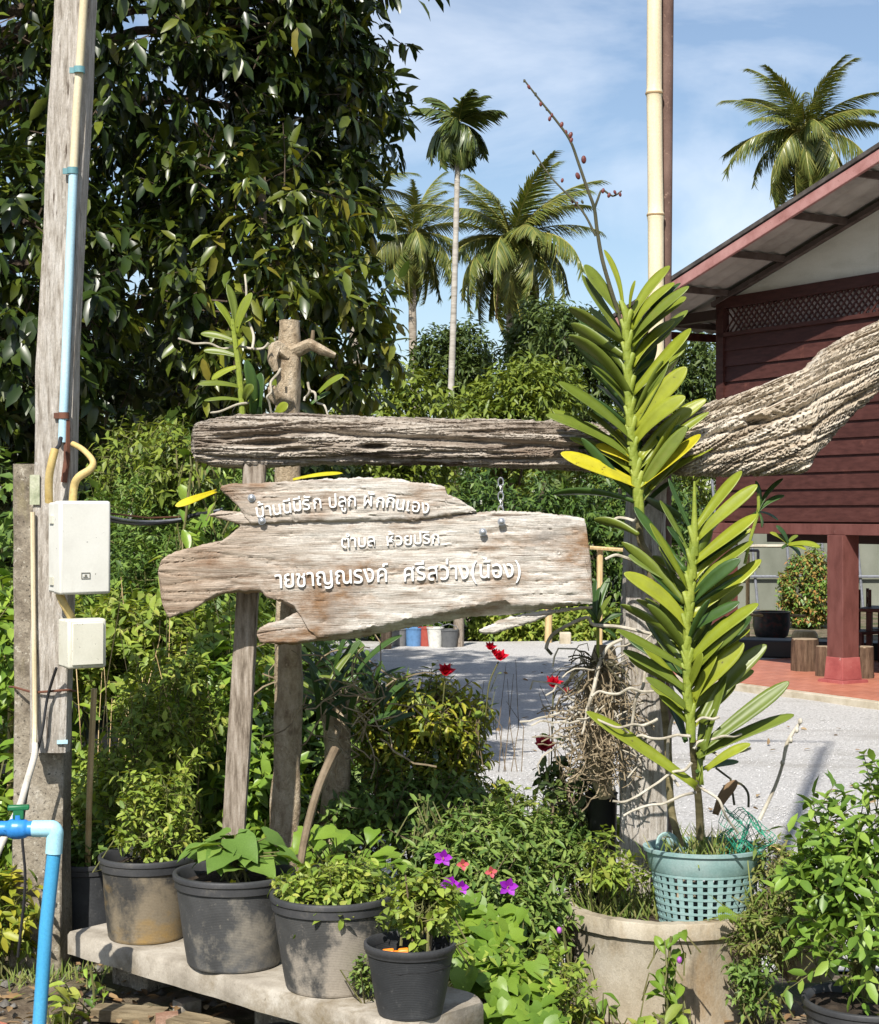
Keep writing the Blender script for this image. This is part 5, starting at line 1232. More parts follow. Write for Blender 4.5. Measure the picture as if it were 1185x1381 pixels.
def pot(label, px, py, D, r, h, mat, taper=.74, soil=.03, rimh=.035, seedr=0, grp='black plastic pots on the bench', onb=True, cat='flower pot', name='plant_pot'):
    b = P(px, py, D)
    if onb: b.z = BZ + .002
    t = thing(name, label, cat, b, grp)
    rb = r * taper; prof = [(rb * .97, 0), (rb, .006)]
    N = 10
    for i in range(N + 1):
        u = i / N; prof.append((rb + (r * .93 - rb) * (u ** .92), .008 + (h - rimh - .008) * u))
    prof += [(r * .90, h - rimh), (r * .86, h * .6), (rb * .9, .02), (0, .02)]
    m = MB(); m.lathe(prof, b, 48)
    m.v = [(b.x + (v[0] - b.x) * (1 + .012 * math.sin(2 * math.atan2(v[1] - b.y, v[0] - b.x) + px) + .012 * nn(v[0] * 14, v[1] * 14, v[2] * 9 + px)), b.y + (v[1] - b.y) * (1 + .012 * nn(v[0] * 14, v[1] * 14 + 5, v[2] * 9)), v[2]) for v in m.v]
    m.build('body', mat, t, angle=50)
    m = MB(); m.lathe([(r * .915, h - rimh - .004), (r * .965, h - rimh), (r * .97, h - .016), (r * .995, h - .013), (r, h - .004), (r * .99, h), (r * .94, h + .001), (r * .91, h - .004), (r * .89, h - rimh)], b, 56, closed=True); m.build('rim', MT['potrim'], t, angle=40)
    m = MB(); vs = []; seg = 28
    sz = h - soil
    vs.append(b + Vector((0, 0, sz + .012)))
    for ri in (1, 2, 3):
        for k in range(seg):
            a = 6.283 * k / seg; rr = r * .895 * ri / 3; vs.append(b + Vector((rr * math.cos(a), rr * math.sin(a), sz + .014 * nn(rr * 30 + px, a * 3))))
    fs = [(0, 1 + k, 1 + (k + 1) % seg) for k in range(seg)]
    for ri in (0, 1):
        for k in range(seg): fs.append((1 + ri * seg + k, 1 + (ri + 1) * seg + k, 1 + (ri + 1) * seg + (k + 1) % seg, 1 + ri * seg + (k + 1) % seg))
    m.add(vs, fs); m.build('soil', MT['soil'], t)
    return b + Vector((0, 0, sz))
def onbench(u, d): return A0 + bd * u + bn * d
# centre of each pot's foot: distance along the bench from its near end
S1 = pot('black pot with ochre dirt, leftmost on the bench', 198, 1262, 4.745, .134, .226, MT['pot1'], .80, .03)
S2 = pot('dark grey dusty pot with broad-leaved seedling, second from the pole', 316, 1297, 4.47, .161, .238, MT['pot2'], .76, .03)
S3 = pot('large black pot with pale dust patches and a leaning stick', 448, 1330, 4.245, .156, .232, MT['pot3'], .74, .028)
S4 = pot('smallest black pot with an orange hose connector in it', 553, 1365, 4.02, .110, .166, MT['pot4'], .70, .05, .022)
S0 = pot('shaded black trough pot on the ground behind the wooden pole base', 118, 1245, 5.25, .13, .20, MT['pot4'], .9, .02, .03, onb=False, grp=None)
# orange hose connector
c = S4 + Vector((-.030, -.045, .030)); t = thing('hose_connector', 'orange plastic hose connector lying in the smallest pot', 'hose connector', c)
ax = Matrix.Rotation(R(90), 3, 'Y') @ Matrix.Rotation(R(6), 3, 'X')
m = MB()
for (x0, x1, r_) in ((-.034, -.008, .0165), (.003, .026, .0145)):
    seg = 24; vs = []; fs = []
    for x in (x0, x0 + .003, x1 - .003, x1):
        for k in range(seg * 2):
            a = 6.283 * k / (seg * 2); rr = r_ * (.92 if x in (x0, x1) else (1.0 if k % 2 else .93)); vs.append(c + Vector((x, rr * math.cos(a), rr * math.sin(a) + x * .1)))
    nq = seg * 2
    for i in range(3):
        for k in range(nq): fs.append((i * nq + k, i * nq + (k + 1) % nq, (i + 1) * nq + (k + 1) % nq, (i + 1) * nq + k))
    fs.append(tuple(range(nq - 1, -1, -1))); fs.append(tuple(3 * nq + k for k in range(nq))); m.add(vs, fs)
    m.build('grip', MT['orange'], t, angle=30); m = MB()
m.tube([c + Vector((-.009, 0, -.001)), c + Vector((.004, 0, 0))], .011, 14); m.build('collar', MT['orange'], t)
# bamboo stakes
m = MB(); m.tube([P(118, 1195, 5.2), P(119, 1140, 5.15), P(121, 1060, 5.1), P(124, 990, 5.1), P(127, 928, 5.1)], [.008, .009, .009, .0092, .0088], 8); o = m.build('bamboo_stake', MT['stake'], None); tag(o, 'thin tan bamboo stake standing in the shaded pot', 'stake')
m = MB(); m.tube([P(12, 1200, 6.0), P(14, 1000, 6.0), P(15, 895, 6.0)], .010, 7); o = m.build('bamboo_stake', MT['stake'], None); tag(o, 'tan stake at the picture edge left of the concrete post', 'stake')
m = MB(); m.tube([P(588, 1110, 5.7), P(587, 1030, 5.7), P(588, 978, 5.7)], .011, 10); o = m.build('garden_pipe', surf('old_pale_pipe', [(.12, .20, .18), (.22, .32, .29), (.30, .40, .36)], 12), None); tag(o, 'pale blue-green pipe stub standing in the yellow bush', 'pipe')

# ------------------------------------------------------------------ round planter
RD = 5.12; rc = P(893, 1213, RD); RR = .306
ring = thing('concrete_planter', 'round concrete ring planter holding the teal basket', 'planter', Vector((rc.x, RD, 0)))
m = MB(); seg = 90
prof = [(RR * .955, -.46), (RR * .955, -.055), (RR * .96, -.052), (RR, -.048), (RR * 1.005, -.004), (RR * .995, .0), (RR * .88, .0), (RR * .87, -.006), (RR * .86, -.4)]
vs = []; fs = []
prof2 = []
for (a, b) in zip(prof, prof[1:]):
    prof2 += [a] + ([((a[0] + b[0]) / 2, (a[1] + b[1]) / 2)] if abs(a[1] - b[1]) > .1 else [])
prof2.append(prof[-1])
for (r, z) in prof2:
    for k in range(seg):
        a = 6.283185 * k / seg; j = .006 * nn(math.cos(a) * 3, math.sin(a) * 3, z * 6) + .003 * nn(math.cos(a) * 14, math.sin(a) * 14, z * 20)
        vs.append(rc + Vector(((r + j) * math.cos(a), (r + j) * math.sin(a), z + (.004 * nn(math.cos(a) * 9, math.sin(a) * 9, 3) if z > -.1 else 0))))
for i in range(len(prof2) - 1):
    for k in range(seg): fs.append((i * seg + k, i * seg + (k + 1) % seg, (i + 1) * seg + (k + 1) % seg, (i + 1) * seg + k))
m.add(vs, fs); m.build('ring', MT['ringcon'], ring, angle=45)
m = MB(); m.lathe([(RR * .865, -.06), (RR * .5, -.03), (0, -.02)], rc, 40); m.build('soil', MT['soil'], ring)
# teal basket
bc = P(949, 1240, 4.98); bc.z = rc.z - .055
bk = thing('plastic_basket', 'teal slotted plastic basket standing in the round planter', 'basket', bc)
bh = .245; r0x, r1x, ry = .125, .166, .80
def bpt(a, u, off=0):
    rx = (r0x + (r1x - r0x) * u) + off; return bc + Vector((rx * math.cos(a), rx * ry * math.sin(a), bh * u))
m = MB(); NA = 32
def strip(m, pa, pb, w, out):
    """thin flat bar along a path of (angle, u)"""
    pass
for k in range(NA):
    a0 = 6.283 * (k - .27) / NA; a1 = 6.283 * (k + .27) / NA
    vs = []; 
    for u in (0, .25, .5, .74):
        vs += [bpt(a0, u), bpt(a1, u), bpt(a1, u, -.004), bpt(a0, u, -.004)]
    fs = []
    for i in range(3):
        for q in range(4): fs.append((i * 4 + q, i * 4 + (q + 1) % 4, (i + 1) * 4 + (q + 1) % 4, (i + 1) * 4 + q))
    m.add(vs, fs)
for i in range(9):
    u0 = i * .087; u1 = u0 + (.03 if i else .05); vs = []; fs = []; N2 = 72
    for k in range(N2):
        a = 6.283 * k / N2; vs += [bpt(a, u0, .0015), bpt(a, u1, .0015), bpt(a, u1, -.0025), bpt(a, u0, -.0025)]
    for k in range(N2):
        for q in range(4):
            a_ = k * 4 + q; b_ = k * 4 + (q + 1) % 4; c_ = ((k + 1) % N2) * 4; fs.append((a_, b_, c_ + (q + 1) % 4, c_ + q))
    m.add(vs, fs)
m.build('slotted_wall', MT['teal'], bk, smooth=False)
m = MB(); vs = []; fs = []; N2 = 72; sec = [(.72, .0), (.74, .004), (.95, .004), (.96, .012), (1.0, .012), (1.0, -.002), (.72, -.004)]
for k in range(N2):
    a = 6.283 * k / N2
    for (u, o_) in sec: vs.append(bpt(a, u, o_))
nS = len(sec)
for k in range(N2):
    for q in range(nS): fs.append((k * nS + q, k * nS + (q + 1) % nS, ((k + 1) % N2) * nS + (q + 1) % nS, ((k + 1) % N2) * nS + q))
m.add(vs, fs); m.build('rim_band', MT['teal'], bk, angle=35)
m = MB(); m.tube([P(886, 1142, 4.92), P(888, 1130, 4.94), P(897, 1124, 4.95), P(908, 1128, 4.96), P(916, 1140, 4.97), P(919, 1150, 4.97)], .007, 8, flat=.6); m.build('handle', MT['teal'], bk)
m = MB(); m.lathe([(.15, bh * .80), (.08, bh * .86), (0, bh * .9)], bc, 30, sy=ry); m.build('moss_fill', MT['soil'], bk)
# green net
m = MB(); o0 = P(1002, 1120, 4.97); G = 15; grid = {}
for i in range(G + 1):
    for j in range(G + 1):
        u = i / G - .5; v = j / G - .5
        q = o0 + Vector((u * .125 + .02 * math.sin(v * 9), -.03 + .05 * math.sin(u * 8 + v * 5) + v * .03, v * .12 - .10 * u * u + .018 * math.sin(u * 14) - u * .03)); grid[i, j] = q
for i in range(G + 1): m.tube([grid[i, j] for j in range(G + 1)], .0012, 3, cap=False)
for j in range(G + 1): m.tube([grid[i, j] for i in range(G + 1)], .0012, 3, cap=False)
o = m.build('plastic_net', MT['net'], None); tag(o, 'crumpled green plastic net on the rim of the teal basket', 'net')
# pots at the lower right
b1 = P(1088, 1360, 5.0); b1.z = .14
t = thing('clay_pot', 'mossy pale clay pot behind the lime shrub pot', 'flower pot', b1)
m = MB(); m.lathe([(.075, 0), (.10, .05), (.115, .14), (.108, .22), (.10, .25), (.11, .262), (.098, .266), (.09, .25), (0, .24)], b1, 30); m.build('body', MT['greypot'], t)
m = MB(); m.lathe([(.105, .262), (.12, .27), (.12, .295), (.104, .295)], b1, 30, closed=True); m.build('plastic_collar', MT['black'], t)
pot('grey plastic pot of the lime shrub at the lower right corner', 1170, 1475, 4.45, .17, .25, MT['pot2'], .8, .02, onb=False, grp=None)
LP = P(1170, 1475, 4.45)
b2 = P(812, 1175, 5.28); t = thing('grow_pot', 'tall black pot hidden behind the dry root ball', 'flower pot', b2)
m = MB(); m.lathe([(.035, -.3), (.042, .0), (.046, .24), (.05, .245), (.044, .24), (0, .22)], b2, 20); m.build('body', MT['black'], t)

# ------------------------------------------------------------------ orchids
def vleaf(parent, b2d, t2d, D, dz, wpx, mat, face=1, arch=.10, name='leaf', base=.58, seg=12):
    t2d = (t2d[0] + random.uniform(-4, 4), t2d[1] + random.uniform(-5, 5)); dz += random.uniform(-.03, .03)
    b = P(b2d[0], b2d[1], D); t = P(t2d[0], t2d[1], D + dz); ln = (t - b).length
    d = (t - b).normalized(); perp = Vector((-d.z, 0, d.x))
    if perp.z < 0: perp = -perp
    ctrl = (b + t) / 2 + perp * ln * arch + Vector((0, dz * .3, 0)); hw = wpx * D / F / 2
    vs = []; fs = []
    prof = [(0, base), (.08, base * 1.03), (.2, base * 1.15), (.33, .80), (.46, .92), (.58, .98), (.70, 1.0), (.80, .93), (.89, .74), (.95, .50), (.985, .27), (1.0, .05)]
    roll = (.68 + random.uniform(-.28, .26)); dep = math.sqrt(max(.05, 1 - roll * roll)) * face
    for u, wf in prof:
        p = b * (1 - u) ** 2 + ctrl * 2 * u * (1 - u) + t * u * u; tg = ((ctrl - b) * (1 - u) + (t - ctrl) * u).normalized()
        pp = Vector((-tg.z, 0, tg.x)); 
        if pp.dot(perp) < 0: pp = -pp
        wdv = (pp * roll + Vector((0, 1, 0)) * dep).normalized(); nrm = wdv.cross(tg).normalized()
        if nrm.y > 0: nrm = -nrm
        fold = (.42 * (1 - u) + .14) * hw * wf
        for c in (-1, -.5, 0, .5, 1):
            vs.append(p + wdv * (c * hw * wf) + nrm * (abs(c) ** 1.2 * fold - .3 * fold) * (1 if face > 0 else -1))
    for i in range(len(prof) - 1):
        for j in range(4):
            a = i * 5 + j; fs.append((a, a + 1, a + 6, a + 5))
    m = MB(); m.add(vs, fs)
    o = m.build(name, mat, parent, angle=70, recalc=False)
    so = o.modifiers.new('thick', 'SOLIDIFY'); so.thickness = .0016; so.offset = 0
    return o
def z3(x, y): return (700 + x / 3.95, 340 + y / 3.95)
def z4(x, y): return (800 + x / 4.232, 620 + y / 4.232)
def z5(x, y): return (740 + x / 3.485, 840 + y / 3.485)
V, VS, VY, VD = MT['vanda'], MT['vandashade'], MT['vandayellow'], MT['vandadark']
OD = 4.84
foot = P(935, 1130, 5.0)
orc = thing('tall_orchid', 'tall strap-leaved orchid climbing past the beam with a flower spike', 'orchid', foot)
st1 = [z3(568, 300), z3(572, 400), z3(577, 520), z3(582, 640), z3(588, 760), z3(592, 860), z3(600, 960), z3(612, 1080), z3(628, 1200), z4(250, 120), z4(265, 230), z4(272, 320)]
m = MB(); pts = []; rad = []
for i, (x, y) in enumerate(st1):
    pts.append(P(x, y, OD)); rad.append(.010 + .0035 * min(1, i / 3))
m.tube(pts, rad, 12, flat=.8); m.build('stem', MT['vandastem'], orc)
# sheaths: clasping leaf bases along the stem, alternating
for i in range(20):
    u = i / 20 * (len(st1) - 2); k = int(u); f = u - k; x = st1[k][0] + (st1[k + 1][0] - st1[k][0]) * f; y = st1[k][1] + (st1[k + 1][1] - st1[k][1]) * f; sd = 1 if i % 2 else -1
    c = P(x, y + 8, OD); m = MB(); m.tube([c + Vector((-sd * .004, -.002, -.045)), c + Vector((-sd * .002, -.003, -.015)), c + Vector((sd * .005, -.003, .015)), c + Vector((sd * .015, 0, .040))], [.0095, .0128, .0118, .0075], 10, flat=.8); m.build('sheath', MT['vandastem'], orc)
st1b = [z4(268, 310), z4(262, 400), z4(275, 480), z4(318, 560), z4(330, 700), z4(380, 900), (890, 900), (900, 1000), (905, 1090), (918, 1140)]
m = MB(); m.tube([P(x, y, OD + .02 + .013 * i) for i, (x, y) in enumerate(st1b)], .011, 10); m.build('old_stem', MT['oldstem'], orc)
L1 = [ # base, tip, width px, depth of the tip, material, face
 (z3(530, 320), z3(335, 68), 25, .03, VS, 1), (z3(548, 280), z3(455, 2), 11, -.02, V, 1), (z3(590, 300), z3(602, 168), 9, 0, V, 1),
 (z3(545, 480), z3(255, 288), 26, -.04, VS, -1), (z3(555, 560), z3(274, 372), 24, .02, VS, -1), (z3(565, 640), z3(330, 440), 22, .08, VS, -1), (z3(585, 770), z3(247, 436), 28, -.05, VS, -1),
 (z3(580, 720), z3(300, 470), 22, .06, VD, -1), (z3(590, 860), z3(360, 560), 24, .10, VD, -1), (z3(605, 1000), z3(195, 686), 27, -.05, VS, 1), (z3(585, 900), z3(400, 690), 20, .12, VD, 1),
 (z3(560, 1060), z3(180, 832), 19, .05, V, 1), (z3(600, 1100), z3(140, 886), 26, -.05, VS, 1), (z3(608, 1120), z3(405, 1018), 15, .0, VY, 1), (z3(600, 1180), z3(255, 985), 22, .03, V, 1),
 (z3(628, 1240), z3(208, 1058), 24, -.06, VY, 1), (z4(250, 250), (742, 668), 20, .10, VD, -1),
 (z3(595, 360), z3(812, 58), 26, .03, V, 1), (z3(598, 420), z3(840, 145), 25, -.05, V, 1), (z3(600, 500), z3(887, 222), 25, -.02, V, 1), (z3(605, 610), z3(840, 352), 26, .05, V, 1),
 (z3(605, 760), z3(902, 408), 27, -.04, V, 1), (z3(610, 840), z3(890, 500), 23, .06, V, 1), (z3(610, 920), z3(885, 620), 27, -.05, V, 1), (z3(615, 1010), z3(868, 770), 26, -.08, V, 1),
 (z3(640, 1100), z3(998, 768), 21, .06, V, 1), (z3(625, 1160), z3(1022, 842), 15, .03, V, 1), (z3(640, 1250), z3(950, 968), 29, -.05, VY, 1), (z3(700, 1264), z3(1052, 1038), 23, .04, V, 1),
 (z3(660, 900), z3(940, 790), 17, .10, V, 1), (z3(600, 680), z3(720, 560), 14, .08, V, 1), (z3(600, 560), z3(700, 470), 12, .08, VD, 1),
 (z4(280, 210), z4(500, 330), 16, .16, VD, -1), (z4(265, 300), z4(440, 130), 15, .12, VD, 1), (z4(255, 430), z4(0, 320), 17, .03, VS, -1)]
for b_, t_, w_, dz, mt, fc in L1: vleaf(orc, b_, t_, OD, dz, w_ * .93, mt, fc, random.uniform(-.03, .15))
# leaves of the rear rank, mostly in leaf colours darkened for shade
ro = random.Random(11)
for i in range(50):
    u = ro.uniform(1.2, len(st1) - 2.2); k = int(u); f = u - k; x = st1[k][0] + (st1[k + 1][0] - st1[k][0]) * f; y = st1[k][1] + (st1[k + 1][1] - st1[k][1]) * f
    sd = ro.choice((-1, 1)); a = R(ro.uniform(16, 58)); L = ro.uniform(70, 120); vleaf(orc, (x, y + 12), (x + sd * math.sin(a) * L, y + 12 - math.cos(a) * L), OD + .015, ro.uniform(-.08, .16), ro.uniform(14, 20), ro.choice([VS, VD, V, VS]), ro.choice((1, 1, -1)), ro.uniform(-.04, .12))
# flower spike
S = lambda l, D: [P(x, y, D) for x, y in l]
m = MB(); m.tube(S([(845, 465), (836, 430), (825, 395), (812, 350), (805, 310), (801, 280), (792, 255), (780, 220), (768, 188), (748, 160), (728, 135), (706, 107)], OD), [.0062, .0062, .006, .0056, .0052, .005, .0045, .0042, .0038, .0034, .003, .0022], 8)
spk = m.build('flower_spike', MT['spike'], orc)
m = MB(); m.tube(S([(803, 318), (790, 292), (775, 272), (758, 255), (740, 235), (718, 202)], OD - .01), [.0036, .0034, .003, .0028, .0024, .0018], 7); m.tube(S([(801, 282), (806, 268), (812, 256), (826, 264), (838, 257)], OD + .01), [.004, .0036, .003, .003, .002], 7); m.build('side_spike', MT['spike'], spk)
for (x, y, r_) in ((707, 109, 1.8), (713, 117, 2.6), (722, 127, 2.2), (729, 140, 2.6), (737, 147, 2.0), (741, 160, 2.6), (744, 155, 2.4), (757, 168, 3.2), (763, 178, 2.6), (769, 182, 3.5), (770, 189, 3.0), (787, 215, 4.2), (779, 237, 3.8), (735, 240, 2.2), (719, 206, 2.2), (728, 222, 1.8), (758, 243, 2.4), (772, 271, 2.4), (777, 275, 2.8), (785, 272, 2.2), (813, 257, 2.8), (821, 263, 2.8), (829, 259, 2.4), (836, 262, 2.4)):
    m = MB(); c = P(x, y, OD); k = OD / F; m.ball(c, (r_ * k * .85, r_ * k * .85, r_ * k * 1.35), 8, 6, rot=Matrix.Rotation(random.uniform(-.5, .5), 3, 'Y')); m.build('bud', MT['bud'] if r_ > 2.3 else MT['spike'], spk)

OD2 = 4.74
orc2 = thing('strap_leaf_orchid', 'second strap-leaved orchid rising from the basket beside the tall one', 'orchid', P(938, 1140, 4.95))
st2 = [z4(576, 120), z4(576, 300), z4(574, 420), z4(562, 560), z4(550, 700), z4(542, 820), z4(534, 960), z4(535, 1150), z5(650, 150), z5(650, 300), z5(665, 430), z5(672, 500)]
m = MB(); m.tube([P(x, y, OD2) for x, y in st2], [.003, .007] + [.0115] * 10, 12); m.build('stem', MT['vandastem'], orc2)
for i in range(19):
    u = 2 + i / 19 * (len(st2) - 3.2); k = int(u); f = u - k; x = st2[k][0] + (st2[k + 1][0] - st2[k][0]) * f; y = st2[k][1] + (st2[k + 1][1] - st2[k][1]) * f; sd = 1 if i % 2 else -1
    c = P(x, y + 8, OD2); m = MB(); m.tube([c + Vector((-sd * .004, -.002, -.045)), c + Vector((-sd * .002, -.003, -.015)), c + Vector((sd * .005, -.003, .015)), c + Vector((sd * .014, 0, .038))], [.0092, .0125, .0115, .007], 10, flat=.8); m.build('sheath', MT['vandastem'], orc2)
m = MB(); m.tube([P(*z5(672, 490), OD2), P(*z5(675, 560), OD2 + .02), P(*z5(682, 640), OD2 + .05), P(*z5(690, 720), OD2 + .09), P(*z5(700, 800), OD2 + .13), P(*z5(708, 900), OD2 + .18), P(*z5(710, 1010), OD2 + .22)], [.010, .010, .011, .011, .011, .012, .012], 10); m.build('old_stem', MT['oldstem'], orc2)
L2 = [(z4(565, 420), z4(425, 95), 10, .04, VD, 1), (z4(545, 540), z4(372, 240), 15, .06, VS, 1), (z4(530, 640), z4(246, 258), 20, .04, VD, 1), (z4(540, 740), z4(310, 352), 19, -.03, V, 1), (z4(515, 820), z4(178, 488), 18, .05, VS, -1),
      (z4(550, 970), z4(180, 628), 25, -.04, V, 1), (z4(545, 1080), z4(140, 818), 18, .04, VS, -1), (z4(545, 1200), z4(132, 968), 20, -.03, VS, 1), (z5(645, 320), z5(345, 138), 20, .02, VS, 1), (z5(668, 420), z5(458, 250), 18, -.04, VS, 1),
      (z5(690, 770), z5(168, 408), 26, -.02, V, 1),
      (z4(585, 400), z4(832, 62), 24, .03, V, 1), (z4(590, 450), z4(928, 128), 22, -.03, V, 1), (z4(575, 590), z4(936, 316), 25, -.02, V, 1), (z4(570, 680), z4(892, 405), 19, .05, V, 1), (z4(570, 760), z4(906, 458), 22, -.03, V, 1),
      (z4(560, 890), z4(962, 588), 24, .0, V, 1), (z4(550, 1150), z4(926, 806), 25, -.05, V, 1), (z4(600, 1200), z4(890, 880), 26, .10, VD, 1), (z5(675, 350), z5(915, 85), 26, -.05, V, 1), (z5(720, 470), z5(1025, 105), 26, .06, VS, 1),
      (z5(715, 590), z5(1138, 282), 24, -.02, VS, 1), (z5(700, 630), z5(1142, 416), 25, .04, VS, 1), (z5(740, 690), z5(950, 580), 17, -.06, V, 1), (z5(725, 640), z5(832, 255), 14, .03, VS, 1), (z5(690, 700), z5(905, 655), 14, .10, VD, 1),
      (z5(720, 760), z5(745, 380), 13, .08, VS, 1), (z5(640, 560), z5(560, 330), 22, .14, VD, 1), (z5(700, 740), z5(735, 560), 14, .05, V, 1)]
for b_, t_, w_, dz, mt, fc in L2: vleaf(orc2, b_, t_, OD2, dz, w_ * .92, mt, fc, random.uniform(-.03, .15))
ro = random.Random(12)
for i in range(52):
    u = ro.uniform(3, len(st2) - 1.02); k = int(u); f = u - k; x = st2[k][0] + (st2[k + 1][0] - st2[k][0]) * f; y = st2[k][1] + (st2[k + 1][1] - st2[k][1]) * f
    sd = ro.choice((-1, 1)); a = R(ro.uniform(20, 60)); L = ro.uniform(60, 105); vleaf(orc2, (x, y + 12), (x + sd * math.sin(a) * L, y + 12 - math.cos(a) * L), OD2 + .015, ro.uniform(-.08, .16), ro.uniform(13, 19), ro.choice([VS, VD, V, VS]), ro.choice((1, 1, -1)), ro.uniform(-.04, .12))
# aerial roots
def roots(parent, lst, D, r, mat='root'):
    for l in lst:
        m = MB(); pts = [P(x, y, D + random.uniform(-.03, .03)) for x, y in l]
        q = []
        for a, b in zip(pts, pts[1:]): q += [a, a.lerp(b, .5) + Vector([random.uniform(-.010, .010) for _ in range(3)])]
        q.append(pts[-1]); m.tube(q, [r * (1 - .3 * i / len(q)) for i in range(len(q))], 7); m.build('aerial_root', MT[mat], parent)
roots(orc2, [[z5(665, 530), z5(600, 525), z5(480, 540), z5(400, 530), z5(345, 495)], [z5(680, 590), z5(740, 550), z5(820, 530), z5(905, 520)], [z5(670, 655), z5(580, 700), z5(480, 770), z5(410, 815), z5(300, 835)],
             [z5(690, 745), z5(760, 800), z5(820, 880), z5(890, 985)], [z5(510, 450), z5(440, 480), z5(330, 490), z5(200, 440)], [z5(800, 440), z5(740, 445), z5(690, 465)], [z5(690, 795), z5(580, 830), z5(470, 855), z5(350, 905)],
             [z5(720, 590), z5(800, 620), z5(880, 605), z5(950, 585)], [z5(490, 320), z5(380, 305), z5(280, 330), z5(200, 345)]], OD2 + .0, .0044)
roots(orc, [[z4(250, 330), z4(190, 335), z4(115, 342)], [z4(290, 580), z4(340, 610), z4(400, 650), z4(440, 690)], [z4(150, 165), z4(200, 210), z4(260, 260)], [z4(290, 555), z4(180, 555), z4(70, 565)],
            [z4(440, 640), z4(400, 670), z4(385, 690)], [(882, 870), (870, 905), (858, 940), (850, 990)], [(905, 900), (912, 950), (900, 1010), (915, 1060)]], OD + .05, .0055)
# long roots arching to the left past the sign end
m = MB(); m.tube([P(736, 875, 5.0), P(740, 862, 5.0), P(752, 850, 5.0), P(790, 832, 5.0), P(800, 842, 5.0), P(835, 845, 5.02), P(880, 855, 5.05)], .0055, 7); o = m.build('aerial_root', MT['root'], orc)
m = MB(); m.tube([P(736, 873, 5.0), P(742, 880, 5.0), P(744, 882, 5.0)], .005, 6); m.build('aerial_root', MT['spike'], orc)
m = MB(); m.tube([P(838, 862, 5.0), P(820, 872, 4.98), P(808, 895, 4.96), P(800, 930, 4.95), P(790, 960, 4.95)], .0055, 7); m.build('aerial_root', MT['root'], orc)
# small orchids on long stems
def rosette(name, label, c, D, leaves, stem, mat=None):
    t = thing(name, label, 'orchid', P(*stem[0], D)); m = MB(); m.tube([P(x, y, D) for x, y in stem], .005, 7); m.build('stem', MT['root'] if mat == 'pale' else MT['vandastem'], t)
    for (tx, ty, w_, dz, mt) in leaves: vleaf(t, c, (tx, ty), D, dz, w_, mt, 1, .16, seg=8)
    return t
rosette('small_orchid', 'small orchid offshoot on a pale horizontal stem in front of the house beam', (1062, 735), 4.95, [(1107, 735, 13, -.03, V), (1082, 750, 13, .03, VD), (1040, 722, 10, .02, V), (1046, 712, 11, -.03, VD), (1056, 742, 9, -.06, VD), (1085, 745, 9, -.08, V), (1075, 718, 9, .05, VS)], [(938, 745), (985, 738), (1020, 736), (1050, 736), (1062, 735)], 'pale')
rosette('small_orchid', 'dark leafy shoot above the house beam right of the second orchid', (1022, 690), 4.98, [(1056, 667, 11, 0, VD), (1056, 648, 9, .03, VD), (1018, 650, 9, .02, VD), (1030, 708, 9, -.02, VD), (1012, 706, 8, .02, VD), (1050, 702, 7, .03, VD)], [(1004, 760), (1012, 725), (1022, 690), (1022, 665)])
rosette('small_orchid', 'dark strap-leaved orchid hanging at the right end of the sign', (806, 845), 5.02, [(818, 775, 11, .02, VD), (826, 800, 10, -.02, VS), (800, 780, 11, .03, VD), (792, 815, 9, 0, VD), (838, 830, 9, .02, VD), (812, 790, 10, .05, VD), (830, 858, 8, 0, VD)], [(806, 905), (806, 870), (806, 845)])
# orchid on the cut trunk
D3 = 5.2
o3 = thing('trunk_orchid', 'yellow-green orchid growing beside the top of the cut trunk', 'orchid', P(330, 560, D3))
m = MB(); m.tube([P(327, 562, D3), P(325, 530, D3), P(321, 490, D3), P(316, 455, D3), P(313, 430, D3)], [.010, .010, .009, .008, .006], 8); m.build('stem', MT['vandastem'], o3)
for (b_, t_, w_, mt) in (((316, 440), (307, 384), 13, VS), ((314, 445), (289, 407), 13, V), ((318, 450), (336, 390), 14, V), ((318, 440), (338, 430), 10, V), ((315, 460), (268, 446), 12, VS), ((318, 480), (276, 474), 11, VS), ((320, 495), (284, 515), 13, V), ((324, 522), (268, 522), 10, VS), ((318, 470), (326, 458), 14, V), ((326, 540), (276, 545), 9, VS), ((330, 540), (338, 520), 16, VS), ((340, 560), (334, 490), 18, VD), ((350, 560), (352, 505), 18, VD), ((372, 562), (384, 540), 16, V), ((430, 530), (462, 502), 12, V), ((420, 545), (448, 528), 10, VD), ((335, 545), (346, 534), 12, V)):
    vleaf(o3, b_, t_, D3, random.uniform(-.04, .04), w_, mt, 1, .1)
roots(o3, [[(362, 462), (340, 470), (300, 470), (262, 463), (240, 456)], [(378, 497), (365, 515), (360, 535), (366, 558)], [(415, 515), (425, 530), (435, 545), (442, 560)], [(418, 525), (412, 535), (410, 540)], [(345, 537), (320, 545), (284, 556)], [(340, 470), (338, 440), (332, 400), (330, 370)]], D3, .0042)
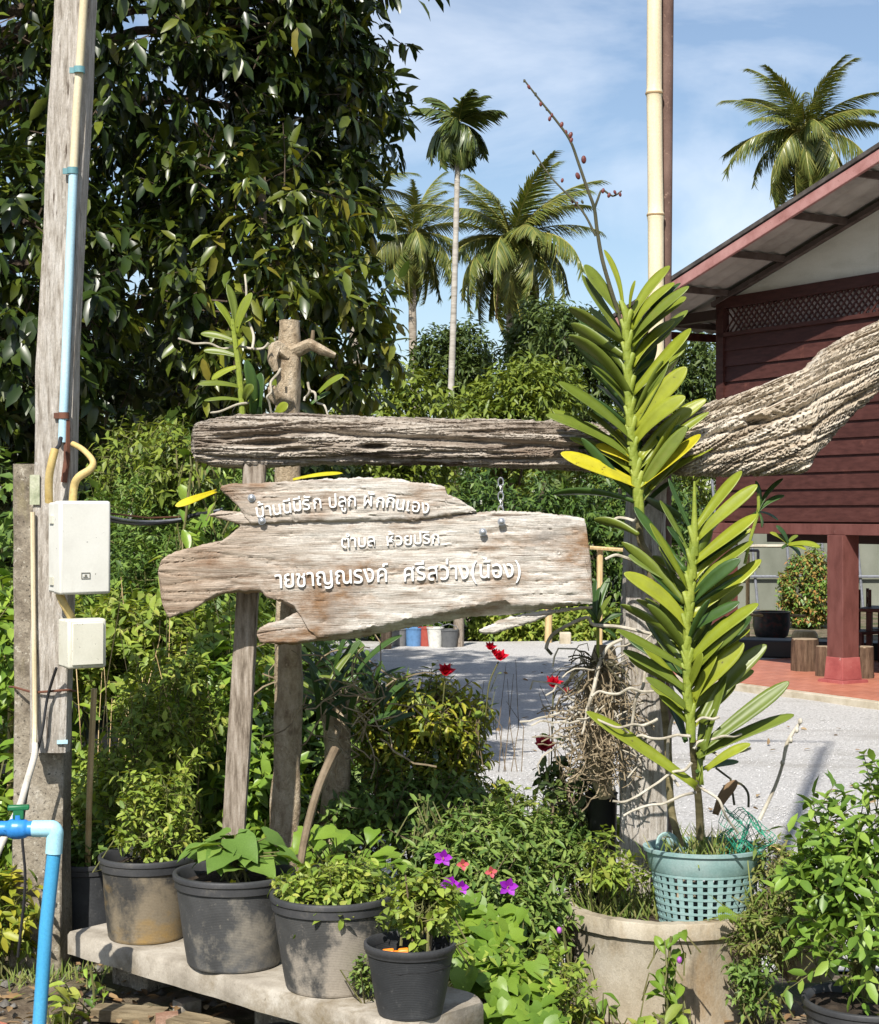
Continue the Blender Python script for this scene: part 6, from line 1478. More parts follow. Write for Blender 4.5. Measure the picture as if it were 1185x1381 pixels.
# dry root ball hung on the right post
rb = thing('dry_root_ball', 'shaggy ball of dry orchid roots hanging on the post left of the orchid', 'root ball', P(820, 1060, 5.05))
m = MB(); rnd = random.Random(4)
cR = P(806, 965, 5.04); 
for i in range(330):
    u = rnd.random(); a0 = rnd.uniform(0, 6.28); rr = .055 + .035 * rnd.random(); z = rnd.uniform(-.2, .19) 
    wz = math.sqrt(max(.1, 1 - (z / .24) ** 2)); p = cR + Vector((math.cos(a0) * rr * wz, math.sin(a0) * rr * wz * .8, z)); pts = [p]
    d = Vector((rnd.gauss(0, 1), rnd.gauss(0, 1), rnd.gauss(-.5, .7))).normalized()
    for s in range(6):
        d = (d + Vector((rnd.gauss(0, .5), rnd.gauss(0, .5), rnd.gauss(-.12, .4))) + (cR - pts[-1]) * 2.2 * (1 if rnd.random() < .8 else -1)).normalized(); pts.append(pts[-1] + d * rnd.uniform(.016, .034))
    m.tube(pts, rnd.uniform(.0011, .0026), 4, cap=False)
m.build('root_tangle', MT['dryroot'], rb)
m = MB()
for i in range(26):
    a0 = rnd.uniform(0, 6.28); p = cR + Vector((math.cos(a0) * .06, -abs(math.sin(a0)) * .06, rnd.uniform(-.1, .2))); pts = [p]; d = Vector((rnd.gauss(-.6, .8), rnd.gauss(-.2, .5), rnd.gauss(.1, .6))).normalized()
    for s in range(6): d = (d + Vector((rnd.gauss(0, .45), rnd.gauss(0, .3), rnd.gauss(-.15, .4)))).normalized(); pts.append(pts[-1] + d * .03)
    m.tube(pts, .0028, 5)
m.build('loose_root', MT['root'], rb)
m = MB(); m.tube([P(815, 870, 5.08), P(812, 930, 5.08), P(806, 1000, 5.08), P(815, 1075, 5.1)], [.03, .055, .05, .02], 12); m.build('core', MT['dryroot'], rb)
m = MB()
for i in range(30):
    a = rnd.uniform(.2, 2.9); pts = [P(806, 900, 5.0)]; d = Vector((math.cos(a), rnd.uniform(-.5, .3), math.sin(a) * .6)).normalized()
    for s in range(5): d = (d + Vector((0, 0, -.32)) + Vector([rnd.gauss(0, .15) for _ in range(3)])).normalized(); pts.append(pts[-1] + d * .022)
    m.tube(pts, .0022, 4)
m.build('dark_root', MT['spike'], rb)
# ------------------------------------------------------------------ near planting
def stemplant(t, feet, D_heights, mat): pass

# vegetable and weed thicket behind the left pots: several separate bushes
def pb(px, py, D, rx, ry, rz, w=1):
    c = P(px, py, D); return (c.x, c.y, c.z, rx, ry, rz, w)
G1 = 'weedy bushes behind the pots'
bush('weed_bush', 'pale green weedy bush rising behind the leftmost pot', 'bush', [pb(200, 1060, 5.35, .17, .15, .26), pb(235, 960, 5.5, .15, .15, .2, .7)], 420, 8, .07, .036, .017, 'weed', 'ell', G1, (-.93, 5.3, .1), stems=.0022, stemmat='stem', up=.8, shell=.3)
bush('weed_bush', 'light green leafy bush between the small box and the sign post', 'bush', [pb(240, 900, 6.2, .34, .3, .24), pb(170, 880, 6.3, .25, .25, .2, .7)], 700, 8, .08, .046, .024, 'weed', 'ell', G1, (-1.0, 6.2, -.1), stems=.0025, stemmat='stem', up=.6, shell=.3)
bush('weed_bush', 'low green weeds at the foot of the bamboo stake', 'bush', [pb(120, 1110, 5.5, .14, .15, .12), pb(150, 1070, 5.6, .12, .12, .14)], 260, 8, .06, .034, .016, 'weed', 'ell', G1, (-1.1, 5.4, .1), stems=.002, stemmat='stem', up=.8, shell=.3)
bush('weed_bush', 'shaded dark weeds at the picture edge left of the concrete post', 'bush', [pb(10, 1000, 6.0, .22, .2, .5), pb(-10, 1200, 5.4, .16, .15, .25), pb(5, 860, 6.8, .3, .2, .2)], 600, 7, .10, .075, .036, 'vine', 'ell', G1, (-1.5, 5.8, .0), stems=.003, stemmat='stem', shell=.3)
bush('weed_bush', 'yellowing weeds hugging the foot of the tap', 'bush', [pb(8, 1240, 4.95, .07, .1, .14)], 60, 7, .06, .055, .024, 'yellowbush', 'ell', G1, (-1.24, 4.95, .15), stems=.002, stemmat='stem', shell=.2)
bush('weed_bush', 'bright leafy weeds between the sign post and the cut trunk', 'bush', [pb(290, 1010, 5.9, .18, .2, .35), pb(350, 1080, 5.7, .12, .12, .15)], 420, 7, .09, .07, .034, 'vine', 'ell', G1, (-.7, 5.8, .0), stems=.003, stemmat='stem', shell=.3)
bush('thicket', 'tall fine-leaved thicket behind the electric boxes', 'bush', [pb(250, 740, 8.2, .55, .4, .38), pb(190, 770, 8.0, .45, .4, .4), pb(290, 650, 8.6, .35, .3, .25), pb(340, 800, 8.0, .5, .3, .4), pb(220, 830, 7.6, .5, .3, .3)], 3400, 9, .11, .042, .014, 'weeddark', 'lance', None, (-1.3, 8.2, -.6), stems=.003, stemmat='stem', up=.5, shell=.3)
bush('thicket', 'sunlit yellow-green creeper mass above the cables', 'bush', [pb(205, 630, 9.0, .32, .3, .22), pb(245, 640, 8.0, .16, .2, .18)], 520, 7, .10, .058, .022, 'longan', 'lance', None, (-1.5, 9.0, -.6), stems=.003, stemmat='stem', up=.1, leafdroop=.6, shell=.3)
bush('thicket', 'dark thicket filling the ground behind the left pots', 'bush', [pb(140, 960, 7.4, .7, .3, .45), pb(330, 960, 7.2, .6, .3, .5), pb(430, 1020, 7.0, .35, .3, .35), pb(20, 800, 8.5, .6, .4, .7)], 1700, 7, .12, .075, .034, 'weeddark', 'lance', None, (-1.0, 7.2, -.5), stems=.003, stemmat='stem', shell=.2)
# broad vine by the left end of the sign, each leaf a part
def leafy(name, label, cat, foot, leaves, mat, mesh_tpl='heart', droop=.15, stems=(), stemmat='stem', group=None, sw=.003, W=1.0):
    """leaves: (px, py, D, length m, heading deg in plan, tilt)"""
    t = thing(name, label, cat, foot, group); foot = Vector(foot)
    ms = []
    for q in range(2):
        V, f, k, n = leaf_arrays(np.zeros((1, 3)), np.array([[1., 0, 0]]), np.array([[0, 0, 1.]]), 1.0, W * (.9 + .15 * q), mesh_tpl, droop * (1 + q))
        lm = leaf_mesh('leaf', V, f, k, n, np.zeros(1)); lm.materials.append(mat); ms.append(lm)
    mb = MB()
    for i, (x, y, D, L, hd, tilt) in enumerate(leaves):
        b = P(x, y, D); a = R(hd); d = Vector((math.cos(a) * math.cos(R(tilt)), math.sin(a) * math.cos(R(tilt)), math.sin(R(tilt))))
        nr = Vector((random.gauss(0, .25), -.35 + random.gauss(0, .2), 1)); o = link_mesh('leaf', ms[i % 2], None, t)
        # centre the blade on the given point
        o.matrix_local = leaf_matrix(b - d * L * .4 - foot, d, nr, L)
        c = b - d * L * .4; r0 = foot + Vector((random.gauss(0, .02), random.gauss(0, .02), 0)); 
        if stems == 'foot':
            mb.tube([r0, r0.lerp(c, .55) + Vector((0, 0, .03)), c], [sw, sw * .8, sw * .6], 5, cap=False)
        else:
            mb.tube([c + Vector((random.gauss(0, .02), random.gauss(0, .02), -.06)), c], [sw, sw * .6], 4, cap=False)
    for s in (stems if not isinstance(stems, str) else ()):
        ms_ = MB(); ms_.tube([P(*q) for q in s], sw * 1.3, 6); ms_.build('stem', MT[stemmat], t)
    if mb.v: mb.build('petioles', MT[stemmat], t, kind='stuff')
    return t
rl = random.Random(5)
lv = []
for i in range(34):
    x = rl.uniform(245, 335); y = rl.uniform(600, 735); lv.append((x, y, rl.uniform(5.1, 5.5), rl.uniform(.05, .10), rl.uniform(0, 360), rl.uniform(-60, 15)))
leafy('climbing_vine', 'broad-leaved vine hanging behind the left end of the sign', 'vine', P(300, 780, 5.35), lv, MT['vine'], 'ellx', .2, W=.5, stems=[[(300, 780, 5.35), (290, 720, 5.3), (270, 660, 5.3), (262, 600, 5.3)], [(262, 610, 5.3), (255, 650, 5.25), (250, 700, 5.2), (243, 735, 5.2)], [(300, 720, 5.3), (320, 680, 5.3), (330, 640, 5.3)]])
fy = thing('yellow_vine_leaf', 'long yellow leaf sticking out left of the sign top', 'leaf', P(292, 668, 5.0)); vleaf(fy, (292, 662), (237, 677), 5.0, -.05, 12, VY, 1, -.02)
fy = thing('yellow_vine_leaf', 'long yellow leaf lying along the top edge of the sign', 'leaf', P(398, 646, 4.85)); vleaf(fy, (395, 647), (459, 639), 4.85, 0, 10, VY, 1, .05)
lv = [(262 + rl.uniform(-12, 18), rl.uniform(600, 635), 5.2, .06, rl.uniform(0, 360), rl.uniform(-40, 20)) for i in range(9)] + [(222, 770, 5.1, .08, 230, -40), (210, 752, 5.1, .07, 150, -10)]
leafy('vine_shoot', 'light green shoot at the left end of the driftwood beam', 'vine', P(258, 660, 5.2), lv, MT['weed'], 'ell', .2, W=.5, stems=[[(250, 700, 5.2), (255, 660, 5.2), (262, 600, 5.2)]])

# seedling with broad leaves in pot 2
lv = []
for i in range(26):
    a = rl.uniform(0, 360); rr = rl.uniform(.02, .16); x = S2.x + math.cos(R(a)) * rr; y = S2.y + math.sin(R(a)) * rr * .8
    z = S2.z + .10 - rr * .25 + rl.uniform(-.02, .03); lv.append((CX + x / y * F, HY - (z - CAMZ) / y * F, y, rl.uniform(.065, .105), a + rl.uniform(-30, 30), rl.uniform(-28, 12)))
leafy('pot_seedling', 'broad pale green seedling leaves in the second pot', 'plant', S2, lv, MT['okra'], 'heartx', .15, stems='foot', W=1.0)
f = thing('yellow_bloom', 'tiny yellow flower at the rim of the second pot', 'flower', P(310, 1192, 4.40)); 
B = np.array([P(310 + i * 1.2, 1192, 4.42) for i in range(5)]); build_leaves('petal', MT['vandayellow'], f, B, rand_dirs(5) + [0, -.6, .5], rand_dirs(5) + [0, -1, 1], .016, .014, 'dia', .1)
# leaves of the sweet potato creeping behind pots 2 and 3
lv = []
for i in range(40):
    x = rl.uniform(395, 545); lv.append((x, rl.uniform(1120, 1190), rl.uniform(4.6, 5.0), rl.uniform(.038, .066), rl.uniform(180, 360), rl.uniform(-30, 20)))
leafy('creeping_vine', 'sweet potato leaves creeping behind the third pot', 'vine', P(460, 1220, 4.85), lv, MT['potato'], 'heartx', .2, stems='foot', sw=.002)
lv = []
for i in range(18):
    x = rl.uniform(330, 420); lv.append((x, rl.uniform(1145, 1200), rl.uniform(4.75, 4.95), rl.uniform(.05, .075), rl.uniform(180, 360), rl.uniform(-30, 20)))
leafy('creeping_vine', 'sweet potato leaves between the second and third pots', 'vine', P(385, 1235, 4.85), lv, MT['potato'], 'heartx', .2, stems='foot', sw=.002)
# pot fillings
def potbush(lab, S, rx, rz, n, L, W, mat, tpl='ell', up=.8, z=.5, k=8, tl=.05, r=.0016):
    return bush('potted_plant', lab, 'plant', [(S.x, S.y, S.z + rz * z, rx, rx * .9, rz, 1)], n, k, tl, L, W, mat, tpl, 'plants growing in the pots', tuple(S), stems=r, stemmat='stem', up=up, shell=.2)
potbush('fine pale weed growing in the leftmost pot', S1 + Vector((.02, 0, .06)), .10, .12, 170, .026, .013, 'weed')
potbush('low leafy weeds filling the large dusty pot', S3, .125, .045, 230, .026, .015, 'weed', up=.5)
potbush('small basil-like plant in the smallest pot', S4 + Vector((.03, .04, .085)), .058, .058, 80, .03, .018, 'weed')
potbush('dim leaves in the shaded pot behind the pole', S0, .10, .06, 90, .035, .018, 'weeddark')
m = MB(); m.tube([S4 + Vector((.01, .02, -.01)), S4 + Vector((.0, .02, .1)), S4 + Vector((-.012, .03, .2))], .0022, 6); m.tube([S4 + Vector((.045, .01, -.01)), S4 + Vector((.05, .02, .06))], .003, 6); o = m.build('woody_sprigs', MT['woodystem'], None); tag(o, 'two bare woody sprigs standing in the smallest pot', 'sprig')
# small weed between pots 3 and 4
bush('small_weed', 'grey-green weed between the third pot and the smallest pot', 'weed', [pb(492, 1325, 4.12, .022, .02, .05)], 30, 6, .03, .02, .011, 'melast', 'lance', None, (P(495, 1355, 4.12).x, 4.12, BZ), stems=.0012, stemmat='stem', up=1, shell=.1)

# sunlit yellow-green bush under the sign
bush('yellow_bush', 'yellow-green twiggy bush below the middle of the sign', 'bush', [pb(568, 962, 5.75, .17, .14, .08), pb(618, 985, 5.8, .07, .1, .08, .5), pb(560, 1030, 5.8, .17, .16, .14), pb(610, 1050, 5.8, .09, .12, .10), pb(520, 975, 5.75, .12, .12, .1, .6)], 760, 8, .075, .042, .015, 'yellowbush', 'ell', None, (-.1, 5.9, 0), stems=.0025, up=.3, shell=.35)
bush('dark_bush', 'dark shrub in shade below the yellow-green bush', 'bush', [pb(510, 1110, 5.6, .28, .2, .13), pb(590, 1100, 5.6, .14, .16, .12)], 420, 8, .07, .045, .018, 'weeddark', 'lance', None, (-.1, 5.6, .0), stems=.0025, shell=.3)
# orchid clump in the shade under the sign
cl = thing('shade_orchid', 'strap-leaved orchid clump in the shade under the sign', 'orchid', P(470, 960, 5.45))
for i in range(44):
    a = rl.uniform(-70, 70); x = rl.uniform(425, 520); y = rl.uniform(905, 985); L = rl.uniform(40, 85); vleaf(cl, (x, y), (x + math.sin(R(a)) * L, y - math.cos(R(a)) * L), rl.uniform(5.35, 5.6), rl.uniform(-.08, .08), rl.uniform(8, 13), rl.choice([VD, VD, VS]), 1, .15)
m = MB()
for i in range(40):
    x, y = rl.uniform(400, 520), rl.uniform(880, 1000); pts = [P(x, y, rl.uniform(5.2, 5.5))]; d = Vector((rl.gauss(0, 1), rl.gauss(0, .4), rl.gauss(-.4, .8))).normalized()
    for s in range(6): d = (d + Vector((rl.gauss(0, .5), rl.gauss(0, .3), rl.gauss(-.1, .4)))).normalized(); pts.append(pts[-1] + d * .035)
    m.tube(pts, rl.uniform(.0018, .0032), 4, cap=False)
m.build('root_tangle', MT['dryroot'], cl)

# purple-flowered shrub
mel = bush('flowering_shrub', 'olive-leaved shrub with purple flowers behind the smallest pot', 'shrub', [pb(655, 1145, 5.2, .17, .18, .09), pb(720, 1160, 5.2, .16, .18, .11), pb(660, 1210, 5.0, .21, .16, .11), pb(600, 1175, 5.1, .10, .12, .09), pb(762, 1145, 5.35, .07, .1, .05), pb(712, 1245, 4.95, .08, .12, .09), pb(690, 1260, 4.9, .12, .1, .08)], 1250, 8, .07, .040, .014, 'melast', 'ell', None, (.15, 5.1, .1), stems=.0022, up=.75, shell=.35)
mp = thing('shoot', 'tall leafy shoot rising from the purple-flowered shrub', 'plant', P(632, 1120, 5.15))
def flower(lab, px, py, D, r, mat, petals=6, kind='open', grp=None, nm='purple_flower', cat='flower'):
    c = P(px, py, D); t = thing(nm, lab, cat, c, grp); rr = random.Random(px)
    for i in range(petals):
        a = 6.283 * i / petals + rr.random() * .3
        if kind == 'rose':
            lay = i % 3; tl_ = (.25, .7, 1.15)[lay]; d = Vector((math.cos(a) * math.cos(tl_), math.sin(a) * math.cos(tl_) , math.sin(tl_)))
            V, f, k, n = leaf_arrays(np.array([list(Vector((0, 0, .002 * lay)))]), np.array([list(d)]), np.array([list(Vector((-d.x * .4, -d.y * .4, 1)))]), r * (1, .8, .6)[lay], r * 1.05 * (1, .85, .7)[lay], 'heart', -.25)
        else:
            d = Vector((math.cos(a), -.55, math.sin(a) * .8 + .1)); V, f, k, n = leaf_arrays(np.zeros((1, 3)), np.array([list(d)]), np.array([[0.1, -1., .35]]), r, r * .8, 'ell', .12)
        o = link_mesh('petal', leaf_mesh('petal', V, f, k, n, np.array([rr.random()])), mat, t)
    if kind != 'rose':
        m = MB()
        for i in range(6): m.tube([c, c + Vector((rr.uniform(-.3, .3), -1, rr.uniform(-.4, .4))).normalized() * r * .5], .0006, 4)
        m.build('stamen', MT['vandayellow'], t)
    return t
GP = 'purple flowers on the shrub'
flower('purple flower at the upper left of the shrub', 597, 1156, 4.80, .030, MT['purple'], 5, grp=GP)
flower('pair-like purple flower low on the shrub, left one', 606, 1192, 4.55, .029, MT['purple'], 6, grp=GP)
flower('purple flower just right of the low left one', 621, 1196, 4.6, .025, MT['purple'], 5, grp=GP)
flower('purple flower at the right of the shrub', 685, 1195, 4.74, .031, MT['purple'], 5, grp=GP)
GB = 'pink buds on the shrub'
for (x, y, lab) in ((662, 1175, 'pink bud in the middle of the shrub'), (624, 1165, 'small pink bud near the upper left purple flower'), (682, 1239, 'pink bud above the sweet potato leaves')):
    flower(lab, x, y, 4.74, .020, MT['pink'], 4, grp=GB, nm='pink_bud')
lv = [(566 + rl.uniform(-12, 14), rl.uniform(1070, 1125), 5.1, rl.uniform(.035, .05), rl.uniform(0, 360), rl.uniform(10, 60)) for i in range(26)]
leafy('shoot', 'upright shoot with narrow leaves left of the purple-flowered shrub', 'plant', P(580, 1150, 5.1), lv, MT['melast'], 'ell', .1, W=.36, stems=[[(585, 1150, 5.1), (575, 1105, 5.1), (565, 1070, 5.1)]])
bpy.data.objects.remove(mp)

# sweet potato mass at the front
lv = []
for i in range(230):
    x = rl.uniform(612, 752); y = rl.uniform(1225, 1400) if x > 640 else rl.uniform(1215, 1330)
    if x > 705 and y < 1300: x -= 60
    D = 4.75 - (y - 1215) / 185 * .62; lv.append((x, y, D + rl.uniform(-.08, .08), rl.uniform(.04, .078), rl.uniform(170, 370), rl.uniform(-60, 25)))
leafy('sweet_potato', 'bright green sweet potato plant in front of the round planter', 'plant', P(700, 1420, 4.55), lv, MT['potato'], 'heartx', .18, stems='foot', sw=.0022, W=.95)
bush('small_weed', 'pale fine weeds under the sweet potato leaves', 'weed', [pb(660, 1320, 4.5, .12, .15, .12), pb(740, 1340, 4.45, .1, .12, .1), pb(560, 1235, 4.5, .07, .06, .05)], 260, 7, .05, .03, .012, 'weed', 'lance', None, (.15, 4.5, .15), stems=.0015, stemmat='stem', up=.7, shell=.2)
# amaranth-like plants with violet heads in front of the ring
def pointed(lab, stem, D, n, spread, head, seed, mat='potato', L=(.045, .075)):
    rr = random.Random(seed); t0 = stem[-1]; lv = []
    for i in range(n):
        u = rr.random() ** .8; k = min(len(stem) - 2, int(u * (len(stem) - 1))); f = u * (len(stem) - 1) - k
        x = stem[k][0] + (stem[k + 1][0] - stem[k][0]) * f; y = stem[k][1] + (stem[k + 1][1] - stem[k][1]) * f
        lv.append((x + rr.uniform(-spread, spread), y + rr.uniform(-8, 8), D + rr.uniform(-.04, .04), rr.uniform(*L), rr.uniform(0, 360), rr.uniform(-40, 20)))
    t = leafy('pointed_leaf_plant', lab, 'plant', P(*stem[0], D), lv, MT[mat], 'ellx', .2, W=.46, stems=[[(x, y, D) for x, y in stem]])
    if head:
        m = MB(); m.ball(P(*head, D - .02), (.0075, .0075, .010), 8, 6); m.build('flower_head', MT['violet'], t)
    return t
pointed('pointed-leaf plant with a violet head leaning on the left of the planter', [(785, 1400), (775, 1340), (765, 1290), (758, 1250)], 4.72, 22, 24, (754, 1254), 1)
pointed('pointed-leaf plant rising in front of the middle of the planter', [(900, 1400), (898, 1340), (902, 1290), (905, 1262)], 4.62, 30, 18, (916, 1294), 2)
pointed('pointed-leaf weed at the lower edge before the planter', [(810, 1420), (806, 1375), (800, 1345)], 4.6, 24, 30, None, 3)
pointed('yellowish weed low between the planter and the sweet potato', [(790, 1430), (792, 1390), (786, 1360)], 4.5, 20, 22, None, 4, 'yellowbush')
pointed('leafy weed at the lower edge under the pointed-leaf plant', [(905, 1430), (900, 1385), (880, 1365)], 4.5, 26, 40, None, 6, 'weed')
pointed('young plant with narrow leaves in the soil left of the bench', [(92, 1400), (90, 1360), (88, 1330)], 4.5, 22, 16, None, 7, 'weed', (.05, .085))
pointed('small drooping seedling before the left end of the bench', [(128, 1370), (126, 1330), (122, 1305)], 4.6, 9, 16, None, 8, 'vine', (.04, .06))
pointed('small seedling in the litter right of the planter', [(1052, 1400), (1050, 1370), (1052, 1345)], 4.75, 12, 10, None, 9, 'weed', (.03, .05))
# grasses and weeds in the planter
def grass(lab, px, D, z, spread, n, L, mat='grass', cat='grass', nm='grass_tuft', up=1.0, wdt=.0045):
    c = P(px, 1200, D); c.z = z; B = np.stack([c.x + rng.normal(size=n) * spread, c.y + rng.normal(size=n) * spread * .7, np.full(n, z)], 1)
    d = np.array([0, 0, up]) + rng.normal(size=(n, 3)) * .42; nr = rng.normal(size=(n, 3)) * .4 + np.array([0, -.7, .5])
    o = build_leaves(nm, MT[mat], None, B, d, nr, L * (.5 + .8 * rng.random(n)), wdt, 'blade', .35); tag(o, lab, cat, kind='stuff'); return o
grass('grass growing in the left half of the round planter', 822, 5.06, rc.z - .05, .05, 120, .10)
grass('dry grass at the foot of the weathered post', 868, 5.05, rc.z - .04, .05, 130, .10)
grass('grass and moss filling the teal basket', 950, 4.98, bc.z + bh * .85, .065, 170, .09)
grass('straggly grass between the basket and the lime shrub', 1045, 4.95, .22, .05, 150, .22, up=.8)
grass('pale hanging grass over the right edge of the planter', 1035, 4.85, rc.z + .02, .04, 120, .16, up=-.4)
grass('short grass around the foot of the concrete post', 60, 4.92, .15, .10, 200, .05)
bush('planter_weed', 'small leafy weeds at the left edge inside the planter', 'weed', [pb(815, 1160, 5.05, .04, .04, .06), pb(840, 1185, 5.0, .06, .05, .03)], 60, 7, .05, .038, .013, 'weed', 'lance', None, (P(815, 1200, 5).x, 5.0, rc.z - .05), stems=.0015, stemmat='stem', up=.8, shell=.2)
bush('planter_weed', 'green and brown weeds straggling at the right of the basket', 'weed', [pb(1040, 1180, 4.95, .05, .07, .09), pb(1030, 1250, 4.85, .05, .05, .08)], 190, 7, .06, .03, .010, 'grass', 'lance', None, (P(1040, 1270, 5).x, 4.95, .2), stems=.0014, up=.2, shell=.2)
bush('planter_weed', 'leafy weed spilling over the right side of the planter wall', 'weed', [pb(1010, 1330, 4.75, .03, .04, .07)], 70, 6, .05, .03, .012, 'weeddark', 'lance', None, (P(1010, 1400, 4.75).x, 4.75, .12), stems=.0014, stemmat='stem', shell=.2)
# fern tip
t = thing('fern_frond', 'small bright fern frond hanging over the planter rim below the basket', 'fern', P(968, 1232, 4.78)); B = []; Dd = []
for i in range(15):
    u = i / 14; p = P(968 + 38 * u, 1232 + 30 * u * u - 4 * math.sin(u * 3), 4.78)
    for s in (-1, 1): B.append(p); Dd.append(Vector((.35, 0, -.25 * u)) + Vector((-.25 * u - .1, -.2, 1.0)) * s)
Ln = np.array([.026 * (1 - .75 * (i // 2) / 15) for i in range(len(B))])
build_leaves('frond', MT['fern'], t, np.array(B), np.array(Dd), np.tile([0, -1., .4], (len(B), 1)), Ln, Ln * .42, 'ell', .1)
# bare cane with buds on the right of the basket
m = MB(); m.tube([P(1024, 1105, 4.95), P(1045, 1060, 4.95), P(1055, 1030, 4.95), P(1062, 1000, 4.95), P(1080, 972, 4.95)], [.006, .005, .0045, .006, .004], 8)
for (x, y) in ((1055, 1028), (1066, 998), (1074, 984), (1079, 972)): m.ball(P(x, y, 4.94), (.007, .006, .009), 6, 5)
o = m.build('bare_cane', MT['root'], None); tag(o, 'pale bare cane leaning right above the green net', 'cane')
m = MB(); m.tube([P(1036, 1140, 4.98), P(1060, 1152, 4.95), P(1088, 1164, 4.9)], .007, 8); m.build('x', MT['conduit'], None); o = COL.objects[-1]; o.name = 'fallen_stick'; tag(o, 'orange-brown stick lying right of the teal basket', 'stick')
# dead leaf and dark dry leaves at the basket
dl = thing('dry_leaf', 'brown curled dry leaf standing behind the basket', 'leaf', P(965, 1095, 4.95)); vleaf(dl, (965, 1098), (990, 1050), 4.95, 0, 16, MT['dryleaf'], 1, .15)
m = MB(); m.tube([P(975, 1060, 4.98), P(995, 1055, 4.98), P(1008, 1068, 4.98), P(1009, 1088, 4.98)], .0035, 6); m.tube([P(965, 1035, 4.97), P(985, 1050, 4.97), P(990, 1085, 4.97)], .0035, 6); o = m.build('dark_root', MT['spike'], orc2)

# roses: thin canes, leaves, blooms
def rose(lab, stem, D, bloom, r, mat, dark=False, nl=8, seed=0):
    rr = random.Random(seed); lv = []
    for i in range(nl):
        u = rr.uniform(.1, .85); k = min(len(stem) - 2, int(u * (len(stem) - 1))); x, y = stem[k]; lv.append((x + rr.uniform(-14, 14), y + rr.uniform(-14, 14), D, rr.uniform(.025, .04), rr.uniform(0, 360), rr.uniform(-30, 30)))
    t = leafy('rose_plant', lab + ' on a thin cane', 'rose', P(*stem[0], D), lv, MT['weeddark'] if dark else MT['weed'], 'ell', .1, W=.6, stems=[[(x, y, D) for x, y in stem]], sw=.0018, group='rose canes')
    for (bx_, by_, s) in bloom:
        c = P(bx_, by_, D - .01)
        fl = bpy.data.objects.new('bloom', None); COL.objects.link(fl); fl.parent = t; fl.location = c - wloc(t)
        for i in range(18):
            a = 2.399 * i; lay = i / 17; el = .15 + 1.15 * lay; q_ = Vector((math.cos(a) * math.cos(el), math.sin(a) * math.cos(el), math.sin(el))); d = Matrix.Rotation(R(48), 3, 'X') @ q_
            V, f, k, n = leaf_arrays(np.zeros((1, 3)), np.array([list(d)]), np.array([[-d.x * .4, -.8, .8]]), s * (1 - .45 * lay), s * (1 - .4 * lay), 'heart', -.3)
            link_mesh('petal', leaf_mesh('petal', V, f, k, n, np.array([rr.random()])), mat, fl)
    return t
rose('red rose in the middle of the gravel view', [(592, 1000), (596, 960), (600, 914)], 5.6, [(601, 906, .036)], 0, MT['rose'], seed=1)
rose('nodding double red rose below the sign splinter', [(650, 1010), (655, 960), (660, 920), (672, 892)], 5.5, [(674, 886, .032), (661, 873, .024), (667, 880, .018)], 0, MT['rose'], seed=2)
rose('red rose at the left of the dry root ball', [(742, 1080), (744, 1000), (746, 930)], 5.4, [(746, 922, .034), (764, 932, .016)], 0, MT['rose'], seed=3)
rose('faded dark red rose low before the gravel', [(742, 1090), (738, 1050), (734, 1016)], 5.3, [(733, 1006, .044)], 0, MT['rosefade'], True, 4, seed=4)
bush('rose_bush', 'dark-leaved rose bush at the foot of the root ball', 'bush', [pb(775, 1060, 5.35, .10, .1, .08)], 60, 6, .05, .038, .024, 'fardark', 'ell', None, (P(775, 1120, 5.35).x, 5.35, .0), stems=.003, shell=.2)
m = MB()
for i in range(14):
    x = rl.uniform(600, 760); m.tube([P(x, 1040, 5.7), P(x + rl.uniform(-12, 12), 980, 5.7), P(x + rl.uniform(-22, 25), rl.uniform(885, 950), 5.7)], [.0022, .0018, .001], 4)
o = m.build('bare_twigs', MT['woodystem'], None); tag(o, 'bare thin twigs standing before the gravel', 'twigs', kind='stuff')
bush('low_greens', 'mixed green herbs in front of the gravel below the roses', 'plants', [pb(720, 1110, 5.9, .25, .15, .06), pb(780, 1125, 5.6, .15, .12, .06), pb(645, 1095, 6.0, .16, .15, .07)], 300, 7, .08, .045, .02, 'weed', 'lance', None, (.35, 5.8, 0), stems=.002, stemmat='stem', up=.6, shell=.2)

# lime shrub: largest leaves are parts
bL = Vector((LP.x, LP.y, LP.z + .22))
lob = [pb(1145, 1195, 4.55, .11, .14, .13), pb(1192, 1120, 4.6, .07, .1, .2), pb(1108, 1195, 4.6, .075, .1, .09), pb(1150, 1280, 4.45, .12, .12, .09), pb(1230, 1200, 4.55, .14, .14, .2), pb(1108, 1110, 4.65, .025, .03, .05, .25)]
B, D_, N_, tw = twig_cloud(lob, 240, 7, .09, up=.7, shell=.35, leafdroop=.1)
t = thing('lime_shrub', 'glossy lime shrub with small green fruits at the right edge', 'shrub', bL)
Lv = .052 * (.7 + .6 * rng.random(len(B))); pr = CX + B[:, 0] / B[:, 1] * F
order = np.argsort(np.where(pr < 1190, B[:, 1], 99))[:260]; mk = np.ones(len(B), bool); mk[order] = False
fo_ = build_leaves('foliage', MT['lime'], t, B[mk], D_[mk], N_[mk], Lv[mk], Lv[mk] * .5, 'ell', .1, kind='stuff')
V, f, k, n = leaf_arrays(np.zeros((1, 3)), np.array([[1., 0, 0]]), np.array([[0, 0, 1.]]), 1.0, .5, 'ell', .1); lm = leaf_mesh('leaf', V, f, k, n, np.zeros(1)); lm.materials.append(MT['lime'])
for i in order:
    o = link_mesh('leaf', lm, None, fo_); o.matrix_local = leaf_matrix(Vector(B[i]) - bL, D_[i], N_[i], Lv[i])
m = MB(); twig_tubes(m, tw, .002, 1)
for l in lob: m.tube([bL, bL.lerp(Vector(l[:3]), .5) + Vector((.01, 0, .03)), Vector(l[:3])], [.008, .006, .003], 6)
m.build('stem', MT['stem'], t)
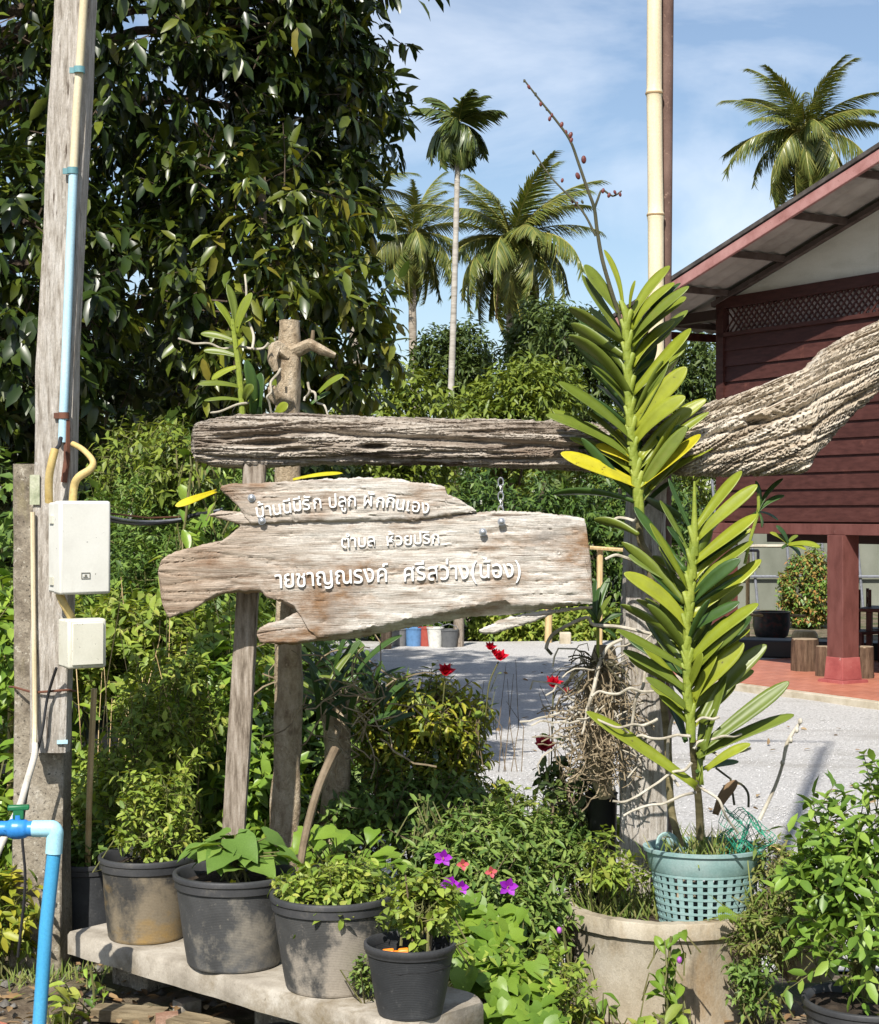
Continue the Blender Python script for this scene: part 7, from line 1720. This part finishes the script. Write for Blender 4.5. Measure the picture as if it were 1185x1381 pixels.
for (x, y) in ((1154, 1059), (1098, 1204), (1143, 1183), (1132, 1200), (1092, 1223), (1137, 1218), (1141, 1228), (1128, 1285), (1172, 1307), (1161, 1240), (1120, 1160)):
    m = MB(); m.ball(P(x, y, 4.40), .0092, 12, 8); m.build('fruit', MT['limefruit'], t)

# litter under and before the bench
def chunk(name, lab, cat, px, py, D, size, mat, rz=0, seed=0, grp=None, sink=.5):
    c = P(px, py, D); m = MB(); rr = random.Random(seed); n0 = 7
    bm = bmesh.new(); bmesh.ops.create_cube(bm, size=1); bmesh.ops.subdivide_edges(bm, edges=bm.edges, cuts=3, use_grid_fill=True)
    for v in bm.verts:
        d = v.co.normalized() * .55; v.co = v.co.lerp(d, .3 if 'stone' in name else .06); v.co *= 1 + .12 * nn(v.co.x * 4 + seed, v.co.y * 4, v.co.z * 4)
    me = bpy.data.meshes.new(name); bm.transform(Matrix.Diagonal((*size, 1))); bm.to_mesh(me); bm.free()
    for p_ in me.polygons: p_.use_smooth = True
    me.set_sharp_from_angle(angle=R(40))
    o = link_mesh(name, me, MT[mat]); o.location = (c.x, c.y, gz(c.x, c.y) + size[2] * (.5 - .25 * sink)); o.rotation_euler = (0, 0, rz); tag(o, lab, cat, grp); return o
chunk('old_plank', 'rotten brown plank on the soil before the bench', 'plank', 175, 1365, 4.55, (.20, .07, .03), 'plank', -.2, 1)
chunk('old_plank', 'yellowish ribbed plank under the bench', 'plank', 270, 1375, 4.45, (.16, .09, .03), 'plank', -.5, 2)
chunk('loose_stone', 'dark lump of stone under the middle of the bench', 'stone', 372, 1380, 4.28, (.08, .08, .07), 'rock', .3, 3)
chunk('broken_brick', 'pale broken brick behind the planks', 'brick', 252, 1352, 4.6, (.06, .05, .04), 'slabcon', .7, 4)
chunk('broken_brick', 'reddish broken brick behind the planks', 'brick', 225, 1375, 4.5, (.06, .05, .03), 'brick', .2, 6)
chunk('loose_stone', 'rough grey stone under the right end of the bench', 'stone', 640, 1400, 4.15, (.12, .10, .09), 'rock', .3, 5)
chunk('concrete_block', 'pale concrete block lying in the weeds behind the bamboo stake', 'block', 118, 1072, 6.4, (.22, .12, .10), 'slabcon', .1, 7)
chunk('concrete_block', 'grey concrete block beside the black film in the garden', 'block', 130, 1045, 6.6, (.16, .12, .12), 'kerbcon', .1, 8, sink=0)
m = MB(); m.add([P(88, 1040, 6.6), P(160, 1040, 6.6), P(170, 960, 7.2), P(85, 960, 7.2), P(88, 1046, 6.62), P(160, 1046, 6.62), P(170, 966, 7.22), P(85, 966, 7.22)], [(0, 1, 2, 3), (7, 6, 5, 4), (0, 4, 5, 1), (1, 5, 6, 2), (2, 6, 7, 3), (3, 7, 4, 0)]); o = m.build('mulch_film', MT['film'], None, smooth=False); tag(o, 'black plastic mulch film in the garden behind the pole', 'film')
c = P(0, 1375, 4.3); m = MB(); m.lathe([(.03, 0), (.045, .06), (.05, .062), (.04, .06), (0, .05)], Vector((c.x - .03, c.y, gz(c.x, c.y) - .01)), 20); o = m.build('clay_pot', MT['terracotta'], None); tag(o, 'small terracotta pot cut off at the lower left corner', 'flower pot')
n = 900
xx = rng.uniform(-1.4, 1.5, n); yy = rng.uniform(4.0, 5.2, n); zz = np.array([gz(a, b) for a, b in zip(xx, yy)]) + .012 + .012 * rng.random(n)
o = build_leaves('leaf_litter', MT['dryleaf'], None, np.stack([xx, yy, zz], 1), rng.normal(size=(n, 3)) * [1, 1, .15], rng.normal(size=(n, 3)) * .3 + [0, 0, 1], .02 + .05 * rng.random(n), .02, 'ell', .1, kind='stuff'); tag(o, 'dry brown leaf litter on the soil', 'leaf litter')
n = 500
xx = rng.uniform(-1.4, 1.5, n); yy = rng.uniform(4.0, 5.2, n); zz = np.array([gz(a, b) for a, b in zip(xx, yy)]) + .008; sz = .006 + .02 * rng.random(n) ** 3
vv = (oct_v[None] * (1 + .5 * (rng.random((n, 6, 3)) - .5)) * sz[:, None, None] + np.stack([xx, yy, zz], 1)[:, None, :]).reshape(-1, 3)
o = link_mesh('pebbles', leaf_mesh('pebbles', vv, [(0, 1, 4), (1, 2, 4), (2, 3, 4), (3, 0, 4), (1, 0, 5), (0, 3, 5)], 6, n), MT['rock']); tag(o, 'small pebbles on the soil of the verge', 'pebbles', kind='stuff')

# thin dry stalks among the garden plants
m = MB()
for i in range(46):
    x = rl.uniform(110, 330); y0 = rl.uniform(1000, 1130); D = rl.uniform(5.3, 6.2); h = rl.uniform(80, 260); dx = rl.uniform(-50, 50)
    m.tube([P(x, y0, D), P(x + dx * .35, y0 - h * .5, D), P(x + dx, y0 - h, D)], [.0022, .0018, .001], 4, cap=False)
o = m.build('dry_stalks', MT['stake'], None); tag(o, 'thin dry stalks among the weeds behind the pots', 'stalks', kind='stuff')

# dry leaves blown over the gravel
n = 160
yy = rng.uniform(8, 24, n); xx = np.array([yl(y) for y in yy]) + rng.random(n) * 5.5; zz = np.array([gz(a, b) for a, b in zip(xx, yy)]) + .035
o = build_leaves('fallen_leaves', MT['dryleaf'], None, np.stack([xx, yy, zz], 1), rng.normal(size=(n, 3)) * [1, 1, .2], rng.normal(size=(n, 3)) * .4 + [0, 0, 1], .05 + .05 * rng.random(n), .04, 'ell', .1, kind='stuff'); tag(o, 'dry leaves blown over the gravel', 'fallen leaves')
